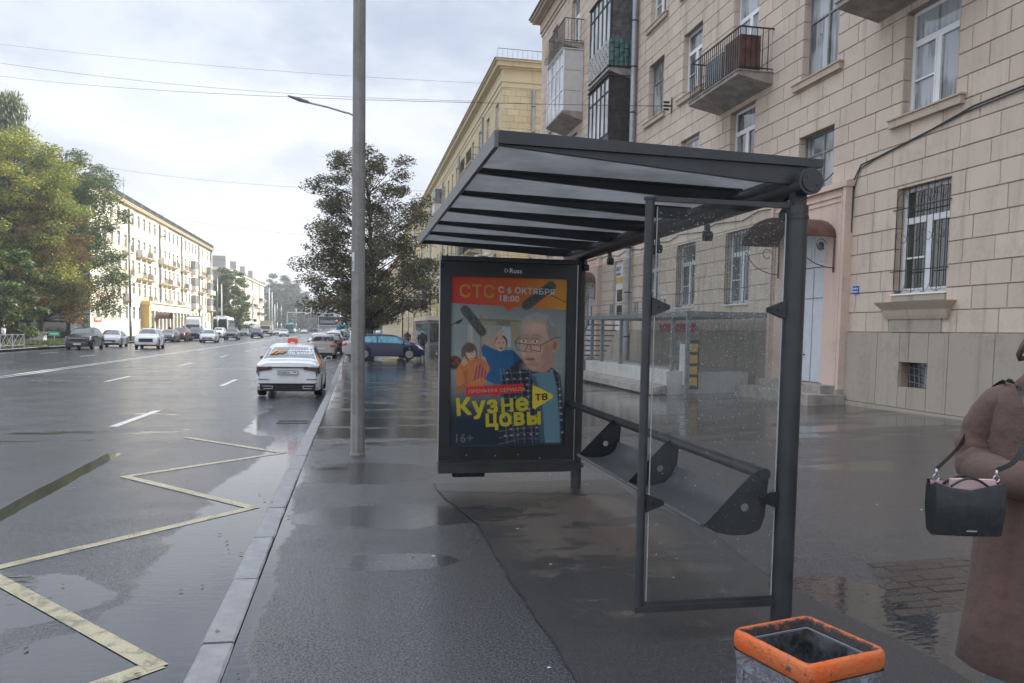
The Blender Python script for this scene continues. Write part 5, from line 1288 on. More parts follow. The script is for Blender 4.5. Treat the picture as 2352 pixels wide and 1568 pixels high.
    ell(722, 610, 110, 165, (.50, .30, .215), .06, 8); ell(835, 480, 38, 100, (.235, .225, .21), -.1, 12); ell(858, 605, 30, 52, (.46, .24, .175), .15, 7); ell(860, 605, 15, 30, (.30, .13, .09), .15, 8)
    ell(800, 660, 46, 90, (.38, .20, .14), .1, 30, .8); ell(720, 480, 70, 34, (.58, .38, .29), 0, 26, .8); ell(650, 660, 26, 60, (.44, .24, .17), 0, 24, .7)
    for k in range(90):
        a = rg.uniform(-2.9, -.25); q = rg.uniform(.72, 1.0); hx, hy = 744+128*q*math.cos(a), 482+104*q*math.sin(a)
        if hy < 470 and (hx < 640 or hx > 780 or hy < 425): line([(hx, hy), (hx+26*math.sin(a+1.2), hy+18*math.cos(a))], 4, tuple([rg.uniform(.2, .46)]*3), 4, .55)
    ell(650, 560, 42, 22, (.33, .18, .13), .1, 20, .6); ell(722, 558, 44, 22, (.33, .18, .13), 0, 20, .6); ell(640, 660, 20, 24, (.60, .36, .27), 0, 18, .7); ell(745, 640, 34, 26, (.60, .35, .26), 0, 22, .7)
    ell(700, 745, 70, 24, (.33, .17, .12), 0, 24, .7); ell(690, 765, 60, 16, (.45, .26, .19), 0, 14, .6)
    for i in range(4): line([(650, 478+i*17), (700, 470+i*17), (765, 480+i*17)], 3, (.37, .2, .14), 4, .6)
    for cx in (634, 716): ell(cx, 576, 20, 11, (.62, .56, .52), 0, 4); ell(cx, 576, 8, 9, (.05, .04, .04), 0, 3); line([(cx-26, 560), (cx, 553), (cx+26, 562)], 4, (.22, .12, .09), 3); line([(cx-32, 545), (cx, 528), (cx+34, 541)], 9, (.24, .19, .16), 6, .9)
    ell(668, 640, 24, 20, (.52, .27, .19), 0, 12); line([(672, 580), (655, 640), (668, 655)], 5, (.34, .18, .12), 6, .8); ell(650, 652, 8, 4, (.2, .08, .06)); ell(688, 652, 8, 4, (.2, .08, .06))
    ell(684, 705, 36, 12, (.33, .11, .09), .05, 8); line([(650, 706), (718, 704)], 4, (.12, .04, .035), 3); line([(632, 690), (645, 740)], 4, (.34, .17, .12), 6, .7); line([(728, 670), (742, 720), (735, 760)], 5, (.34, .17, .12), 8, .7)
    G = (.05, .016, .014)
    line([(572, 582), (606, 545)], 5, G); line([(572, 582), (590, 640), (640, 652), (664, 600), (572, 588)], 4, G); line([(680, 600), (690, 640), (755, 650), (758, 604), (680, 600)], 5, G); line([(664, 602), (680, 602)], 5, G); line([(758, 604), (860, 548), (905, 546)], 5, G)
    # boom microphones
    def mic(x0, y0, x1, y1, w):
        n = grain(2)*.5+grain(4)*.5; L = math.hypot(x1-x0, y1-y0)
        for t in np.linspace(0, 1, 14): ell(x0+(x1-x0)*t, y0+(y1-y0)*t, w, w, (.045, .048, .045), 0, 12)
        ex, ey = x1-x0, y1-y0; t = np.clip(((px-x0)*ex+(py-y0)*ey)/(L*L), 0, 1); d = np.hypot(px-x0-t*ex, py-y0-t*ey); blend((d < w-2)*(n > .52)*.5, (.12, .12, .115))
    # red-orange banner
    c = np.zeros((H, W, 3)); t = np.clip((px-118)/822, 0, 1)[..., None]; c[:] = np.where(t < .55, np.array((.42, .022, .022))*(1-t/.55)+np.array((.52, .085, .018))*(t/.55), np.array((.52, .085, .018))*(1-(t-.55)/.45)+np.array((.58, .26, .035))*((t-.55)/.45))
    top = (py < 318+(px-118)*.035); tail = (np.abs(px-525) < (372-py)*.9) & (py < 372) & (py > 300); a = (top | tail).astype(float); img[:] = img*(1-a[..., None])+c*a[..., None]
    poly([(118, 125), (940, 125), (940, 128), (118, 128)], (.1, .02, .02))
    mic(650, 320, 825, 180, 34); line([(825, 245), (940, 295)], 5, (.05, .045, .04))
    mic(218, 362, 338, 515, 31); line([(118, 475), (205, 425)], 6, (.02, .02, .02)); ell(175, 448, 26, 11, (.025, .025, .025), -.5, 4)
    # captions' plates
    poly([(228, 905), (638, 880), (640, 942), (470, 955), (447, 975), (425, 958), (234, 974)], (.50, .02, .022), 3)
    poly([(703, 897), (715, 893), (850, 958), (855, 970), (850, 985), (722, 1062), (706, 1055)], (.62, .47, .035), 4)
    img[:] = np.clip(img, 0, 1)**.90*1.85; img[:] *= .90+.16*grain(2)[..., None]
    blend((np.minimum(px-118, 940-px) < 3)*.4, (.01, .01, .012))
    return img
PIMG = paint_poster(); PH, PW = PIMG.shape[:2]
PX0, PX1, PZ0, PZ1 = .955, 2.165, .44, 2.195
def ppos(cx, cy): return (PX0+(cx-118)/822*(PX1-PX0), PZ1-(cy-125)/1215*(PZ1-PZ0))
xs = np.linspace(PX0, PX1, PW+1); zs = np.linspace(PZ1, PZ0, PH+1)
xx, zz3 = np.meshgrid(xs, zs); V = np.stack([xx.ravel()-1.55, np.full(xx.size, 8.040-8.1), zz3.ravel()], 1)
i = np.arange(PH*PW); r0, c0 = i//PW, i % PW; F = np.stack([r0*(PW+1)+c0, (r0+1)*(PW+1)+c0, (r0+1)*(PW+1)+c0+1, r0*(PW+1)+c0+1], 1)
me = bpy.data.meshes.new('poster'); me.vertices.add(len(V)); me.vertices.foreach_set('co', V.ravel()); me.loops.add(F.size); me.loops.foreach_set('vertex_index', F.ravel())
me.polygons.add(len(F)); me.polygons.foreach_set('loop_start', np.arange(0, F.size, 4)); me.update(); me.validate()
ca = me.color_attributes.new('print', 'FLOAT_COLOR', 'POINT')
vr, vc = np.minimum(np.arange(len(V))//(PW+1), PH-1), np.minimum(np.arange(len(V)) % (PW+1), PW-1)
cd_ = np.ones((len(V), 4)); cd_[:, :3] = PIMG[vr, vc]; ca.data.foreach_set('color', cd_.ravel())
def pr(T, b):
    n = T.nt.nodes.new('ShaderNodeAttribute'); n.attribute_name = 'print'; return {'Base Color': n.outputs['Color'], 'Roughness': .45, 'Specular IOR Level': .3}
mat('poster_print', pr); me.materials.append(M['poster_print']); POS = link('poster', me, AP)
for nm, col in (('ink_orange', (.85, .42, .07)), ('ink_white', (.85, .85, .85)), ('ink_yellow', (.88, .72, .05)), ('ink_cream', (.80, .60, .32)), ('ink_grey', (.20, .21, .23)), ('ink_dark', (.02, .02, .025))): simple(nm, col, .45, var=.03, spec=.3)
def ptext(t, cx, cy, size, m, bold=0, sx=1, ang=0, name='lettering', dy=0):
    """baseline-left at poster pixel (cx, cy); size in poster pixels of cap height"""
    x, z = ppos(cx, cy); k = 1215/(PZ1-PZ0); s = size/k/.70
    o = link(name, text_mesh(t, s, m, bold*s, sx=sx), POS); o.matrix_basis = Matrix.Translation((x-1.55, 8.0386-8.1-dy, z)) @ Matrix.Rotation(PI/2, 4, 'X') @ Matrix.Rotation(ang, 4, 'Z'); return o
ptext('СТС', 172, 272, 84, 'ink_orange', .02, .99)
ptext('С 6 ОКТЯБРЯ', 444, 234, 40, 'ink_white', .022, 1.08, -.02); ptext('18:00', 446, 292, 42, 'ink_white', .02, 1.08, -.03)
ptext('ПРЕМЬЕРА СЕРИАЛА', 246, 949, 23, 'ink_cream', .014, 1.16, .05)
ptext('Куз', 160, 1106, 112, 'ink_yellow', .034, 1.06, .075); ptext('Н', 478, 1083, 84, 'ink_yellow', .045, 1.12, .075); ptext('е', 583, 1075, 112, 'ink_yellow', .034, 1.08, .075); ptext('цовы', 366, 1186, 112, 'ink_yellow', .034, .99, .04, dy=.0016)
ptext('ТВ', 722, 1000, 44, 'ink_dark', .02, 1.15, .06, dy=.0034); ptext('16+', 148, 1298, 60, 'ink_grey', .02, 1.0)
ptext('СВИДЕТЕЛЬСТВО О РЕГИСТРАЦИИ СМИ ЭЛ № ФС 77 РЕКЛАМА', 140, 1338, 15, 'ink_grey', .0, 1.30)
def ftext(t, x, z, s, m, bold=0, sx=1):
    o = link('lettering', text_mesh(t, s, m, bold*s, sx=sx), AP); o.matrix_basis = Matrix.Translation((x-1.55, Y0-.002-8.1, z)) @ Matrix.Rotation(PI/2, 4, 'X'); return o
ftext('Russ', 1.545, 2.238, .066, 'sign_white', .012, 1.05)
mb = MB(); n = 20
mb.tube([(0, 0, 0), (0, .002, 0)], .02, 20); mb.tube([(-.003, -.0015, .0), (-.003, 0, 0)], .009, 12)
lg = MB(); lg.add([(-.02+.0, 0, 0)]+[(.021*math.cos(t)-.0, 0, .021*math.sin(t)) for t in [PI*.42+i*(PI*1.16)/10 for i in range(11)]], [tuple(range(12))[::-1]]); lg.add([(.006+.013*math.cos(t), 0, .013*math.sin(t)) for t in [-PI*.45+i*(PI*.9)/8 for i in range(9)]], [tuple(range(9))[::-1]])
o = lg.obj('logo', 'sign_white', AP, fix=False); o.location = (1.515-1.55, Y0-.002-8.1, 2.26)
# poster glass
mb = MB(); mb.box(.95, 8.030, .45, 2.17, 8.033, 2.2); 
def pg(T, b):
    nt = T.nt; out = nt.nodes['Material Output']; tr = nt.nodes.new('ShaderNodeBsdfTransparent'); tr.inputs[0].default_value = (.93, .94, .95, 1)
    fr = nt.nodes.new('ShaderNodeLayerWeight'); mx = nt.nodes.new('ShaderNodeMixShader'); fc = X(T, fr.outputs[1]); T.set(mx.inputs[0], fc*fc*fc*fc*.5+.03)
    nt.links.new(tr.outputs[0], mx.inputs[1]); nt.links.new(b.outputs[0], mx.inputs[2]); nt.links.new(mx.outputs[0], out.inputs[0]); return {'Base Color': (.1, .1, .1), 'Roughness': .05}
mat('poster_glass', pg); A_(mb, 'front_glass', 'poster_glass')
# ------------------------------------------------------------------ concrete pole and litter bin
PL = empty('concrete_pole', (.045, 10.66, LZ(10.66)), 0, 'tall weathered octagonal concrete pole on the pavement left of the poster case', 'pole')
mb = MB(); mb.tube([(0, 0, -.1), (.0, 0, .6), (.0, 0, 4.2)], [.094, .092, .083], 8); mb.obj('lower_shaft', 'concrete', PL)
mb = MB(); mb.tube([(0, 0, 4.2), (0, 0, 11)], [.0825, .066], 8); mb.obj('upper_shaft', 'concrete', PL)
mb = MB(); mb.lathe([(.103, 0), (.103, .03), (.095, .05)], (0, 0, -.005), 10); mb.obj('collar', 'concrete', PL)
mb = MB(); mb.box(-.08, -.093, 2.42, -.05, -.086, 2.66); s = mb.obj('sticker', 'sign_white', PL, fix=False)
o = link('sticker_text', text_mesh('КУПЛЮ', .03, 'ink_black'), s); o.matrix_basis = Matrix.Translation((-.056, -.0945, 2.44)) @ Matrix.Rotation(PI/2, 4, 'X') @ Matrix.Rotation(PI/2, 4, 'Z')
LBN = empty('litter_bin', (1.578, 2.49, pavz(1.5, 2.4)+.012), math.radians(14), 'square grey concrete litter bin with a bright orange painted rim', 'litter bin')
def rr(a, r, z, n=5):
    out = []
    for cx, cy, t0 in ((a-r, a-r, 0), (-a+r, a-r, PI/2), (-a+r, -a+r, PI), (a-r, -a+r, 1.5*PI)):
        for i in range(n+1): t = t0+PI/2*i/n; out.append((cx+r*math.cos(t), cy+r*math.sin(t), z))
    return out
mb = MB(); mb.ring([rr(.165, .03, -.01), rr(.175, .03, .05), rr(.178, .03, .46), rr(.186, .03, .50)], caps=False); mb.obj('body', 'bin_concrete', LBN, smooth=35)
mb = MB()
for k in range(4):
    c, s = math.cos(k*PI/2), math.sin(k*PI/2)
    for q in ((-.13, .13, .44, .455), (-.13, .13, .10, .115), (-.13, -.118, .115, .44), (.118, .13, .115, .44)):
        b = MB(Matrix.Rotation(k*PI/2, 4, 'Z')); b.box(q[0], -.184, q[2], q[1], -.174, q[3]); mb.add(b.v, b.f)
mb.obj('panel_moulding', 'bin_concrete', LBN)
mb = MB(); mb.ring([rr(.180, .03, .50), rr(.187, .035, .515), rr(.188, .035, .548), rr(.185, .035, .562), rr(.178, .03, .570), rr(.166, .02, .570), rr(.159, .015, .562), rr(.156, .015, .50)], caps=False); mb.obj('rim', 'orange_paint', LBN, smooth=60)
mb = MB(); mb.ring([rr(.147, .006, .535), rr(.138, .006, .10)], caps=False); mb.ring([rr(.144, .006, .535), rr(.135, .006, .12)], caps=False); mb.box(-.12, -.12, .1, .12, .12, .11)
mb.obj('liner', 'bin_inner', LBN)
mb = MB(); mb.ring([rr(.1485, .006, .533), rr(.1485, .006, .539), rr(.1435, .006, .539), rr(.1435, .006, .533)], caps=False); mb.obj('liner_edge', 'galvanised', LBN)
# ------------------------------------------------------------------ vehicles
PROF = {
 'sedan': dict(L=4.6, W=1.80, zb=.21, ax=(.95, 3.66), wr=.335, st=[(0, .70, .82, .84), (.04, .84, .97, .90), (.12, .90, 1.02, .95), (.55, .95, 1.06, .99), (1.15, .95, 1.36, 1), (1.55, .94, 1.445, 1), (2.1, .93, 1.48, 1), (2.6, .92, 1.465, 1), (2.95, .91, 1.40, 1), (3.65, .90, 1.04, 1), (4.1, .84, .94, .98), (4.42, .72, .82, .93), (4.56, .58, .66, .86), (4.6, .50, .56, .80)], win=[(.62, 1.22), (2.82, 3.62)], side=[(1.12, 1.95), (2.03, 3.12)]),
 'hatch': dict(L=4.25, W=1.75, zb=.20, ax=(.72, 3.33), wr=.325, st=[(0, .68, .80, .86), (.04, .88, .98, .92), (.10, .93, 1.08, .95), (.35, .96, 1.28, .98), (.6, .96, 1.40, 1), (1.1, .95, 1.455, 1), (1.8, .94, 1.47, 1), (2.35, .93, 1.45, 1), (2.7, .92, 1.38, 1), (3.4, .92, 1.04, 1), (3.85, .84, .93, .97), (4.1, .72, .80, .91), (4.22, .58, .66, .84), (4.25, .48, .54, .78)], win=[(.08, .52), (2.55, 3.32)], side=[(.52, 1.42), (1.5, 2.95)]),
 'suv': dict(L=4.6, W=1.86, zb=.27, ax=(.85, 3.70), wr=.37, st=[(0, .72, .88, .87), (.04, .95, 1.06, .93), (.10, 1.02, 1.2, .96), (.32, 1.06, 1.48, .99), (.6, 1.06, 1.60, 1), (1.3, 1.05, 1.66, 1), (2.1, 1.04, 1.67, 1), (2.6, 1.03, 1.64, 1), (2.95, 1.02, 1.55, 1), (3.55, 1.02, 1.17, 1), (4.1, .98, 1.07, .98), (4.4, .88, .98, .93), (4.56, .66, .78, .87), (4.6, .52, .6, .82)], win=[(.08, .38), (2.82, 3.46)], side=[(.5, 1.25), (1.33, 2.05), (2.13, 3.08)]),
}
CM = {}
def car_geom(kind):
    P = PROF[kind]; st = P['st']; W = P['W']/2
    def prm(y):
        for a, b in zip(st, st[1:]):
            if a[0] <= y <= b[0]:
                t = (y-a[0])/(b[0]-a[0]); return [a[i]+(b[i]-a[i])*t for i in range(4)]
        return list(st[-1]) if y > st[-1][0] else list(st[0])
    def sect(y):
        _, zbelt, ztop, wf = prm(y); w = W*wf; lift = .10*(1 if y < .15 or y > P['L']-.2 else 0)
        zl = P['zb']+lift
        for ax in P['ax']:
            rr_ = P['wr']+.055; d = abs(y-ax)
            if d < rr_: zl = max(zl, P['wr']+math.sqrt(max(0, rr_*rr_-d*d)))
        k = min(1, max(0, (ztop-zbelt)/.45)); wt = w*(.90-.22*k); zm = (max(zl, .3)+zbelt)/2
        return [(0, zl), (w*.84, zl), (w*.965, zl+.02), (w*1.0, max(zl+.03, zm)), (w*.965, zbelt), (wt, ztop-.03-.02*k), (wt*.82, ztop), (0, ztop+.018)]
    ys = set([s[0] for s in st])
    for ax in P['ax']:
        for i in range(-6, 7): ys.add(round(ax+(P['wr']+.056)*math.sin(i/6*PI/2), 4))
    ys |= {round(P['L']*i/30, 4) for i in range(31)}
    ys = sorted(y for y in ys if 0 <= y <= P['L'])
    def S(y, s):
        c = sect(y); sg = -1 if s < 0 else 1; s = min(6.999, abs(s)); i = int(s); t = s-i; a, b = c[i], c[i+1]
        return Vector((sg*(a[0]+(b[0]-a[0])*t), y, a[1]+(b[1]-a[1])*t))
    return P, ys, sect, S
def patch(mb, S, y0, y1, s0, s1, off=.006, nu=6, nv=4, y0b=None, y1b=None):
    """panel laid just proud of the body between stations y0..y1 and section parameters s0..s1"""
    G = []
    for i in range(nu+1):
        row = []
        for j in range(nv+1):
            t = j/nv; s = s0+(s1-s0)*t; a = y0+((y0b if y0b is not None else y0)-y0)*t; b = y1+((y1b if y1b is not None else y1)-y1)*t
            y = a+(b-a)*i/nu; p = S(y, s); e = .02; du = S(y+e, s)-S(y-e, s); dv = S(y, s+.05)-S(y, s-.05); n = du.cross(dv)
            n = n.normalized() if n.length > 1e-9 else Vector((0, 0, 1))
            c = Vector((0, y, .75))
            if n.dot(p-c) < 0: n = -n
            row.append(p+n*off)
        G.append(row)
    mb.add([p for r in G for p in r], [(i*(nv+1)+j, (i+1)*(nv+1)+j, (i+1)*(nv+1)+j+1, i*(nv+1)+j+1) for i in range(nu) for j in range(nv)])
def wheel_meshes(wr):
    if ('wheel', wr) in CM: return CM['wheel', wr]
    t = MB(Matrix.Rotation(PI/2, 4, 'Y')); t.lathe([(wr*.64, -.10), (wr*.9, -.11), (wr, -.07), (wr, .07), (wr*.9, .11), (wr*.64, .10)], (0, 0, 0), 22)
    rm = MB(Matrix.Rotation(PI/2, 4, 'Y'))
    for s in (-1, 1):
        rm.lathe([(wr*.68, .095*s), (wr*.68, .112*s), (wr*.61, .114*s), (wr*.58, .102*s)], (0, 0, 0), 22); rm.lathe([(wr*.16, .100*s), (wr*.14, .118*s), (.0, .118*s)], (0, 0, 0), 10)
        for k in range(7):
            a = 2*PI*k/7
            for da in (-.13, .13): rm.bar((wr*.12*math.cos(a), wr*.12*math.sin(a), .112*s), (wr*.62*math.cos(a+da), wr*.62*math.sin(a+da), .110*s), .034, .018)
    CM['wheel', wr] = (t.mesh('tyre', 'tyre_rubber', True), rm.mesh('rim', 'alloy')); return CM['wheel', wr]
def make_car(kind, paint, label, x, y, rz, detail=1, z=None, glass='car_glass', group=None, plate=True, trim=None):
    """rz=0: nose towards +Y"""
    P, ys, sect, S = car_geom(kind); L, W = P['L'], P['W']
    c = empty('parked_car' if detail == 2 else 'car', (x, y, roadz(y) if z is None else z), rz, label, 'car', group)
    key = (kind, paint, glass)
    if key not in CM:
        parts = []
        rings = []
        for yy in ys: q = sect(yy); rings.append([(a, yy, b) for a, b in q]+[(-a, yy, b) for a, b in q[-2:0:-1]])
        mb = MB(); mb.ring(rings); parts.append(('body', mb.mesh('body', paint, 32)))
        mb = MB(); mb.box(-W*.42, .15, P['zb']-.02, W*.42, L-.2, .62); parts.append(('underbody', mb.mesh('underbody', 'black_rubber')))
        (r0, r1), (f0, f1) = P['win']
        mb = MB(); patch(mb, S, r0, r1, 5.25, 6.99); patch(mb, S, r0, r1, -5.25, -6.99); parts.append(('rear_window', mb.mesh('rear_window', glass, 'all')))
        mb = MB(); patch(mb, S, f0, f1, 5.25, 6.99); patch(mb, S, f0, f1, -5.25, -6.99); parts.append(('windscreen', mb.mesh('windscreen', glass, 'all')))
        for sg in (1, -1):
            for i, (a, b) in enumerate(P['side']):
                last = i == len(P['side'])-1; first = i == 0
                mb = MB(); patch(mb, S, a+(-.28 if first and kind != 'sedan' else -.22 if first else 0), b+(.30 if last else 0), 4.12*sg, 4.9*sg, y0b=a+(.12 if first else 0), y1b=b-(.28 if last else 0)); parts.append(('side_window', mb.mesh('side_window', glass, 'all')))
            mb = MB(); patch(mb, S, L-.34, L-.075, 3.55*sg, 4.6*sg, .008, 5, 3, y0b=L-.60, y1b=L-.3); parts.append(('headlight', mb.mesh('headlight', 'light_clear', 'all')))
            mb = MB(); mb.box(sg*W*.30, -.012, .72 if kind == 'sedan' else .82, sg*W*.425, .03, .86 if kind == 'sedan' else 1.02); patch(mb, S, .02, .30, 3.5*sg, 4.2*sg, .01, 4, 2); parts.append(('tail_light', mb.mesh('tail_light', 'light_red')))
            mb = MB(); ym = f0+.42; mb.ring([[(sg*W*.47, ym-.02, .93), (sg*W*.47, ym+.05, .93), (sg*W*.47, ym+.05, 1.0), (sg*W*.47, ym-.02, 1.0)], [(sg*(W*.5+.06), ym-.05, .93), (sg*(W*.5+.06), ym+.07, .94), (sg*(W*.5+.06), ym+.06, 1.07), (sg*(W*.5+.06), ym-.05, 1.07)], [(sg*(W*.5+.2), ym-.04, .96), (sg*(W*.5+.2), ym+.04, .97), (sg*(W*.5+.2), ym+.03, 1.06), (sg*(W*.5+.2), ym-.04, 1.06)]]); parts.append(('wing_mirror', mb.mesh('wing_mirror', paint, 50)))
        zg = (.42, .62) if kind != 'suv' else (.56, .88)
        mb = MB(); mb.box(-W*.28, L-.05, zg[0], W*.28, L+.012, zg[1]); mb.box(-W*.40, L-.12, .25, W*.40, L+.004, .37); parts.append(('grille', mb.mesh('grille', 'ink_black')))
        mb = MB(); mb.box(-W*.30, L+.012, zg[1]-.03, W*.30, L+.02, zg[1]); mb.box(-W*.30, L+.012, zg[0], W*.30, L+.02, zg[0]+.02); parts.append(('chrome_bar', mb.mesh('chrome_bar', trim or 'silver_trim')))
        mb = MB(); mb.box(-.26, L+.015, .38, .26, L+.024, .49); parts.append(('number_plate', mb.mesh('number_plate', 'plate_white')))
        mb = MB(); mb.box(-.26, -.022, .58 if kind == 'sedan' else .74, .26, -.01, .69 if kind == 'sedan' else .85); parts.append(('number_plate', mb.mesh('number_plate', 'plate_white')))
        mb = MB(); mb.box(-W*.36, -.01, .24, W*.36, .08, .36); parts.append(('bumper_trim', mb.mesh('bumper_trim', 'black_rubber')))
        if kind == 'suv':
            for sg in (1, -1): mb = MB(); mb.bar((sg*W*.31, .7, 1.69), (sg*W*.31, 2.7, 1.69), .03, .03); mb.box(sg*W*.31-.015, .7, 1.62, sg*W*.31+.015, .76, 1.69); mb.box(sg*W*.31-.015, 2.6, 1.60, sg*W*.31+.015, 2.66, 1.69); parts.append(('roof_rail', mb.mesh('roof_rail', 'silver_trim')))
        CM[key] = parts
    for n, me in CM[key]:
        if detail == 0 and n in ('bumper_trim', 'underbody', 'chrome_bar'): continue
        link(n, me, c)
    tm, rm = wheel_meshes(P['wr'])
    for ax in P['ax']:
        for sg in (-1, 1):
            w = link('tyre', tm, c, loc=(sg*(W/2-.12), ax, P['wr'])); link('rim', rm, w)
    return c
# the taxi standing at the kerb
tx = make_car('sedan', 'paint_white', 'white taxi sedan with red-orange roof sign parked at the kerb ahead of the zigzag marking', -1.80, 22.7, 0, 2, glass='car_glass_grey')
tx.name = 'taxi'; tx['category'] = 'taxi'
for ch in list(tx.children):
    if ch.name.startswith(('tail_light', 'number_plate')): bpy.data.objects.remove(ch)
mb = MB(); mb.prism([(-.15, 1.49), (.15, 1.49), (.13, 1.62), (.10, 1.64), (-.10, 1.64), (-.13, 1.62)], 1.72, 1.86); s = mb.obj('roof_sign', 'taxi_orange', tx)
mb = MB(); mb.box(-.05, 1.712, 1.5, .05, 1.719, 1.53); mb.obj('sign_mark', 'sign_white', s)
for sg in (1, -1):
    mb = MB(); mb.ring([[(sg*.80, -.012, .74), (sg*.80, -.012, .90), (sg*.80, .05, .90), (sg*.80, .05, .74)], [(sg*.42, -.03, .80), (sg*.42, -.03, .88), (sg*.42, .05, .88), (sg*.42, .05, .80)]]); P_, _, _, S_ = car_geom('sedan'); patch(mb, S_, .01, .34, 3.35*sg, 3.98*sg, .012, 4, 2)
    mb.obj('tail_light', 'light_dark', tx)
mb = MB(); mb.box(-.42, -.03, .845, .42, -.005, .875); mb.obj('light_bar', 'light_dark', tx)
mb = MB(); mb.box(-.80, -.025, .87, .80, .03, .89); mb.obj('boot_lip', 'paint_white', tx)
mb = MB(); mb.box(-.27, -.045, .66, .27, -.03, .78); mb.box(-.265, -.047, .665, .265, -.0455, .775); p = mb.obj('number_plate', 'ink_black', tx)
mb = MB(); mb.box(-.26, -.050, .67, .26, -.048, .77); p2 = mb.obj('plate_face', 'plate_white', p)
o = link('plate_number', text_mesh('Р038ХХ', .082, 'ink_black', .0012, sx=1.05), p); o.matrix_basis = Matrix.Translation((-.245, -.0505, .69)) @ Matrix.Rotation(PI/2, 4, 'X')
o = link('plate_number', text_mesh('198', .062, 'ink_black', .0008), p); o.matrix_basis = Matrix.Translation((.125, -.0505, .712)) @ Matrix.Rotation(PI/2, 4, 'X')
mb = MB(); mb.box(-.74, -.03, .24, .74, .06, .40); mb.box(-.78, .0, .40, .78, .05, .42); mb.obj('diffuser', 'black_rubber', tx)
for sg in (1, -1):
    mb = MB(); mb.box(sg*.40, -.04, .34, sg*.68, -.03, .355); mb.box(sg*.40, -.04, .27, sg*.64, -.03, .285); mb.box(sg*.40, -.04, .27, sg*.415, -.03, .355); mb.obj('exhaust_trim', 'silver_trim', tx)
    mb = MB(); mb.box(sg*.50, -.018, .525, sg*.78, .02, .54); mb.obj('reflector', 'ink_black', tx)
    mb = MB(); mb.box(sg*.93, 3.13, .97, sg*1.07, 3.17, 1.05); mb.obj('mirror_glass', 'car_glass', tx)
mb = MB(); patch(mb, S_, .45, 1.25, 4.02, 4.7, .008, 5, 3); patch(mb, S_, .62, 1.5, 3.2, 4.0, .008, 5, 3); mb.obj('side_decal', 'decal_orange', tx)
# words on the rear window, laid on the sloping glass
a_, b_ = S_(.66, 6.5), S_(1.16, 6.5); sl = math.atan2(b_.z-a_.z, b_.y-a_.y)
def wtext(t, u, v, sz, m, bold, sx=1):
    o = link('window_lettering', text_mesh(t, sz, m, bold, sx=sx), tx); base = Vector((u, a_.y+(b_.y-a_.y)*v, a_.z+(b_.z-a_.z)*v+.028)); o.matrix_basis = Matrix.Translation(base) @ Matrix.Rotation(sl, 4, 'X')
wtext('ДОСТАВКА', -.06, .52, .115, 'sign_white', .006, 1.02); wtext('ПО КЛИКУ', -.06, .26, .115, 'sign_white', .006, 1.06); wtext('16 ЛЕТ НА РЫНКЕ', -.06, .10, .055, 'sign_white', .003, 1.12)
mb = MB()
for x0, y0, x1, y1 in ((-.52, .22, -.36, .62), (-.40, .22, -.26, .62), (-.30, .3, -.2, .62), (-.24, .28, -.13, .58)):
    p0 = Vector((x0, a_.y+(b_.y-a_.y)*y0, a_.z+(b_.z-a_.z)*y0+.03)); p1 = Vector((x1, a_.y+(b_.y-a_.y)*y1, a_.z+(b_.z-a_.z)*y1+.03)); mb.bar(p0, p1, .075, .006)
mb.obj('window_logo', 'decal_orange', tx)
# other cars: parked along the kerb, crossing the pavement, in the road, parked opposite
KG = 'cars parked along the right kerb'
make_car('sedan', 'paint_beige', 'silver-beige sedan parked at the kerb, next beyond the taxi', -2.1, 53.2, 0, 1, group=KG)
make_car('hatch', 'paint_black', 'dark hatchback half hidden behind the silver-beige sedan at the kerb', -1.75, 60.5, -.02, 1, group=KG)
make_car('sedan', 'paint_white', 'white sedan whose pale roof shows just above the silver-beige sedan', -3.0, 70, .02, 1, group=KG)
make_car('suv', 'paint_white', 'white tall wagon parked beyond the dark hatchback at the kerb', -2.0, 80, 0, 1, group=KG)
for i, (pt, kd, yy, lb) in enumerate((('paint_black', 'suv', 88, 'black SUV behind the white tall wagon in the kerb row'), ('paint_grey', 'sedan', 97, 'grey sedan far along the kerb row, before the teal car'), ('paint_silver', 'suv', 110, 'silver SUV far along the kerb row'), ('paint_black', 'sedan', 124, 'black sedan far along the kerb row'), ('paint_white', 'hatch', 140, 'small white hatchback far along the kerb row'), ('paint_teal', 'suv', 160, 'teal car at the far end of the kerb row'), ('paint_grey', 'suv', 185, 'dim grey SUV where the kerb row fades out'))):
    make_car(kd, pt, lb, -2.0, yy, 0, 0, group=KG)
bc = make_car('hatch', 'paint_navy', 'dark blue hatchback parked crosswise on the wet pavement behind the concrete pole', -.15, 48.3, -PI/2+.02, 2, z=-.185, glass='car_glass_blue')
make_car('sedan', 'paint_silver', 'silver sedan parked crosswise just behind the dark blue hatchback, its tail left of the pole', -.75, 50.9, -PI/2, 1, z=-.19)
make_car('sedan', 'paint_black', 'black car nose just showing at the left edge of the poster case', 8.95, 42.8, PI/2, 1, z=-.08)
OG = 'cars parked across the road'; RG = 'cars driving towards the camera'
make_car('suv', 'paint_black', 'black SUV with bright grille parked across the road, nearest to the lawn', -20.6, 69.2, PI+.06, 2, group=OG, trim='silver_trim')
make_car('sedan', 'paint_silver', 'silver sedan parked right behind the black SUV across the road', -20.9, 77.4, PI+.10, 1, group=OG)
make_car('suv', 'paint_white', 'large white SUV driving towards the camera beside the silver sedan', -16.9, 73.0, PI+.10, 2, group=RG)
make_car('hatch', 'paint_grey', 'small grey hatchback parked behind the large white SUV', -21.2, 101, PI, 1, group=OG)
make_car('suv', 'paint_darkred', 'dark red SUV parked across the road before the cream shop front', -21.3, 108, PI, 1, group=OG)
make_car('suv', 'paint_navy', 'dark navy SUV parked right of the dark red one', -20.8, 115, PI, 1, group=OG)
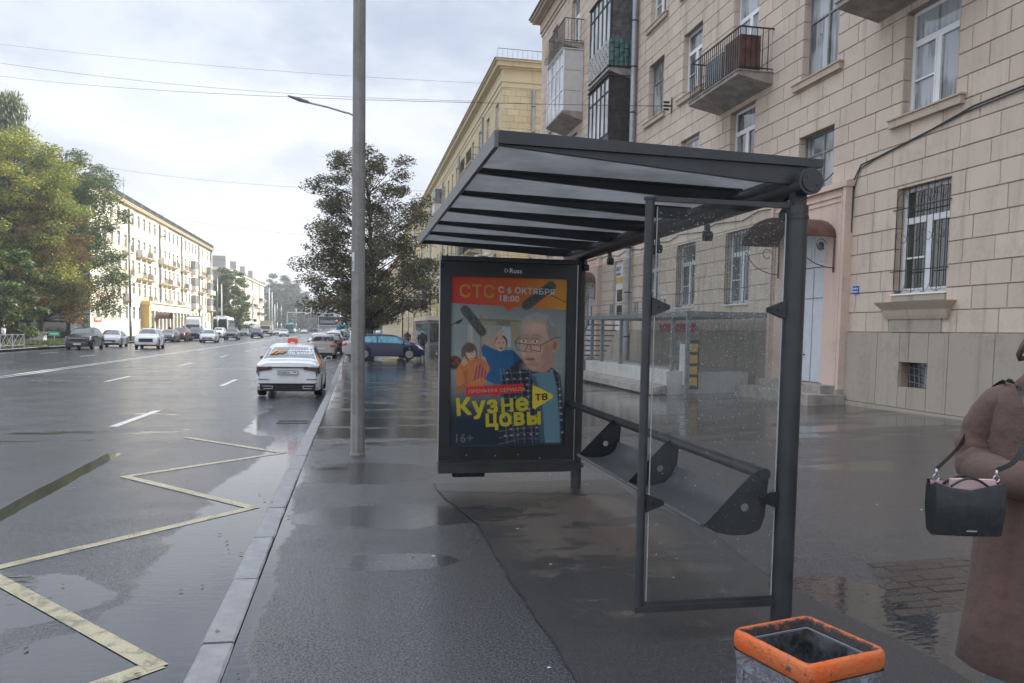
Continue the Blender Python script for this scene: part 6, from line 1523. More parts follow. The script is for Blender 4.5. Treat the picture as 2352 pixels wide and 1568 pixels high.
make_car('sedan', 'paint_white', 'white sedan driving towards the camera right of the dark navy SUV', -16.9, 101.5, PI+.05, 1, group=RG)
make_car('suv', 'paint_white', 'white SUV parked behind, between the box truck and the dark green SUV', -21.6, 139, PI, 0, group=OG)
make_car('suv', 'paint_grey', 'dark grey SUV with roof rails driving in front of the white coach', -17.2, 121.5, PI+.04, 1, group=RG)
make_car('sedan', 'paint_grey', 'dark parked sedan just right of the white coach', -21.1, 166, PI, 0, group=OG)
make_car('suv', 'paint_navy', 'blue-grey SUV driving alone right of the coach', -16.6, 146, PI+.03, 1, group=RG)
make_car('suv', 'paint_navy', 'dark SUV parked behind the blue-grey SUV', -21.2, 182, PI, 0, group=OG)
make_car('sedan', 'paint_white', 'white car with lights driving right of the beige truck', -14.2, 172, PI, 0, group=RG)
make_car('sedan', 'paint_silver', 'silver car partly behind the white one right of the beige truck', -17.6, 196, PI, 0, group=RG)
make_car('sedan', 'paint_white', 'small white car driving right of the turquoise bus', -15.1, 254, PI, 0, group=RG)
make_car('suv', 'paint_white', 'white van-like car just right of the turquoise bus', -19.6, 270, PI, 0, group=RG)
make_car('sedan', 'paint_black', 'dark car crossing at the far traffic lights', -14, 330, PI/2, 0)
for i, (xx_, yy) in enumerate(((-4.6, 300), (-7.6, 320), (-5.0, 345), (-8.2, 370))):
    make_car('sedan', ('paint_silver', 'paint_white', 'paint_grey', 'paint_white')[i], ('silver', 'white', 'grey', 'last white')[i]+' car queueing far ahead at the traffic lights, %s in the queue' % ('first', 'second', 'third', 'fourth')[i], xx_, yy, 0, 0, group='cars queueing at the far lights')
def wheels(par, spots, wr):
    tm, rm = wheel_meshes(wr)
    for x, y in spots: w = link('tyre', tm, par, loc=(x, y, wr)); link('rim', rm, w)
def truck(label, x, y, rz, cab, box, Lb, Hb, fair=False, cat='truck', W=2.3):
    """nose towards -Y in local space"""
    t = empty('box_truck', (x, y, roadz(y)), rz, label, cat)
    mb = MB(); h = W/2-.1
    mb.ring([[(-h, -.02, .55), (h, -.02, .55), (h, 1.7, .55), (-h, 1.7, .55)], [(-h, -.05, 1.35), (h, -.05, 1.35), (h, 1.7, 1.35), (-h, 1.7, 1.35)], [(-h*.93, .25, 2.2), (h*.93, .25, 2.2), (h*.97, 1.7, 2.25), (-h*.97, 1.7, 2.25)]]); mb.obj('cab', cab, t)
    mb = MB(); mb.add([(-h*.92, -.055, 1.42), (h*.92, -.055, 1.42), (h*.86, .185, 2.1), (-h*.86, .185, 2.1)], [(0, 1, 2, 3)]); mb.obj('windscreen', 'car_glass', t)
    for s in (-1, 1): mb = MB(); mb.add([(s*(h+.006), .35, 1.4), (s*(h+.006), 1.3, 1.4), (s*(h*.95+.006), 1.3, 2.1), (s*(h*.95+.006), .5, 2.1)], [(0, 1, 2, 3)]); mb.obj('side_window', 'car_glass', t); mb = MB(); mb.box(s*(h-.32), -.09, .72, s*(h-.05), -.04, .92); mb.obj('headlight', 'light_clear', t); mb = MB(); mb.box(s*(h+.08), -.02, 1.35, s*(h+.24), .1, 1.85); mb.obj('wing_mirror', 'black_rubber', t)
    mb = MB(); mb.box(-h*.55, -.08, .75, h*.55, -.04, 1.05); mb.box(-h, -.12, .38, h, .1, .62); mb.obj('grille', 'black_rubber', t)
    mb = MB(); mb.box(-.26, -.14, .45, .26, -.12, .56); mb.obj('number_plate', 'plate_white', t)
    if fair: mb = MB(); mb.ring([[(-h*.9, .3, 2.2), (h*.9, .3, 2.2), (h*.95, 1.7, 2.25), (-h*.95, 1.7, 2.25)], [(-h*.85, .45, 2.9), (h*.85, .45, 2.9), (h*.95, 1.7, 3.2), (-h*.95, 1.7, 3.2)]]); mb.obj('roof_fairing', cab, t)
    mb = MB(); mb.box(-W/2, 1.85, .95, W/2, 1.85+Lb, .95+Hb); b = mb.obj('cargo_box', box, t)
    mb = MB()
    for q in ((-W/2-.01, 1.84), (W/2-.05, 1.84)): mb.box(q[0], q[1], .95, q[0]+.06, q[1]+.03, .95+Hb)
    mb.box(-W/2, 1.83, .9+Hb, W/2, 1.86, .96+Hb); mb.obj('edge_trim', 'silver_trim', b)
    mb = MB(); mb.box(-.5, .9, .5, .5, 1.8+Lb, .8); mb.obj('chassis', 'black_rubber', t)
    wheels(t, [(s*(W/2-.18), yy) for s in (-1, 1) for yy in (.75, 1.85+Lb*.72)], .42); return t
t = truck('white box truck with roof fairing parked in front of the cream house', -24.2, 128.5, .06, 'paint_white', 'paint_white', 6.0, 2.5, True, W=2.4)
mb = MB(); mb.box(1.201, 5.4, 2.2, 1.21, 6.6, 2.5); mb.box(1.201, 5.6, 1.6, 1.21, 6.9, 2.0); mb.obj('side_lettering', 'sign_blue', t)
truck('old beige box truck driving towards the camera left of the turquoise bus', -18.6, 176, .02, 'paint_cream', 'paint_beige', 4.6, 2.3, W=2.35)
def bus(name, label, x, y, rz, body, H, Lb, coach, cat):
    t = empty(name, (x, y, roadz(y)), rz, label, cat); h = 1.25
    mb = MB(); mb.ring([[(-h, 0, .35), (h, 0, .35), (h, Lb, .35), (-h, Lb, .35)], [(-h, -.06, 1.2), (h, -.06, 1.2), (h, Lb, 1.2), (-h, Lb, 1.2)], [(-h*.97, .25, H-.3), (h*.97, .25, H-.3), (h*.97, Lb, H-.3), (-h*.97, Lb, H-.3)], [(-h*.85, .5, H), (h*.85, .5, H), (h*.85, Lb-.1, H), (-h*.85, Lb-.1, H)]]); mb.obj('body', body, t)
    mb = MB(); mb.add([(-h*.94, -.09, 1.15), (h*.94, -.09, 1.15), (h*.9, .19, H-.42), (-h*.9, .19, H-.42)], [(0, 1, 2, 3)]); mb.obj('windscreen', 'car_glass', t)
    mb = MB(); mb.box(-h*.8, Lb+.003, 1.5, h*.8, Lb+.02, H-.6); mb.obj('rear_window', 'car_glass', t); mb = MB(); mb.box(-h*.9, Lb+.003, .6, -h*.7, Lb+.02, 1.1); mb.obj('tail_light', 'light_red', t); mb = MB(); mb.box(h*.7, Lb+.003, .6, h*.9, Lb+.02, 1.1); mb.obj('tail_light', 'light_red', t)
    for s in (-1, 1):
        for k in range(6): a = .8+k*(Lb-1)/6; mb = MB(); mb.box(s*(h-.02), a, 1.5, s*(h+.012), a+(Lb-1)/6-.12, H-.5); mb.obj('side_window', 'car_glass', t)
        mb = MB(); mb.box(s*(h-.4), -.09, .6, s*(h-.08), -.03, .85); mb.obj('headlight', 'light_clear', t)
        mb = MB(); mb.tube([(s*h*.95, .1, H-.5), (s*(h+.2), -.35, H-.6), (s*(h+.22), -.4, H-.9)], .03, 6); mb.box(s*(h+.12), -.45, H-1.5, s*(h+.3), -.38, H-.9); mb.obj('wing_mirror', body if coach else 'black_rubber', t)
    mb = MB(); mb.box(-.8, 1, H, .8, Lb*.6, H+.22); mb.obj('roof_unit', body, t)
    mb = MB(); mb.box(-h+.05, -.1, .3, h-.05, .1, .5); mb.box(-.26, -.12, .5, .26, -.1, .62); mb.obj('bumper', 'black_rubber' if not coach else body, t)
    wheels(t, [(s*(h-.2), yy) for s in (-1, 1) for yy in (2.4, Lb-3)], .48); return t
bus('coach', 'tall white coach with a big dark windscreen parked before the farther cream house', -23.6, 150, .03, 'paint_white', 3.55, 11, True, 'coach')
bb = bus('city_bus', 'turquoise and white city bus far down the road before the crossing', -20.3, 262, .05, 'paint_teal', 3.1, 12, False, 'bus')
bus('city_bus', 'teal bus far off on the right side of the road above the parked cars', -3.6, 232, PI, 'paint_teal', 2.9, 11, False, 'bus')
# ------------------------------------------------------------------ people
def skin_body(name, joints, edges, m, parent, root=0, sub=2, smooth=True):
    me = bpy.data.meshes.new(name); me.from_pydata([j[0] for j in joints], edges, []); o = bpy.data.objects.new(name, me); COL.objects.link(o)
    md = o.modifiers.new('s', 'SKIN'); md.use_smooth_shade = True
    for i, j in enumerate(joints):
        r = j[1]; me.skin_vertices[0].data[i].radius = r if isinstance(r, tuple) else (r, r); me.skin_vertices[0].data[i].use_root = i == root
    o.modifiers.new('u', 'SUBSURF').levels = sub; bpy.context.view_layer.update()
    dg = bpy.context.evaluated_depsgraph_get(); m2 = bpy.data.meshes.new_from_object(o.evaluated_get(dg)); bpy.data.objects.remove(o)
    m2.materials.clear(); m2.materials.append(M[m]); m2.polygons.foreach_set('use_smooth', [True]*len(m2.polygons)); return link(name, m2, parent)
def walker(x, y, z, rz, label, top, legs, hair='hair_brown', h=1.72, coat=True, stride=.18, carry=False):
    p = empty('person', (x, y, z), rz, label, 'person', None); k = h/1.72
    J = [((0, 0, .93), .125), ((0, .01, 1.12), (.15, .10)), ((0, 0, 1.36), (.17, .11)), ((0, 0, 1.47), .055), ((0, .015, 1.60), .088), ((0, .01, 1.69), .07),
         ((-.10, 0, .88), .095), ((-.10, stride*.45, .50), .062), ((-.10, stride, .09), .045), ((-.10, stride+.14, .035), .038),
         ((.10, 0, .88), .095), ((.10, -stride*.2, .50), .062), ((.10, -stride, .10), .045), ((.10, -stride+.13, .04), .038),
         ((-.20, 0, 1.38), .062), ((-.25, -.06, 1.12), .05), ((-.22, .06, .90), .036), ((-.215, .10, .82), .03),
         ((.20, 0, 1.38), .062), ((.25, -.02, 1.12), .05), ((.23, .12, .92), .036), ((.225, .16, .85), .03)]
    J = [((a[0]*k, a[1]*k, a[2]*k), tuple(q*k for q in r) if isinstance(r, tuple) else r*k) for a, r in J]
    E_ = [(0, 1), (1, 2), (2, 3), (3, 4), (4, 5), (0, 6), (6, 7), (7, 8), (8, 9), (0, 10), (10, 11), (11, 12), (12, 13), (2, 14), (14, 15), (15, 16), (16, 17), (2, 18), (18, 19), (19, 20), (20, 21)]
    skin_body('body', J, E_, legs, p, sub=1)
    Jt = [((0, 0, (.72 if coat else .92)*k), ((.20 if coat else .16)*k, .14*k)), ((0, .01, 1.12*k), (.175*k, .13*k)), ((0, 0, 1.38*k), (.19*k, .13*k)), ((-.215*k, 0, 1.38*k), .075*k), ((-.26*k, -.06*k, 1.12*k), .062*k), ((-.225*k, .06*k, .92*k), .05*k), ((.215*k, 0, 1.38*k), .075*k), ((.26*k, -.02*k, 1.12*k), .062*k), ((.235*k, .12*k, .94*k), .05*k)]
    skin_body('jacket', Jt, [(0, 1), (1, 2), (2, 3), (3, 4), (4, 5), (2, 6), (6, 7), (7, 8)], top, p, sub=1)
    skin_body('head', [((0, .02*k, 1.50*k), .05*k), ((0, .03*k, 1.60*k), .092*k), ((0, .035*k, 1.68*k), .06*k)], [(0, 1), (1, 2)], 'skin', p, sub=1)
    skin_body('hair', [((0, -.02*k, 1.57*k), .085*k), ((0, .0, 1.68*k), .092*k)], [(0, 1)], hair, p, sub=1); return p
walker(-24.6, 62.9, -.22, -PI/2, 'pedestrian in a pale jacket behind the low fence at the far left edge', 'cloth_pale', 'cloth_dark', coat=False)
walker(-27.2, 117, -.2, .3, 'pedestrian in a grey jacket before the red sign on the sunlit cream corner', 'cloth_grey', 'cloth_dark', coat=False)
walker(-27.6, 129, -.2, .5, 'pedestrian in dark brown clothes beside the tall lamp post across the road', 'cloth_red', 'cloth_dark')
walker(-28.4, 145, -.2, .2, 'pedestrian dressed in black under the rust-brown canopy', 'cloth_dark', 'cloth_dark')
walker(4.25, 50.9, -.155, PI, 'pedestrian in a black coat stepping past the nose of the dark blue hatchback', 'cloth_dark', 'cloth_dark', h=1.76)
walker(4.3, 66.5, -.15, PI, 'long-haired pedestrian in dark red-brown walking towards us behind the parked cars', 'cloth_red', 'cloth_dark', h=1.68)
# the woman at the right edge, seen half from behind
WM = empty('person', (2.68, 2.62, pavz(2.6, 2.6)), math.radians(138), 'woman in a long brown wool coat at the right edge with her arms folded', 'person')
# local frame: she faces +y, her left is -x
J = [((0, 0, .96), .12), ((0, .0, 1.14), (.125, .09)), ((0, -.01, 1.36), (.15, .10)), ((0, -.005, 1.50), .052), ((0, .01, 1.57), .06), ((0, .02, 1.63), (.074, .088)), ((0, .01, 1.70), (.07, .085)),
     ((-.09, 0, .90), .09), ((-.09, .02, .50), .058), ((-.09, -.01, .09), .042), ((-.09, .13, .035), .036), ((.09, 0, .90), .09), ((.09, .02, .50), .058), ((.09, -.01, .09), .042), ((.09, .13, .035), .036),
     ((-.175, 0, 1.42), .055), ((-.225, -.04, 1.16), .045), ((-.14, .17, 1.04), .032), ((-.05, .24, 1.03), .028), ((.175, 0, 1.42), .055), ((.235, -.02, 1.15), .045), ((.14, .17, 1.12), .032), ((.03, .245, 1.12), .028)]
E_ = [(0, 1), (1, 2), (2, 3), (3, 4), (4, 5), (5, 6), (0, 7), (7, 8), (8, 9), (9, 10), (0, 11), (11, 12), (12, 13), (13, 14), (2, 15), (15, 16), (16, 17), (17, 18), (2, 19), (19, 20), (20, 21), (21, 22)]
skin_body('body', J, E_, 'skin', WM, sub=2)
# nose, ears
mb = MB(); mb.ring([[(.012, .098, 1.60), (-.012, .098, 1.60), (0, .10, 1.645)], [(.007, .122, 1.603), (-.007, .122, 1.603), (0, .108, 1.63)]]); mb.obj('nose', 'skin', WM, smooth=True)
skin_body('hair', [((0, -.03, 1.56), .075), ((0, -.035, 1.66), .10), ((0, .0, 1.73), .085), ((0, -.08, 1.52), .045), ((-.03, -.115, 1.50), .02)], [(0, 1), (1, 2), (0, 3), (3, 4)], 'hair_brown', WM, sub=2)
mb = MB()
for k in range(5): mb.tube([(-.05+k*.004, -.07, 1.56), (-.085-k*.003, -.10-k*.004, 1.53-k*.005), (-.10, -.12-k*.003, 1.555), (-.09, -.135, 1.575+k*.003)], [.008, .007, .005, .002], 5)
mb.obj('hair_curl', 'hair_brown', WM, smooth=True)
skin_body('trousers', [((0, 0, .92), .11), ((-.09, 0, .86), .10), ((-.10, .02, .50), .085), ((-.10, 0, .12), .085), ((.09, 0, .86), .10), ((.10, .02, .50), .085), ((.10, 0, .12), .085)], [(0, 1), (1, 2), (2, 3), (0, 4), (4, 5), (5, 6)], 'jeans_pale', WM, sub=1)
for s in (-1, 1): mb = MB(); mb.ring([rr(.045, .02, -.0), rr(.05, .02, .04), rr(.04, .02, .09)]); o = mb.obj('shoe', 'leather_black', WM, smooth=True); o.location = (s*.10, .04, .0); o.scale = (1, 2.4, 1)
wm_i = (Matrix.Translation(WM.location) @ Matrix.Rotation(WM.rotation_euler.z, 4, 'Z')).inverted()
mb = MB()
for k in range(7):
    o_ = Vector((k*.006-.01, k*.004, (k % 3)*.004)); mb.tube([wm_i @ (Vector(p)+o_) for p in ((2.545, 2.61, 1.66), (2.505, 2.60, 1.625), (2.488, 2.60, 1.592), (2.497, 2.60, 1.572), (2.516, 2.60, 1.580))], [.010, .009, .007, .005, .002], 6)
mb.obj('hair_curl', 'hair_brown', WM, smooth='all')
# coat: rings from hem to shoulders with folds and a vent down the back
def coat_ring(z, rx, ry, cy, fold, n=56):
    out = []
    for i in range(n):
        t = 2*PI*i/n; f = 1+fold*(math.sin(t*5+.7)+.6*math.sin(t*9+1.9))*.5
        x, y = rx*math.cos(t)*f, cy+ry*math.sin(t)*f
        d = ((t-.36*PI+PI) % (2*PI))-PI
        if z < 1.3 and -.16 < d < .06: y -= .022*(1 if d > -.06 else .4)
        out.append((x, y, z+.006*math.sin(t*3)))
    return out
rings = [coat_ring(.33, .27, .235, 0, .09), coat_ring(.335, .275, .24, 0, .09), coat_ring(.5, .262, .225, 0, .08), coat_ring(.7, .25, .21, 0, .06), coat_ring(.9, .238, .19, 0, .04), coat_ring(1.05, .225, .175, 0, .015), coat_ring(1.18, .215, .165, 0, .01), coat_ring(1.30, .222, .16, -.005, .01), coat_ring(1.38, .222, .145, -.005, .0), coat_ring(1.435, .205, .122, -.005, 0), coat_ring(1.465, .165, .10, -.005, 0), coat_ring(1.495, .085, .072, 0, 0)]
mb = MB(); mb.ring(rings, caps=False); CT = mb.obj('coat', 'coat_brown', WM, smooth='all')
mb = MB(); mb.ring([coat_ring(1.475, .115, .090, .0, 0), coat_ring(1.50, .10, .083, 0, 0), coat_ring(1.535, .092, .083, .005, 0), coat_ring(1.50, .118, .102, .0, 0), coat_ring(1.445, .165, .132, -.005, .02), coat_ring(1.435, .162, .125, -.005, .02)], caps=False); mb.obj('collar', 'coat_brown', CT, smooth='all')
def sleeve(pts, rads):
    mb = MB(); n = 22; P = [Vector(p) for p in pts]; fine = []; fr = []
    for i in range(len(P)-1):
        for k in range(6):
            t = k/6; p0, p1, p2, p3 = P[max(i-1, 0)], P[i], P[i+1], P[min(i+2, len(P)-1)]
            q = .5*((2*p1)+(p2-p0)*t+(2*p0-5*p1+4*p2-p3)*t*t+(3*p1-p0-3*p2+p3)*t**3); fine.append(q); fr.append((rads[i]+(rads[i+1]-rads[i])*t)*(1+.07*math.sin(len(fine)*1.35)*math.exp(-((i-2.6)/1.6)**2)+.03*math.sin(len(fine)*2.3)))
    fine.append(P[-1]); fr.append(rads[-1]); mb.tube(fine, fr, n); return mb.obj('sleeve', 'coat_brown', CT, smooth='all')
sleeve([(-.13, -.01, 1.415), (-.195, -.02, 1.38), (-.245, -.05, 1.25), (-.255, -.045, 1.16), (-.19, .07, 1.07), (-.09, .20, 1.035)], [.064, .072, .076, .084, .076, .066])
sleeve([(.13, -.01, 1.415), (.195, -.01, 1.38), (.25, -.03, 1.25), (.25, -.01, 1.15), (.19, .12, 1.115), (.04, .225, 1.12)], [.064, .070, .074, .082, .076, .066])
def hand(base, d, side, m='skin'):
    """relaxed hand: palm plus five curled fingers"""
    b = Vector(base); d = Vector(d).normalized(); up = Vector((0, 0, 1)); sd = d.cross(up).normalized()*side; dn = -up
    J = [(b, .026), (b+d*.045, (.036, .018)), (b+d*.085, (.038, .016))]
    o = skin_body('hand', [(tuple(p), r) for p, r in J], [(0, 1), (1, 2)], m, WM, sub=1); mb = MB()
    for i, L in enumerate((.066, .074, .070, .056)):
        s = b+d*.085+sd*(.027-.018*i); mb.tube([s-d*.01, s+d*L*.45+dn*.008, s+d*L*.72+dn*.030, s+d*L*.70+dn*.052], [.0095, .009, .008, .006], 8)
    s = b+d*.02+sd*.03; mb.tube([s, s+sd*.022+d*.025+dn*.008, s+sd*.02+d*.055+dn*.018], [.011, .010, .007], 8); mb.obj('fingers', m, o, smooth='all')
hand((-.07, .215, 1.03), (.9, .5, 0), -1); hand((.02, .235, 1.12), (-1, .25, 0), 1)
# handbag on a long strap
HB = empty('handbag', (2.125, 2.42, 1.048), math.radians(-14), 'black leather handbag with pale pink lining hanging beside the brown coat', 'handbag'); HB.scale = (.88, .88, .88)
def bagring(z, w, d, lip=0):
    return [(-w, -d, z+lip), (-w*.6, -d*1.15, z-.012*(lip != 0)), (0, -d*1.25, z-.02*(lip != 0)), (w*.6, -d*1.15, z-.0), (w, -d, z+lip), (w*1.03, 0, z-.01), (w, d, z+lip), (0, d*1.2, z), (-w, d, z+lip), (-w*1.03, 0, z-.01)]
mb = MB(); mb.ring([bagring(-.100, .118, .040), bagring(-.094, .126, .046), bagring(0, .134, .05), bagring(.075, .136, .045), bagring(.105, .136, .036, .008)], caps=False); mb.add(bagring(-.100, .118, .040), [tuple(range(9, -1, -1))]); HBb = mb.obj('body', 'leather_black', HB, smooth=35)
mb = MB(); mb.ring([bagring(.103, .128, .030, .008), bagring(.06, .126, .03)], caps=False); mb.box(-.06, -.012, .06, .11, .012, .122); mb.obj('lining', 'pale_pink', HB)
for dy in (-.032, .03):
    mb = MB(); mb.tube([(-.075+.15*i/10, dy, .095+.035*math.sin(PI*i/10)) for i in range(11)], .005, 8); mb.obj('handle', 'leather_black', HB, smooth='all')
mb = MB(); mb.box(-.02, -.0645, -.078, .02, -.0625, -.073); mb.obj('maker_mark', 'silver_trim', HB)
for x in (-.118, .118):
    mb = MB(); mb.tube([(x+.012*math.cos(t), 0, .125+.014*math.sin(t)) for t in [i*PI/5 for i in range(11)]], .0028, 6); mb.tube([(x, 0, .135), (x, 0, .16)], .005, 8); mb.obj('clasp', 'silver_trim', HB, smooth='all')
mb = MB(); mb.tube([(.118, -.03, .10), (.126, -.045, .06), (.118, -.05, .02)], .006, 6); mb.obj('hanging_tab', 'leather_black', HB)
def strap(pts, w=.019):
    mb = MB()
    for a, b in zip(pts, pts[1:]): mb.bar(a, b, w, .004, up=(0.3, 1, 0))
    return mb
wl = Matrix.Translation(HB.location) @ Matrix.Rotation(math.radians(-14), 4, 'Z') @ Matrix.Scale(.88, 4); wi = wl.inverted()
sp = [wl @ Vector((-.118, 0, .16)), Vector((2.40, 2.77, 1.228)), Vector((2.50, 2.82, 1.337)), Vector((2.55, 2.80, 1.44)), Vector((2.535, 2.70, 1.488)), Vector((2.451, 2.55, 1.458)), Vector((2.37, 2.42, 1.34)), Vector((2.29, 2.38, 1.23)), wl @ Vector((.118, 0, .16))]
fine = []
for i in range(len(sp)-1):
    for k in range(5):
        t = k/5; p0, p1, p2, p3 = sp[max(i-1, 0)], sp[i], sp[i+1], sp[min(i+2, len(sp)-1)]
        fine.append(.5*((2*p1)+(p2-p0)*t+(2*p0-5*p1+4*p2-p3)*t*t+(3*p1-p0-3*p2+p3)*t**3))
fine.append(sp[-1]); mb = strap([wi @ p for p in fine]); mb.obj('strap', 'leather_black', HB)
WB = empty('carrier_bag', (2.475, 2.30, .92), .2, 'white carrier bag just showing at the right edge in front of the brown coat', 'bag')
mb = MB(); mb.ring([[(-.07, -.03, -.15), (.16, -.03, -.15), (.16, .03, -.15), (-.07, .03, -.15)], [(-.08, -.05, 0), (.17, -.05, 0), (.17, .05, 0), (-.08, .05, 0)], [(-.075, -.02, .13), (.165, -.02, .13), (.165, .02, .13), (-.075, .02, .13)]]); mb.obj('body', 'bag_white', WB, smooth=50)
mb = MB(); mb.tube([(-.04, 0, .13), (-.02, 0, .22), (.05, 0, .27), (.11, 0, .22), (.13, 0, .13)], .005, 6); mb.obj('handle', 'bag_white', WB)
# ------------------------------------------------------------------ trees
def tree(name, loc, H, R, label, leaf, seed, n=16000, trunk_r=.18, clear=.28, ls=.10, shape='oval', droop=0, group=None, lean=0, dens=1.0, blobs=46, gaps=0, bs=(.17, .34)):
    rng = np.random.default_rng(seed); r = random.Random(seed)
    t = empty(name, loc, 0, label, 'tree', group)
    wood = MB(); tips = []
    zc0 = H*clear
    trunk = [Vector((lean*H*(k/6)**1.5+r.uniform(-.05, .05)*k, r.uniform(-.05, .05)*k, H*.86*k/6)) for k in range(7)]
    wood.tube(trunk, [trunk_r*(1-.13*k) for k in range(7)], 8)
    tk = wood.obj('trunk', 'bark', t, smooth='all'); wood = MB()
    for k in range(blobs):
        if shape == 'wide' and r.random() < .1: continue
        f = (k+.5)/blobs; z = zc0+(H*.98-zc0)*f**.9; u = (z-zc0)/(H-zc0)
        if shape == 'oval': rad = R*math.sqrt(max(.02, 1-((u-.42)/.62)**2))
        elif shape == 'wide': rad = R*float(np.interp(u, [0, .12, .3, .5, .7, .88, 1], [.5, .85, 1.05, .86, .80, .66, .3]))
        elif shape == 'cone': rad = R*(1-u*.85)*(.55+.45*min(1, u*5))
        else: rad = R*math.sqrt(max(.03, 1-((u-.35)/.68)**2))
        a = k*2.399+r.uniform(-.4, .4); q = rad*r.uniform(.45, 1.02)
        p = Vector((math.cos(a)*q+lean*z, math.sin(a)*q, z+r.uniform(-.3, .3)))
        s0 = Vector((lean*z*.8, 0, max(zc0*.8, z-q*r.uniform(.5, .95)))); mid = s0.lerp(p, .5)+Vector((r.uniform(-.2, .2), r.uniform(-.2, .2), r.uniform(0, .35)))
        br = trunk_r*.32*(1-u*.6); wood.tube([s0, mid, p], [br, br*.6, br*.2], 5)
        tips.append((p, R*r.uniform(*bs)*(1-.3*u)))
        for j in range(4):
            e = p+Vector((r.gauss(0, 1), r.gauss(0, 1), r.gauss(.1, .7)))*tips[-1][1]*.9; wood.tube([mid.lerp(p, r.uniform(.3, 1)), e], [br*.3, br*.08], 4)
    wood.obj('branches', 'bark', t, smooth='all', fix=False)
    P = np.array([tuple(p) for p, _ in tips]); S_ = np.array([s for _, s in tips]); per = rng.multinomial(n, S_**2/np.sum(S_**2)); idx = np.repeat(np.arange(len(tips)), per)
    d = rng.normal(size=(len(idx), 3)); d /= np.linalg.norm(d, axis=1)[:, None]; rad = rng.random(len(idx))**.45; c = P[idx]+d*(S_[idx]*rad)[:, None]*np.array([1.2, 1.2, .62])
    if gaps: keep = rng.random(len(idx)) > gaps*(np.sin(c[:, 0]*2.1+seed)*np.sin(c[:, 1]*2.3)*np.sin(c[:, 2]*1.9) > .15); c = c[keep]
    if droop: c[:, 2] -= rng.random(len(c))**2*droop
    m = len(c); a = rng.normal(size=(m, 3)); a /= np.linalg.norm(a, axis=1)[:, None]; b = np.cross(a, rng.normal(size=(m, 3))); b /= np.linalg.norm(b, axis=1)[:, None]
    a[:, 2] *= .6
    if droop: a = np.tile([0, 0, 1.0], (m, 1))*1.3+a*.5
    sz = ls*rng.uniform(.6, 1.3, m)[:, None]
    V = np.stack([c-a*sz, c+b*sz*.55, c+a*sz, c-b*sz*.55], 1).reshape(-1, 3); F = np.arange(4*m).reshape(m, 4)
    me = bpy.data.meshes.new('crown'); me.vertices.add(len(V)); me.vertices.foreach_set('co', V.ravel()); me.loops.add(4*m); me.loops.foreach_set('vertex_index', F.ravel())
    me.polygons.add(m); me.polygons.foreach_set('loop_start', np.arange(0, 4*m, 4)); me.update(); me.validate(); me.materials.append(M[leaf]); link('crown', me, t); return t
tree('street_tree', (1.1, 55.5, -.2), 13.6, 5.0, 'dull olive and brown street tree behind the concrete pole on the right pavement', 'leaves_dull', 8, 62000, .24, .16, .085, 'wide', blobs=150, gaps=.6, bs=(.10, .28), lean=-.012)
for i, (x, y, h) in enumerate(((1.0, 74, 9.5), (1.1, 92, 10), (.9, 112, 9), (1.0, 135, 10), (1.0, 165, 10), (1.1, 205, 10), (1, 255, 10))):
    tree('street_tree', (x, y, -.2), h, 3.2, 'street tree in the row beyond the olive-brown one, number %s from it' % ('one', 'two', 'three', 'four', 'five', 'six', 'seven')[i], 'leaves_orange' if i in (0, 1) else 'leaves_dull', 40+i, 6500 if i < 4 else 3000, .16, .25, .14 if i < 4 else .25, blobs=30, group='row of street trees on the right verge')
LG = 'big trees on the lawn across the road'
tree('lawn_tree', (-32.6, 86, -.2), 20.2, 6.2, 'yellow-green maple at the left edge of the photo, tallest of the broad crowns', 'leaves_yellowgreen', 11, 66000, .3, .14, .13, 'oval', group=LG, blobs=110)
tree('lawn_tree', (-30.4, 86.5, -.2), 14.6, 4.6, 'tree with orange-brown and green leaves between the yellow-green maple and the dark one', 'leaves_orange', 12, 42000, .26, .17, .12, 'oval', group=LG, blobs=90)
tree('lawn_tree', (-32.0, 100, -.2), 20.8, 6.0, 'dark green tree overlapping the corner of the cream house', 'leaves_green', 13, 62000, .34, .18, .13, 'oval', group=LG, blobs=110, gaps=.25)
tree('lawn_tree', (-29.2, 74.5, -.2), 8.3, 3.3, 'low bright green tree at the left edge below the maple', 'leaves_green', 14, 16000, .2, .12, .15, 'oval', group=LG, blobs=36)
tree('birch_tree', (-35.4, 93, -.2), 26.2, 4.4, 'tall grey-green drooping birch rising above the maple', 'leaves_birch', 15, 22000, .22, .25, .16, 'cone', droop=1.6, group=LG, blobs=70)
tree('poplar_tree', (-31, 212, -.3), 16, 4.6, 'green tree between the two cream houses', 'leaves_green', 16, 14000, .25, .1, .28, 'oval', blobs=60, bs=(.25, .4))
tree('poplar_tree', (-29.5, 224, -.3), 7.5, 3.0, 'small yellowish tree beside the grey end wall of the farther cream house', 'leaves_orange', 17, 3500, .15, .1, .24, 'oval', blobs=24)
FG = 'distant trees beyond the farther cream house'
far = [(-52, 400, 24, 8), (-46, 385, 19, 8), (-43, 408, 23, 8.5), (-38, 420, 29, 8), (-35, 400, 20, 7), (-33, 440, 27, 8), (-29, 455, 22, 7), (-27, 420, 17, 7), (-24, 470, 18, 7), (-22, 520, 17, 7), (-17, 560, 14, 6), (10, 400, 14, 6), (7, 480, 15, 7), (-50, 372, 12, 6)]
words = ('farthest left', 'low rounded', 'broad', 'tallest', 'shorter bushy', 'second tallest', 'narrower', 'front low', 'darker', 'right sloping', 'last small', 'right-hand side', 'far right-hand side', 'left front low')
for i, (x, y, h, R_) in enumerate(far): tree('distant_tree', (x, y, -.3), h, R_, words[i]+' tree in the dark distant grove down the road', 'leaves_far', 60+i, 6000, .3, .08, .42, 'oval', group=FG, blobs=36, bs=(.25, .42))
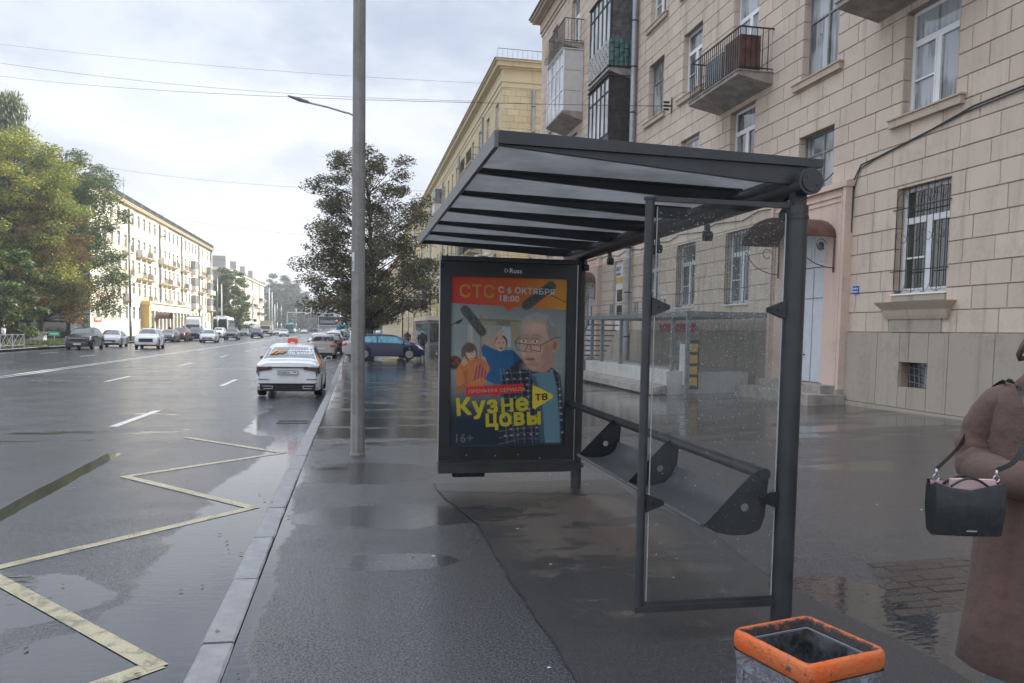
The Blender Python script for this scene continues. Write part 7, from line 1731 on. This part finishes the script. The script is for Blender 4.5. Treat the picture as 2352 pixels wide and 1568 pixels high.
# ------------------------------------------------------------------ lamps, poles, signs, wires
def lamp(name, x, y, z0, H, arm, label, group=None, r=.075, head=True, drop=.6):
    l = empty(name, (x, y, z0), 0, label, 'street lamp', group)
    mb = MB(); mb.tube([(0, 0, -.1), (0, 0, H*.35)], r, 10); mb.tube([(0, 0, H*.35), (0, 0, H)], [r*.75, r*.6], 10); mb.obj('post', 'galvanised', l, smooth='all')
    if arm:
        n = 10; mb = MB(); s = 1 if arm > 0 else -1
        mb.tube([(s*abs(arm)*.28*(1-math.cos(i/n*PI/2)), 0, H+.55*math.sin(i/n*PI/2)*1.0) for i in range(n+1)]+[(arm*.62, 0, H+.55+.14), (arm, 0, H+.55+.25)], .035, 8); mb.obj('arm', 'galvanised', l, smooth='all')
        if head: mb = MB(); mb.ring([[(arm-s*.05, -.06, H+.77), (arm-s*.05, .06, H+.77), (arm-s*.05, .06, H+.84), (arm-s*.05, -.06, H+.84)], [(arm+s*.25, -.13, H+.83), (arm+s*.25, .13, H+.83), (arm+s*.25, .13, H+.90), (arm+s*.25, -.13, H+.90)], [(arm+s*.62, -.09, H+.95), (arm+s*.62, .09, H+.95), (arm+s*.62, .09, H+.97), (arm+s*.62, -.09, H+.97)]]); mb.obj('lamp_head', 'grey_metal', l)
    return l
lamp('street_lamp', .16, 28, -.2, 8.55, -1.75, 'grey street lamp whose long arm reaches left from behind the concrete pole')
OGL = 'street lamps across the road'
lamp('street_lamp', -24, 93.6, -.22, 10.6, 3.2, 'tall grey street lamp before the cream house, just right of the dark green tree', OGL, .14)
lamp('street_lamp', -24, 200, -.22, 10.5, 3.4, 'street lamp at the right end of the farther cream house', OGL, .12)
lamp('street_lamp', -24, 262, -.22, 9.5, 3.0, 'left of the two curved lamps in front of the distant grove', OGL, .14)
lamp('street_lamp', -24, 276, -.22, 9.0, 3.0, 'right of the two curved lamps in front of the distant grove', OGL, .14)
lamp('street_lamp', -24, 345, -.22, 10.0, 4.0, 'smallest curved lamp left of the distant high-rise', OGL, .14)
lamp('street_lamp', -24, 150, -.22, 10.4, 3.2, 'street lamp near the far end of the cream house, above the coach', OGL, .12)
for i, (x, y, h) in enumerate(((-24, 238, 13), (-24, 246, 12), (-23.8, 252, 8.5))):
    o = empty('trolley_pole', (x, y, -.22), 0, ('left', 'middle', 'short right')[i]+' one of three pale straight poles before the distant grove', 'pole', 'straight poles across the road'); mb = MB(); mb.tube([(0, 0, 0), (0, 0, h)], [.17, .11], 8); mb.obj('shaft', 'pole_white', o, smooth='all')
o = empty('trolley_pole', (-25, 161, -.22), 0, 'pale straight pole in front of the green tree between the cream houses', 'pole', 'straight poles across the road'); mb = MB(); mb.tube([(0, 0, 0), (0, 0, 9.8)], [.15, .09], 8); mb.obj('shaft', 'pole_white', o, smooth='all')
def sign(name, x, y, z, w, h, m, label, post=True, rnd=False, mark=None, thick=.04, frame=None):
    o = empty(name, (x, y, z), 0, label, 'sign')
    if post: mb = MB(); mb.tube([(0, .05, -z-.3), (0, .05, h/2)], .04, 8); mb.obj('post', 'galvanised', o, smooth='all')
    mb = MB()
    if rnd: mb.xf = Matrix.Rotation(PI/2, 4, 'X'); mb.lathe([(w/2, -.01), (w/2, .01)], (0, 0, 0), 24)
    else: mb.box(-w/2, -.02, -h/2, w/2, .0, h/2)
    p = mb.obj('plate', m, o)
    if mark:
        for (a, b, c, d, mm) in mark: mb = MB(); mb.box(a, -.03, b, c, -.022, d); mb.obj('sign_mark', mm, p)
    return o
np_ = sign('no_parking_sign', -.20, 60, 3.15, .62, .62, 'sign_red', 'round blue and red no-parking sign peeking out left of the concrete pole', rnd=True)
mb = MB(Matrix.Rotation(PI/2, 4, 'X')); mb.lathe([(.245, .011), (.245, .018)], (0, 0, 0), 24); mb.obj('blue_field', 'sign_blue', np_)
mb = MB(Matrix.Rotation(PI/2, 4, 'X')); mb.bar((-.17, -.17, .022), (.17, .17, .022), .06, .006); mb.bar((-.17, .17, .022), (.17, -.17, .022), .06, .006); mb.obj('red_bars', 'sign_red', np_)
for z, h, lb in ((-.72, .52, 'tow'), (-1.22, .36, 'arrow')): mb = MB(); mb.box(-.32, -.02, z-h/2, .32, 0, z+h/2); pp = mb.obj('lower_plate', 'sign_white', np_); mb = MB(); mb.box(-.12, -.026, z-.1, .12, -.021, z+.02); mb.box(.02, -.026, z-.02, .1, -.021, z+.1); mb.obj('sign_mark', 'ink_black', pp)
for i, (x, y, z, w, h, m, lb) in enumerate(((-16.5, 300, 7.6, 2.4, 2.4, 'sign_white', 'square white lane sign hanging over the road, larger left one'), (-13.5, 340, 6.8, 2.2, 2.2, 'sign_white', 'square white lane sign over the road, right one'), (-9.8, 330, 6.9, 8, 1.9, 'galvanised', 'wide grey gantry board above the far billboard'))):
    sign('road_sign', x, y, z, w, h, m, lb, post=i < 2, mark=[(-w*.3, -h*.15, w*.3, h*.15, 'ink_black')] if i < 2 else [(-3.6, .1, 3.4, .3, 'sign_white'), (-3.6, -.5, 3.4, -.3, 'sign_white')])
sign('billboard', -8.6, 300, 4.0, 9.5, 3.4, 'ink_black', 'dark billboard with a pale frame at the far crossing', mark=[(-4.75, 1.5, 4.75, 1.7, 'silver_trim'), (-4.75, -1.7, 4.75, -1.5, 'silver_trim'), (-3.8, -.8, 3.6, .3, 'grey_metal')])
for i, (x, y) in enumerate(((-5.6, 262), (-2.6, 262))):
    o = empty('traffic_light', (x, y, -.3), 0, ('left', 'right')[i]+' of two red traffic lights on striped posts at the far crossing', 'traffic light', 'red traffic lights'); mb = MB(); mb.tube([(0, 0, 0), (0, 0, 4.4)], .12, 8); mb.obj('post', 'galvanised', o)
    mb = MB(); mb.box(-.3, -.2, 3.2, .3, .1, 4.6); mb.obj('housing', 'ink_black', o)
    mb = MB(Matrix.Translation((0, -.2, 4.2)) @ Matrix.Rotation(PI/2, 4, 'X')); mb.lathe([(.26, 0), (.22, .06), (0, .07)], (0, 0, 0), 12); mb.obj('red_lens', 'signal_red', o)
    for k in range(5): mb = MB(); mb.tube([(0, 0, .2+k*.55), (0, 0, .45+k*.55)], .2, 8); mb.obj('stripe', ('sign_red', 'sign_white')[k % 2], o)
# gantry pipe across
GP = empty('sign_gantry', (-24, 300, -.3), 0, 'thin horizontal sign gantry in front of the distant grove', 'gantry'); mb = MB(); mb.tube([(0, 0, 7.2), (11, 0, 7.2)], .12, 6); mb.tube([(0, 0, 0), (0, 0, 7.3)], .12, 6); mb.tube([(11, 0, 0), (11, 0, 7.3)], .12, 6); mb.obj('frame', 'pole_white', GP)
# overhead wires
def wire(p, q, sag, r, label, g='overhead wires'):
    r *= .6; p, q = Vector(p), Vector(q); mb = MB(); mb.tube([p.lerp(q, i/24)-Vector((0, 0, sag*4*(i/24)*(1-i/24))) for i in range(25)], r, 5); o = mb.obj('overhead_wire', 'cable_black', smooth='all', fix=False); tag(o, label, 'wire', g)
d0 = Vector((10.75, 26.64, 9.53)); e0 = Vector((-30, 77.4, 23.63)); wire(d0, d0+(e0-d0)*1.5, 1.0, .018, 'lowest overhead wire, ending on a bracket of the near facade')
d0 = Vector((9.4, 62.5, 19.4)); e0 = Vector((-30, 77.5, 25.38)); wire(d0, d0+(e0-d0)*1.6, 1.6, .022, 'middle overhead wire, dipping behind the lamp arm')
d0 = Vector((9.4, 60.6, 20.2)); e0 = Vector((-30, 77.5, 26.31)); wire(d0, d0+(e0-d0)*1.6, .9, .016, 'highest overhead wire, faint, across the upper sky')
wire((-34, 111.5, 21.9), (9.7, 75, 14.6), .9, .022, 'thin wire from the cream roof behind the olive-brown tree'); wire((-34, 164, 22.1), (9.7, 110, 14.0), 1.0, .026, 'faintest low wire between the cream house and the yellow one')
BK = empty('wire_bracket', (10.78, 26.64, 9.53), 0, 'small bracket with insulators on the near facade where the lowest wire ends', 'bracket'); mb = MB(); mb.box(-.3, -.02, -.02, 0, .02, .02); mb.box(-.02, -.02, -.25, .0, .02, .3)
for z in (-.12, 0, .12): mb.box(-.3, -.03, z-.03, -.1, .03, z+.03)
mb.obj('arm', 'iron_black', BK)
o = empty('hanging_lamp', (-4.8, 120, 10.7), 0, 'small lamp hanging on a thin span wire above the road', 'street lamp'); mb = MB(); mb.lathe([(.05, .2), (.25, .05), (.25, 0), (.0, -.05)], (0, 0, 0), 10); mb.tube([(0, 0, .2), (0, 0, 6.2)], .03, 5); mb.obj('shade', 'grey_metal', o)
wire((-25, 120, 11.2), (9.9, 120, 11.0), .35, .02, 'thin span wire that carries the small hanging lamp')
# left side odds and ends: fence, kiosk, planter, signs
FN = empty('pedestrian_fence', (-23.7, 48, -.22), PI/2, 'low grey metal railing along the far pavement at the left edge', 'fence')
for k in range(9):
    mb = MB(); x0 = k*2.0
    mb.box(x0-.03, -.03, 0, x0+.03, .03, 1.05); mb.obj('fence_post', 'grey_metal', FN)
    if k < 8:
        mb = MB()
        for z in (.95, .2): mb.box(x0+.03, -.015, z, x0+1.97, .015, z+.03)
        mb.bar((x0+.05, 0, .2), (x0+1, 0, .95), .02); mb.bar((x0+1.95, 0, .2), (x0+1, 0, .95), .02); mb.bar((x0+.05, 0, .95), (x0+1, 0, .2), .02); mb.bar((x0+1.95, 0, .95), (x0+1, 0, .2), .02); mb.obj('fence_panel', 'grey_metal', FN)
KS = empty('dark_kiosk', (-34.5, 95, -.2), 0, 'dark low kiosk with awning under the trees at the left', 'kiosk')
mb = MB(); mb.box(-5, 0, 0, 4, 6, 2.3); mb.obj('body', 'kiosk_dark', KS); mb = MB(); mb.add([(-5.3, -1.5, 2.2), (4.6, -1.5, 2.0), (4.2, 6, 2.9), (-5.2, 6, 3.1), (-5.3, -1.5, 2.28), (4.6, -1.5, 2.08), (4.2, 6, 2.98), (-5.2, 6, 3.18)], [(0, 1, 2, 3), (7, 6, 5, 4), (0, 4, 5, 1), (1, 5, 6, 2), (2, 6, 7, 3), (3, 7, 4, 0)]); mb.obj('awning', 'kiosk_dark', KS)
for k in range(3): mb = MB(); mb.box(-4.4+k*2.9, -.03, .9, -2.2+k*2.9, 0, 1.9); mb.obj('pane', 'window_glass_dark', KS)
PB = empty('concrete_planter', (-30.2, 84.6, -.2), 0, 'white concrete block with a flat cap on the lawn', 'concrete block'); mb = MB(); mb.box(-.7, -.3, 0, .7, .6, .8); mb.obj('block', 'white_plaster', PB); mb = MB(); mb.box(-1.0, -.45, .8, 1.0, .75, .95); mb.obj('cap', 'white_plaster', PB)
sign('green_sign', -27.6, 81.5, .62, .95, .42, 'sign_green', 'small bright green sign left above the black SUV', mark=[(-.36, -.07, .36, .07, 'sign_white')])
# ------------------------------------------------------------------ thin damp haze over the street
hz = MB(); hz.box(-160, -60, -2.2, 110, 760, 34)
def haze_box():
    m = bpy.data.materials.new('haze'); m.use_nodes = True; nt = m.node_tree; nt.nodes.clear()
    o = nt.nodes.new('ShaderNodeOutputMaterial'); v = nt.nodes.new('ShaderNodeVolumePrincipled'); v.inputs['Density'].default_value = .0006
    v.inputs['Color'].default_value = (.93, .96, 1, 1); v.inputs['Anisotropy'].default_value = .2; nt.links.new(v.outputs[0], o.inputs['Volume']); M['haze'] = m
haze_box(); o = hz.obj('haze', 'haze'); tag(o, 'thin pale damp haze hanging over the whole street', 'haze', kind='stuff')
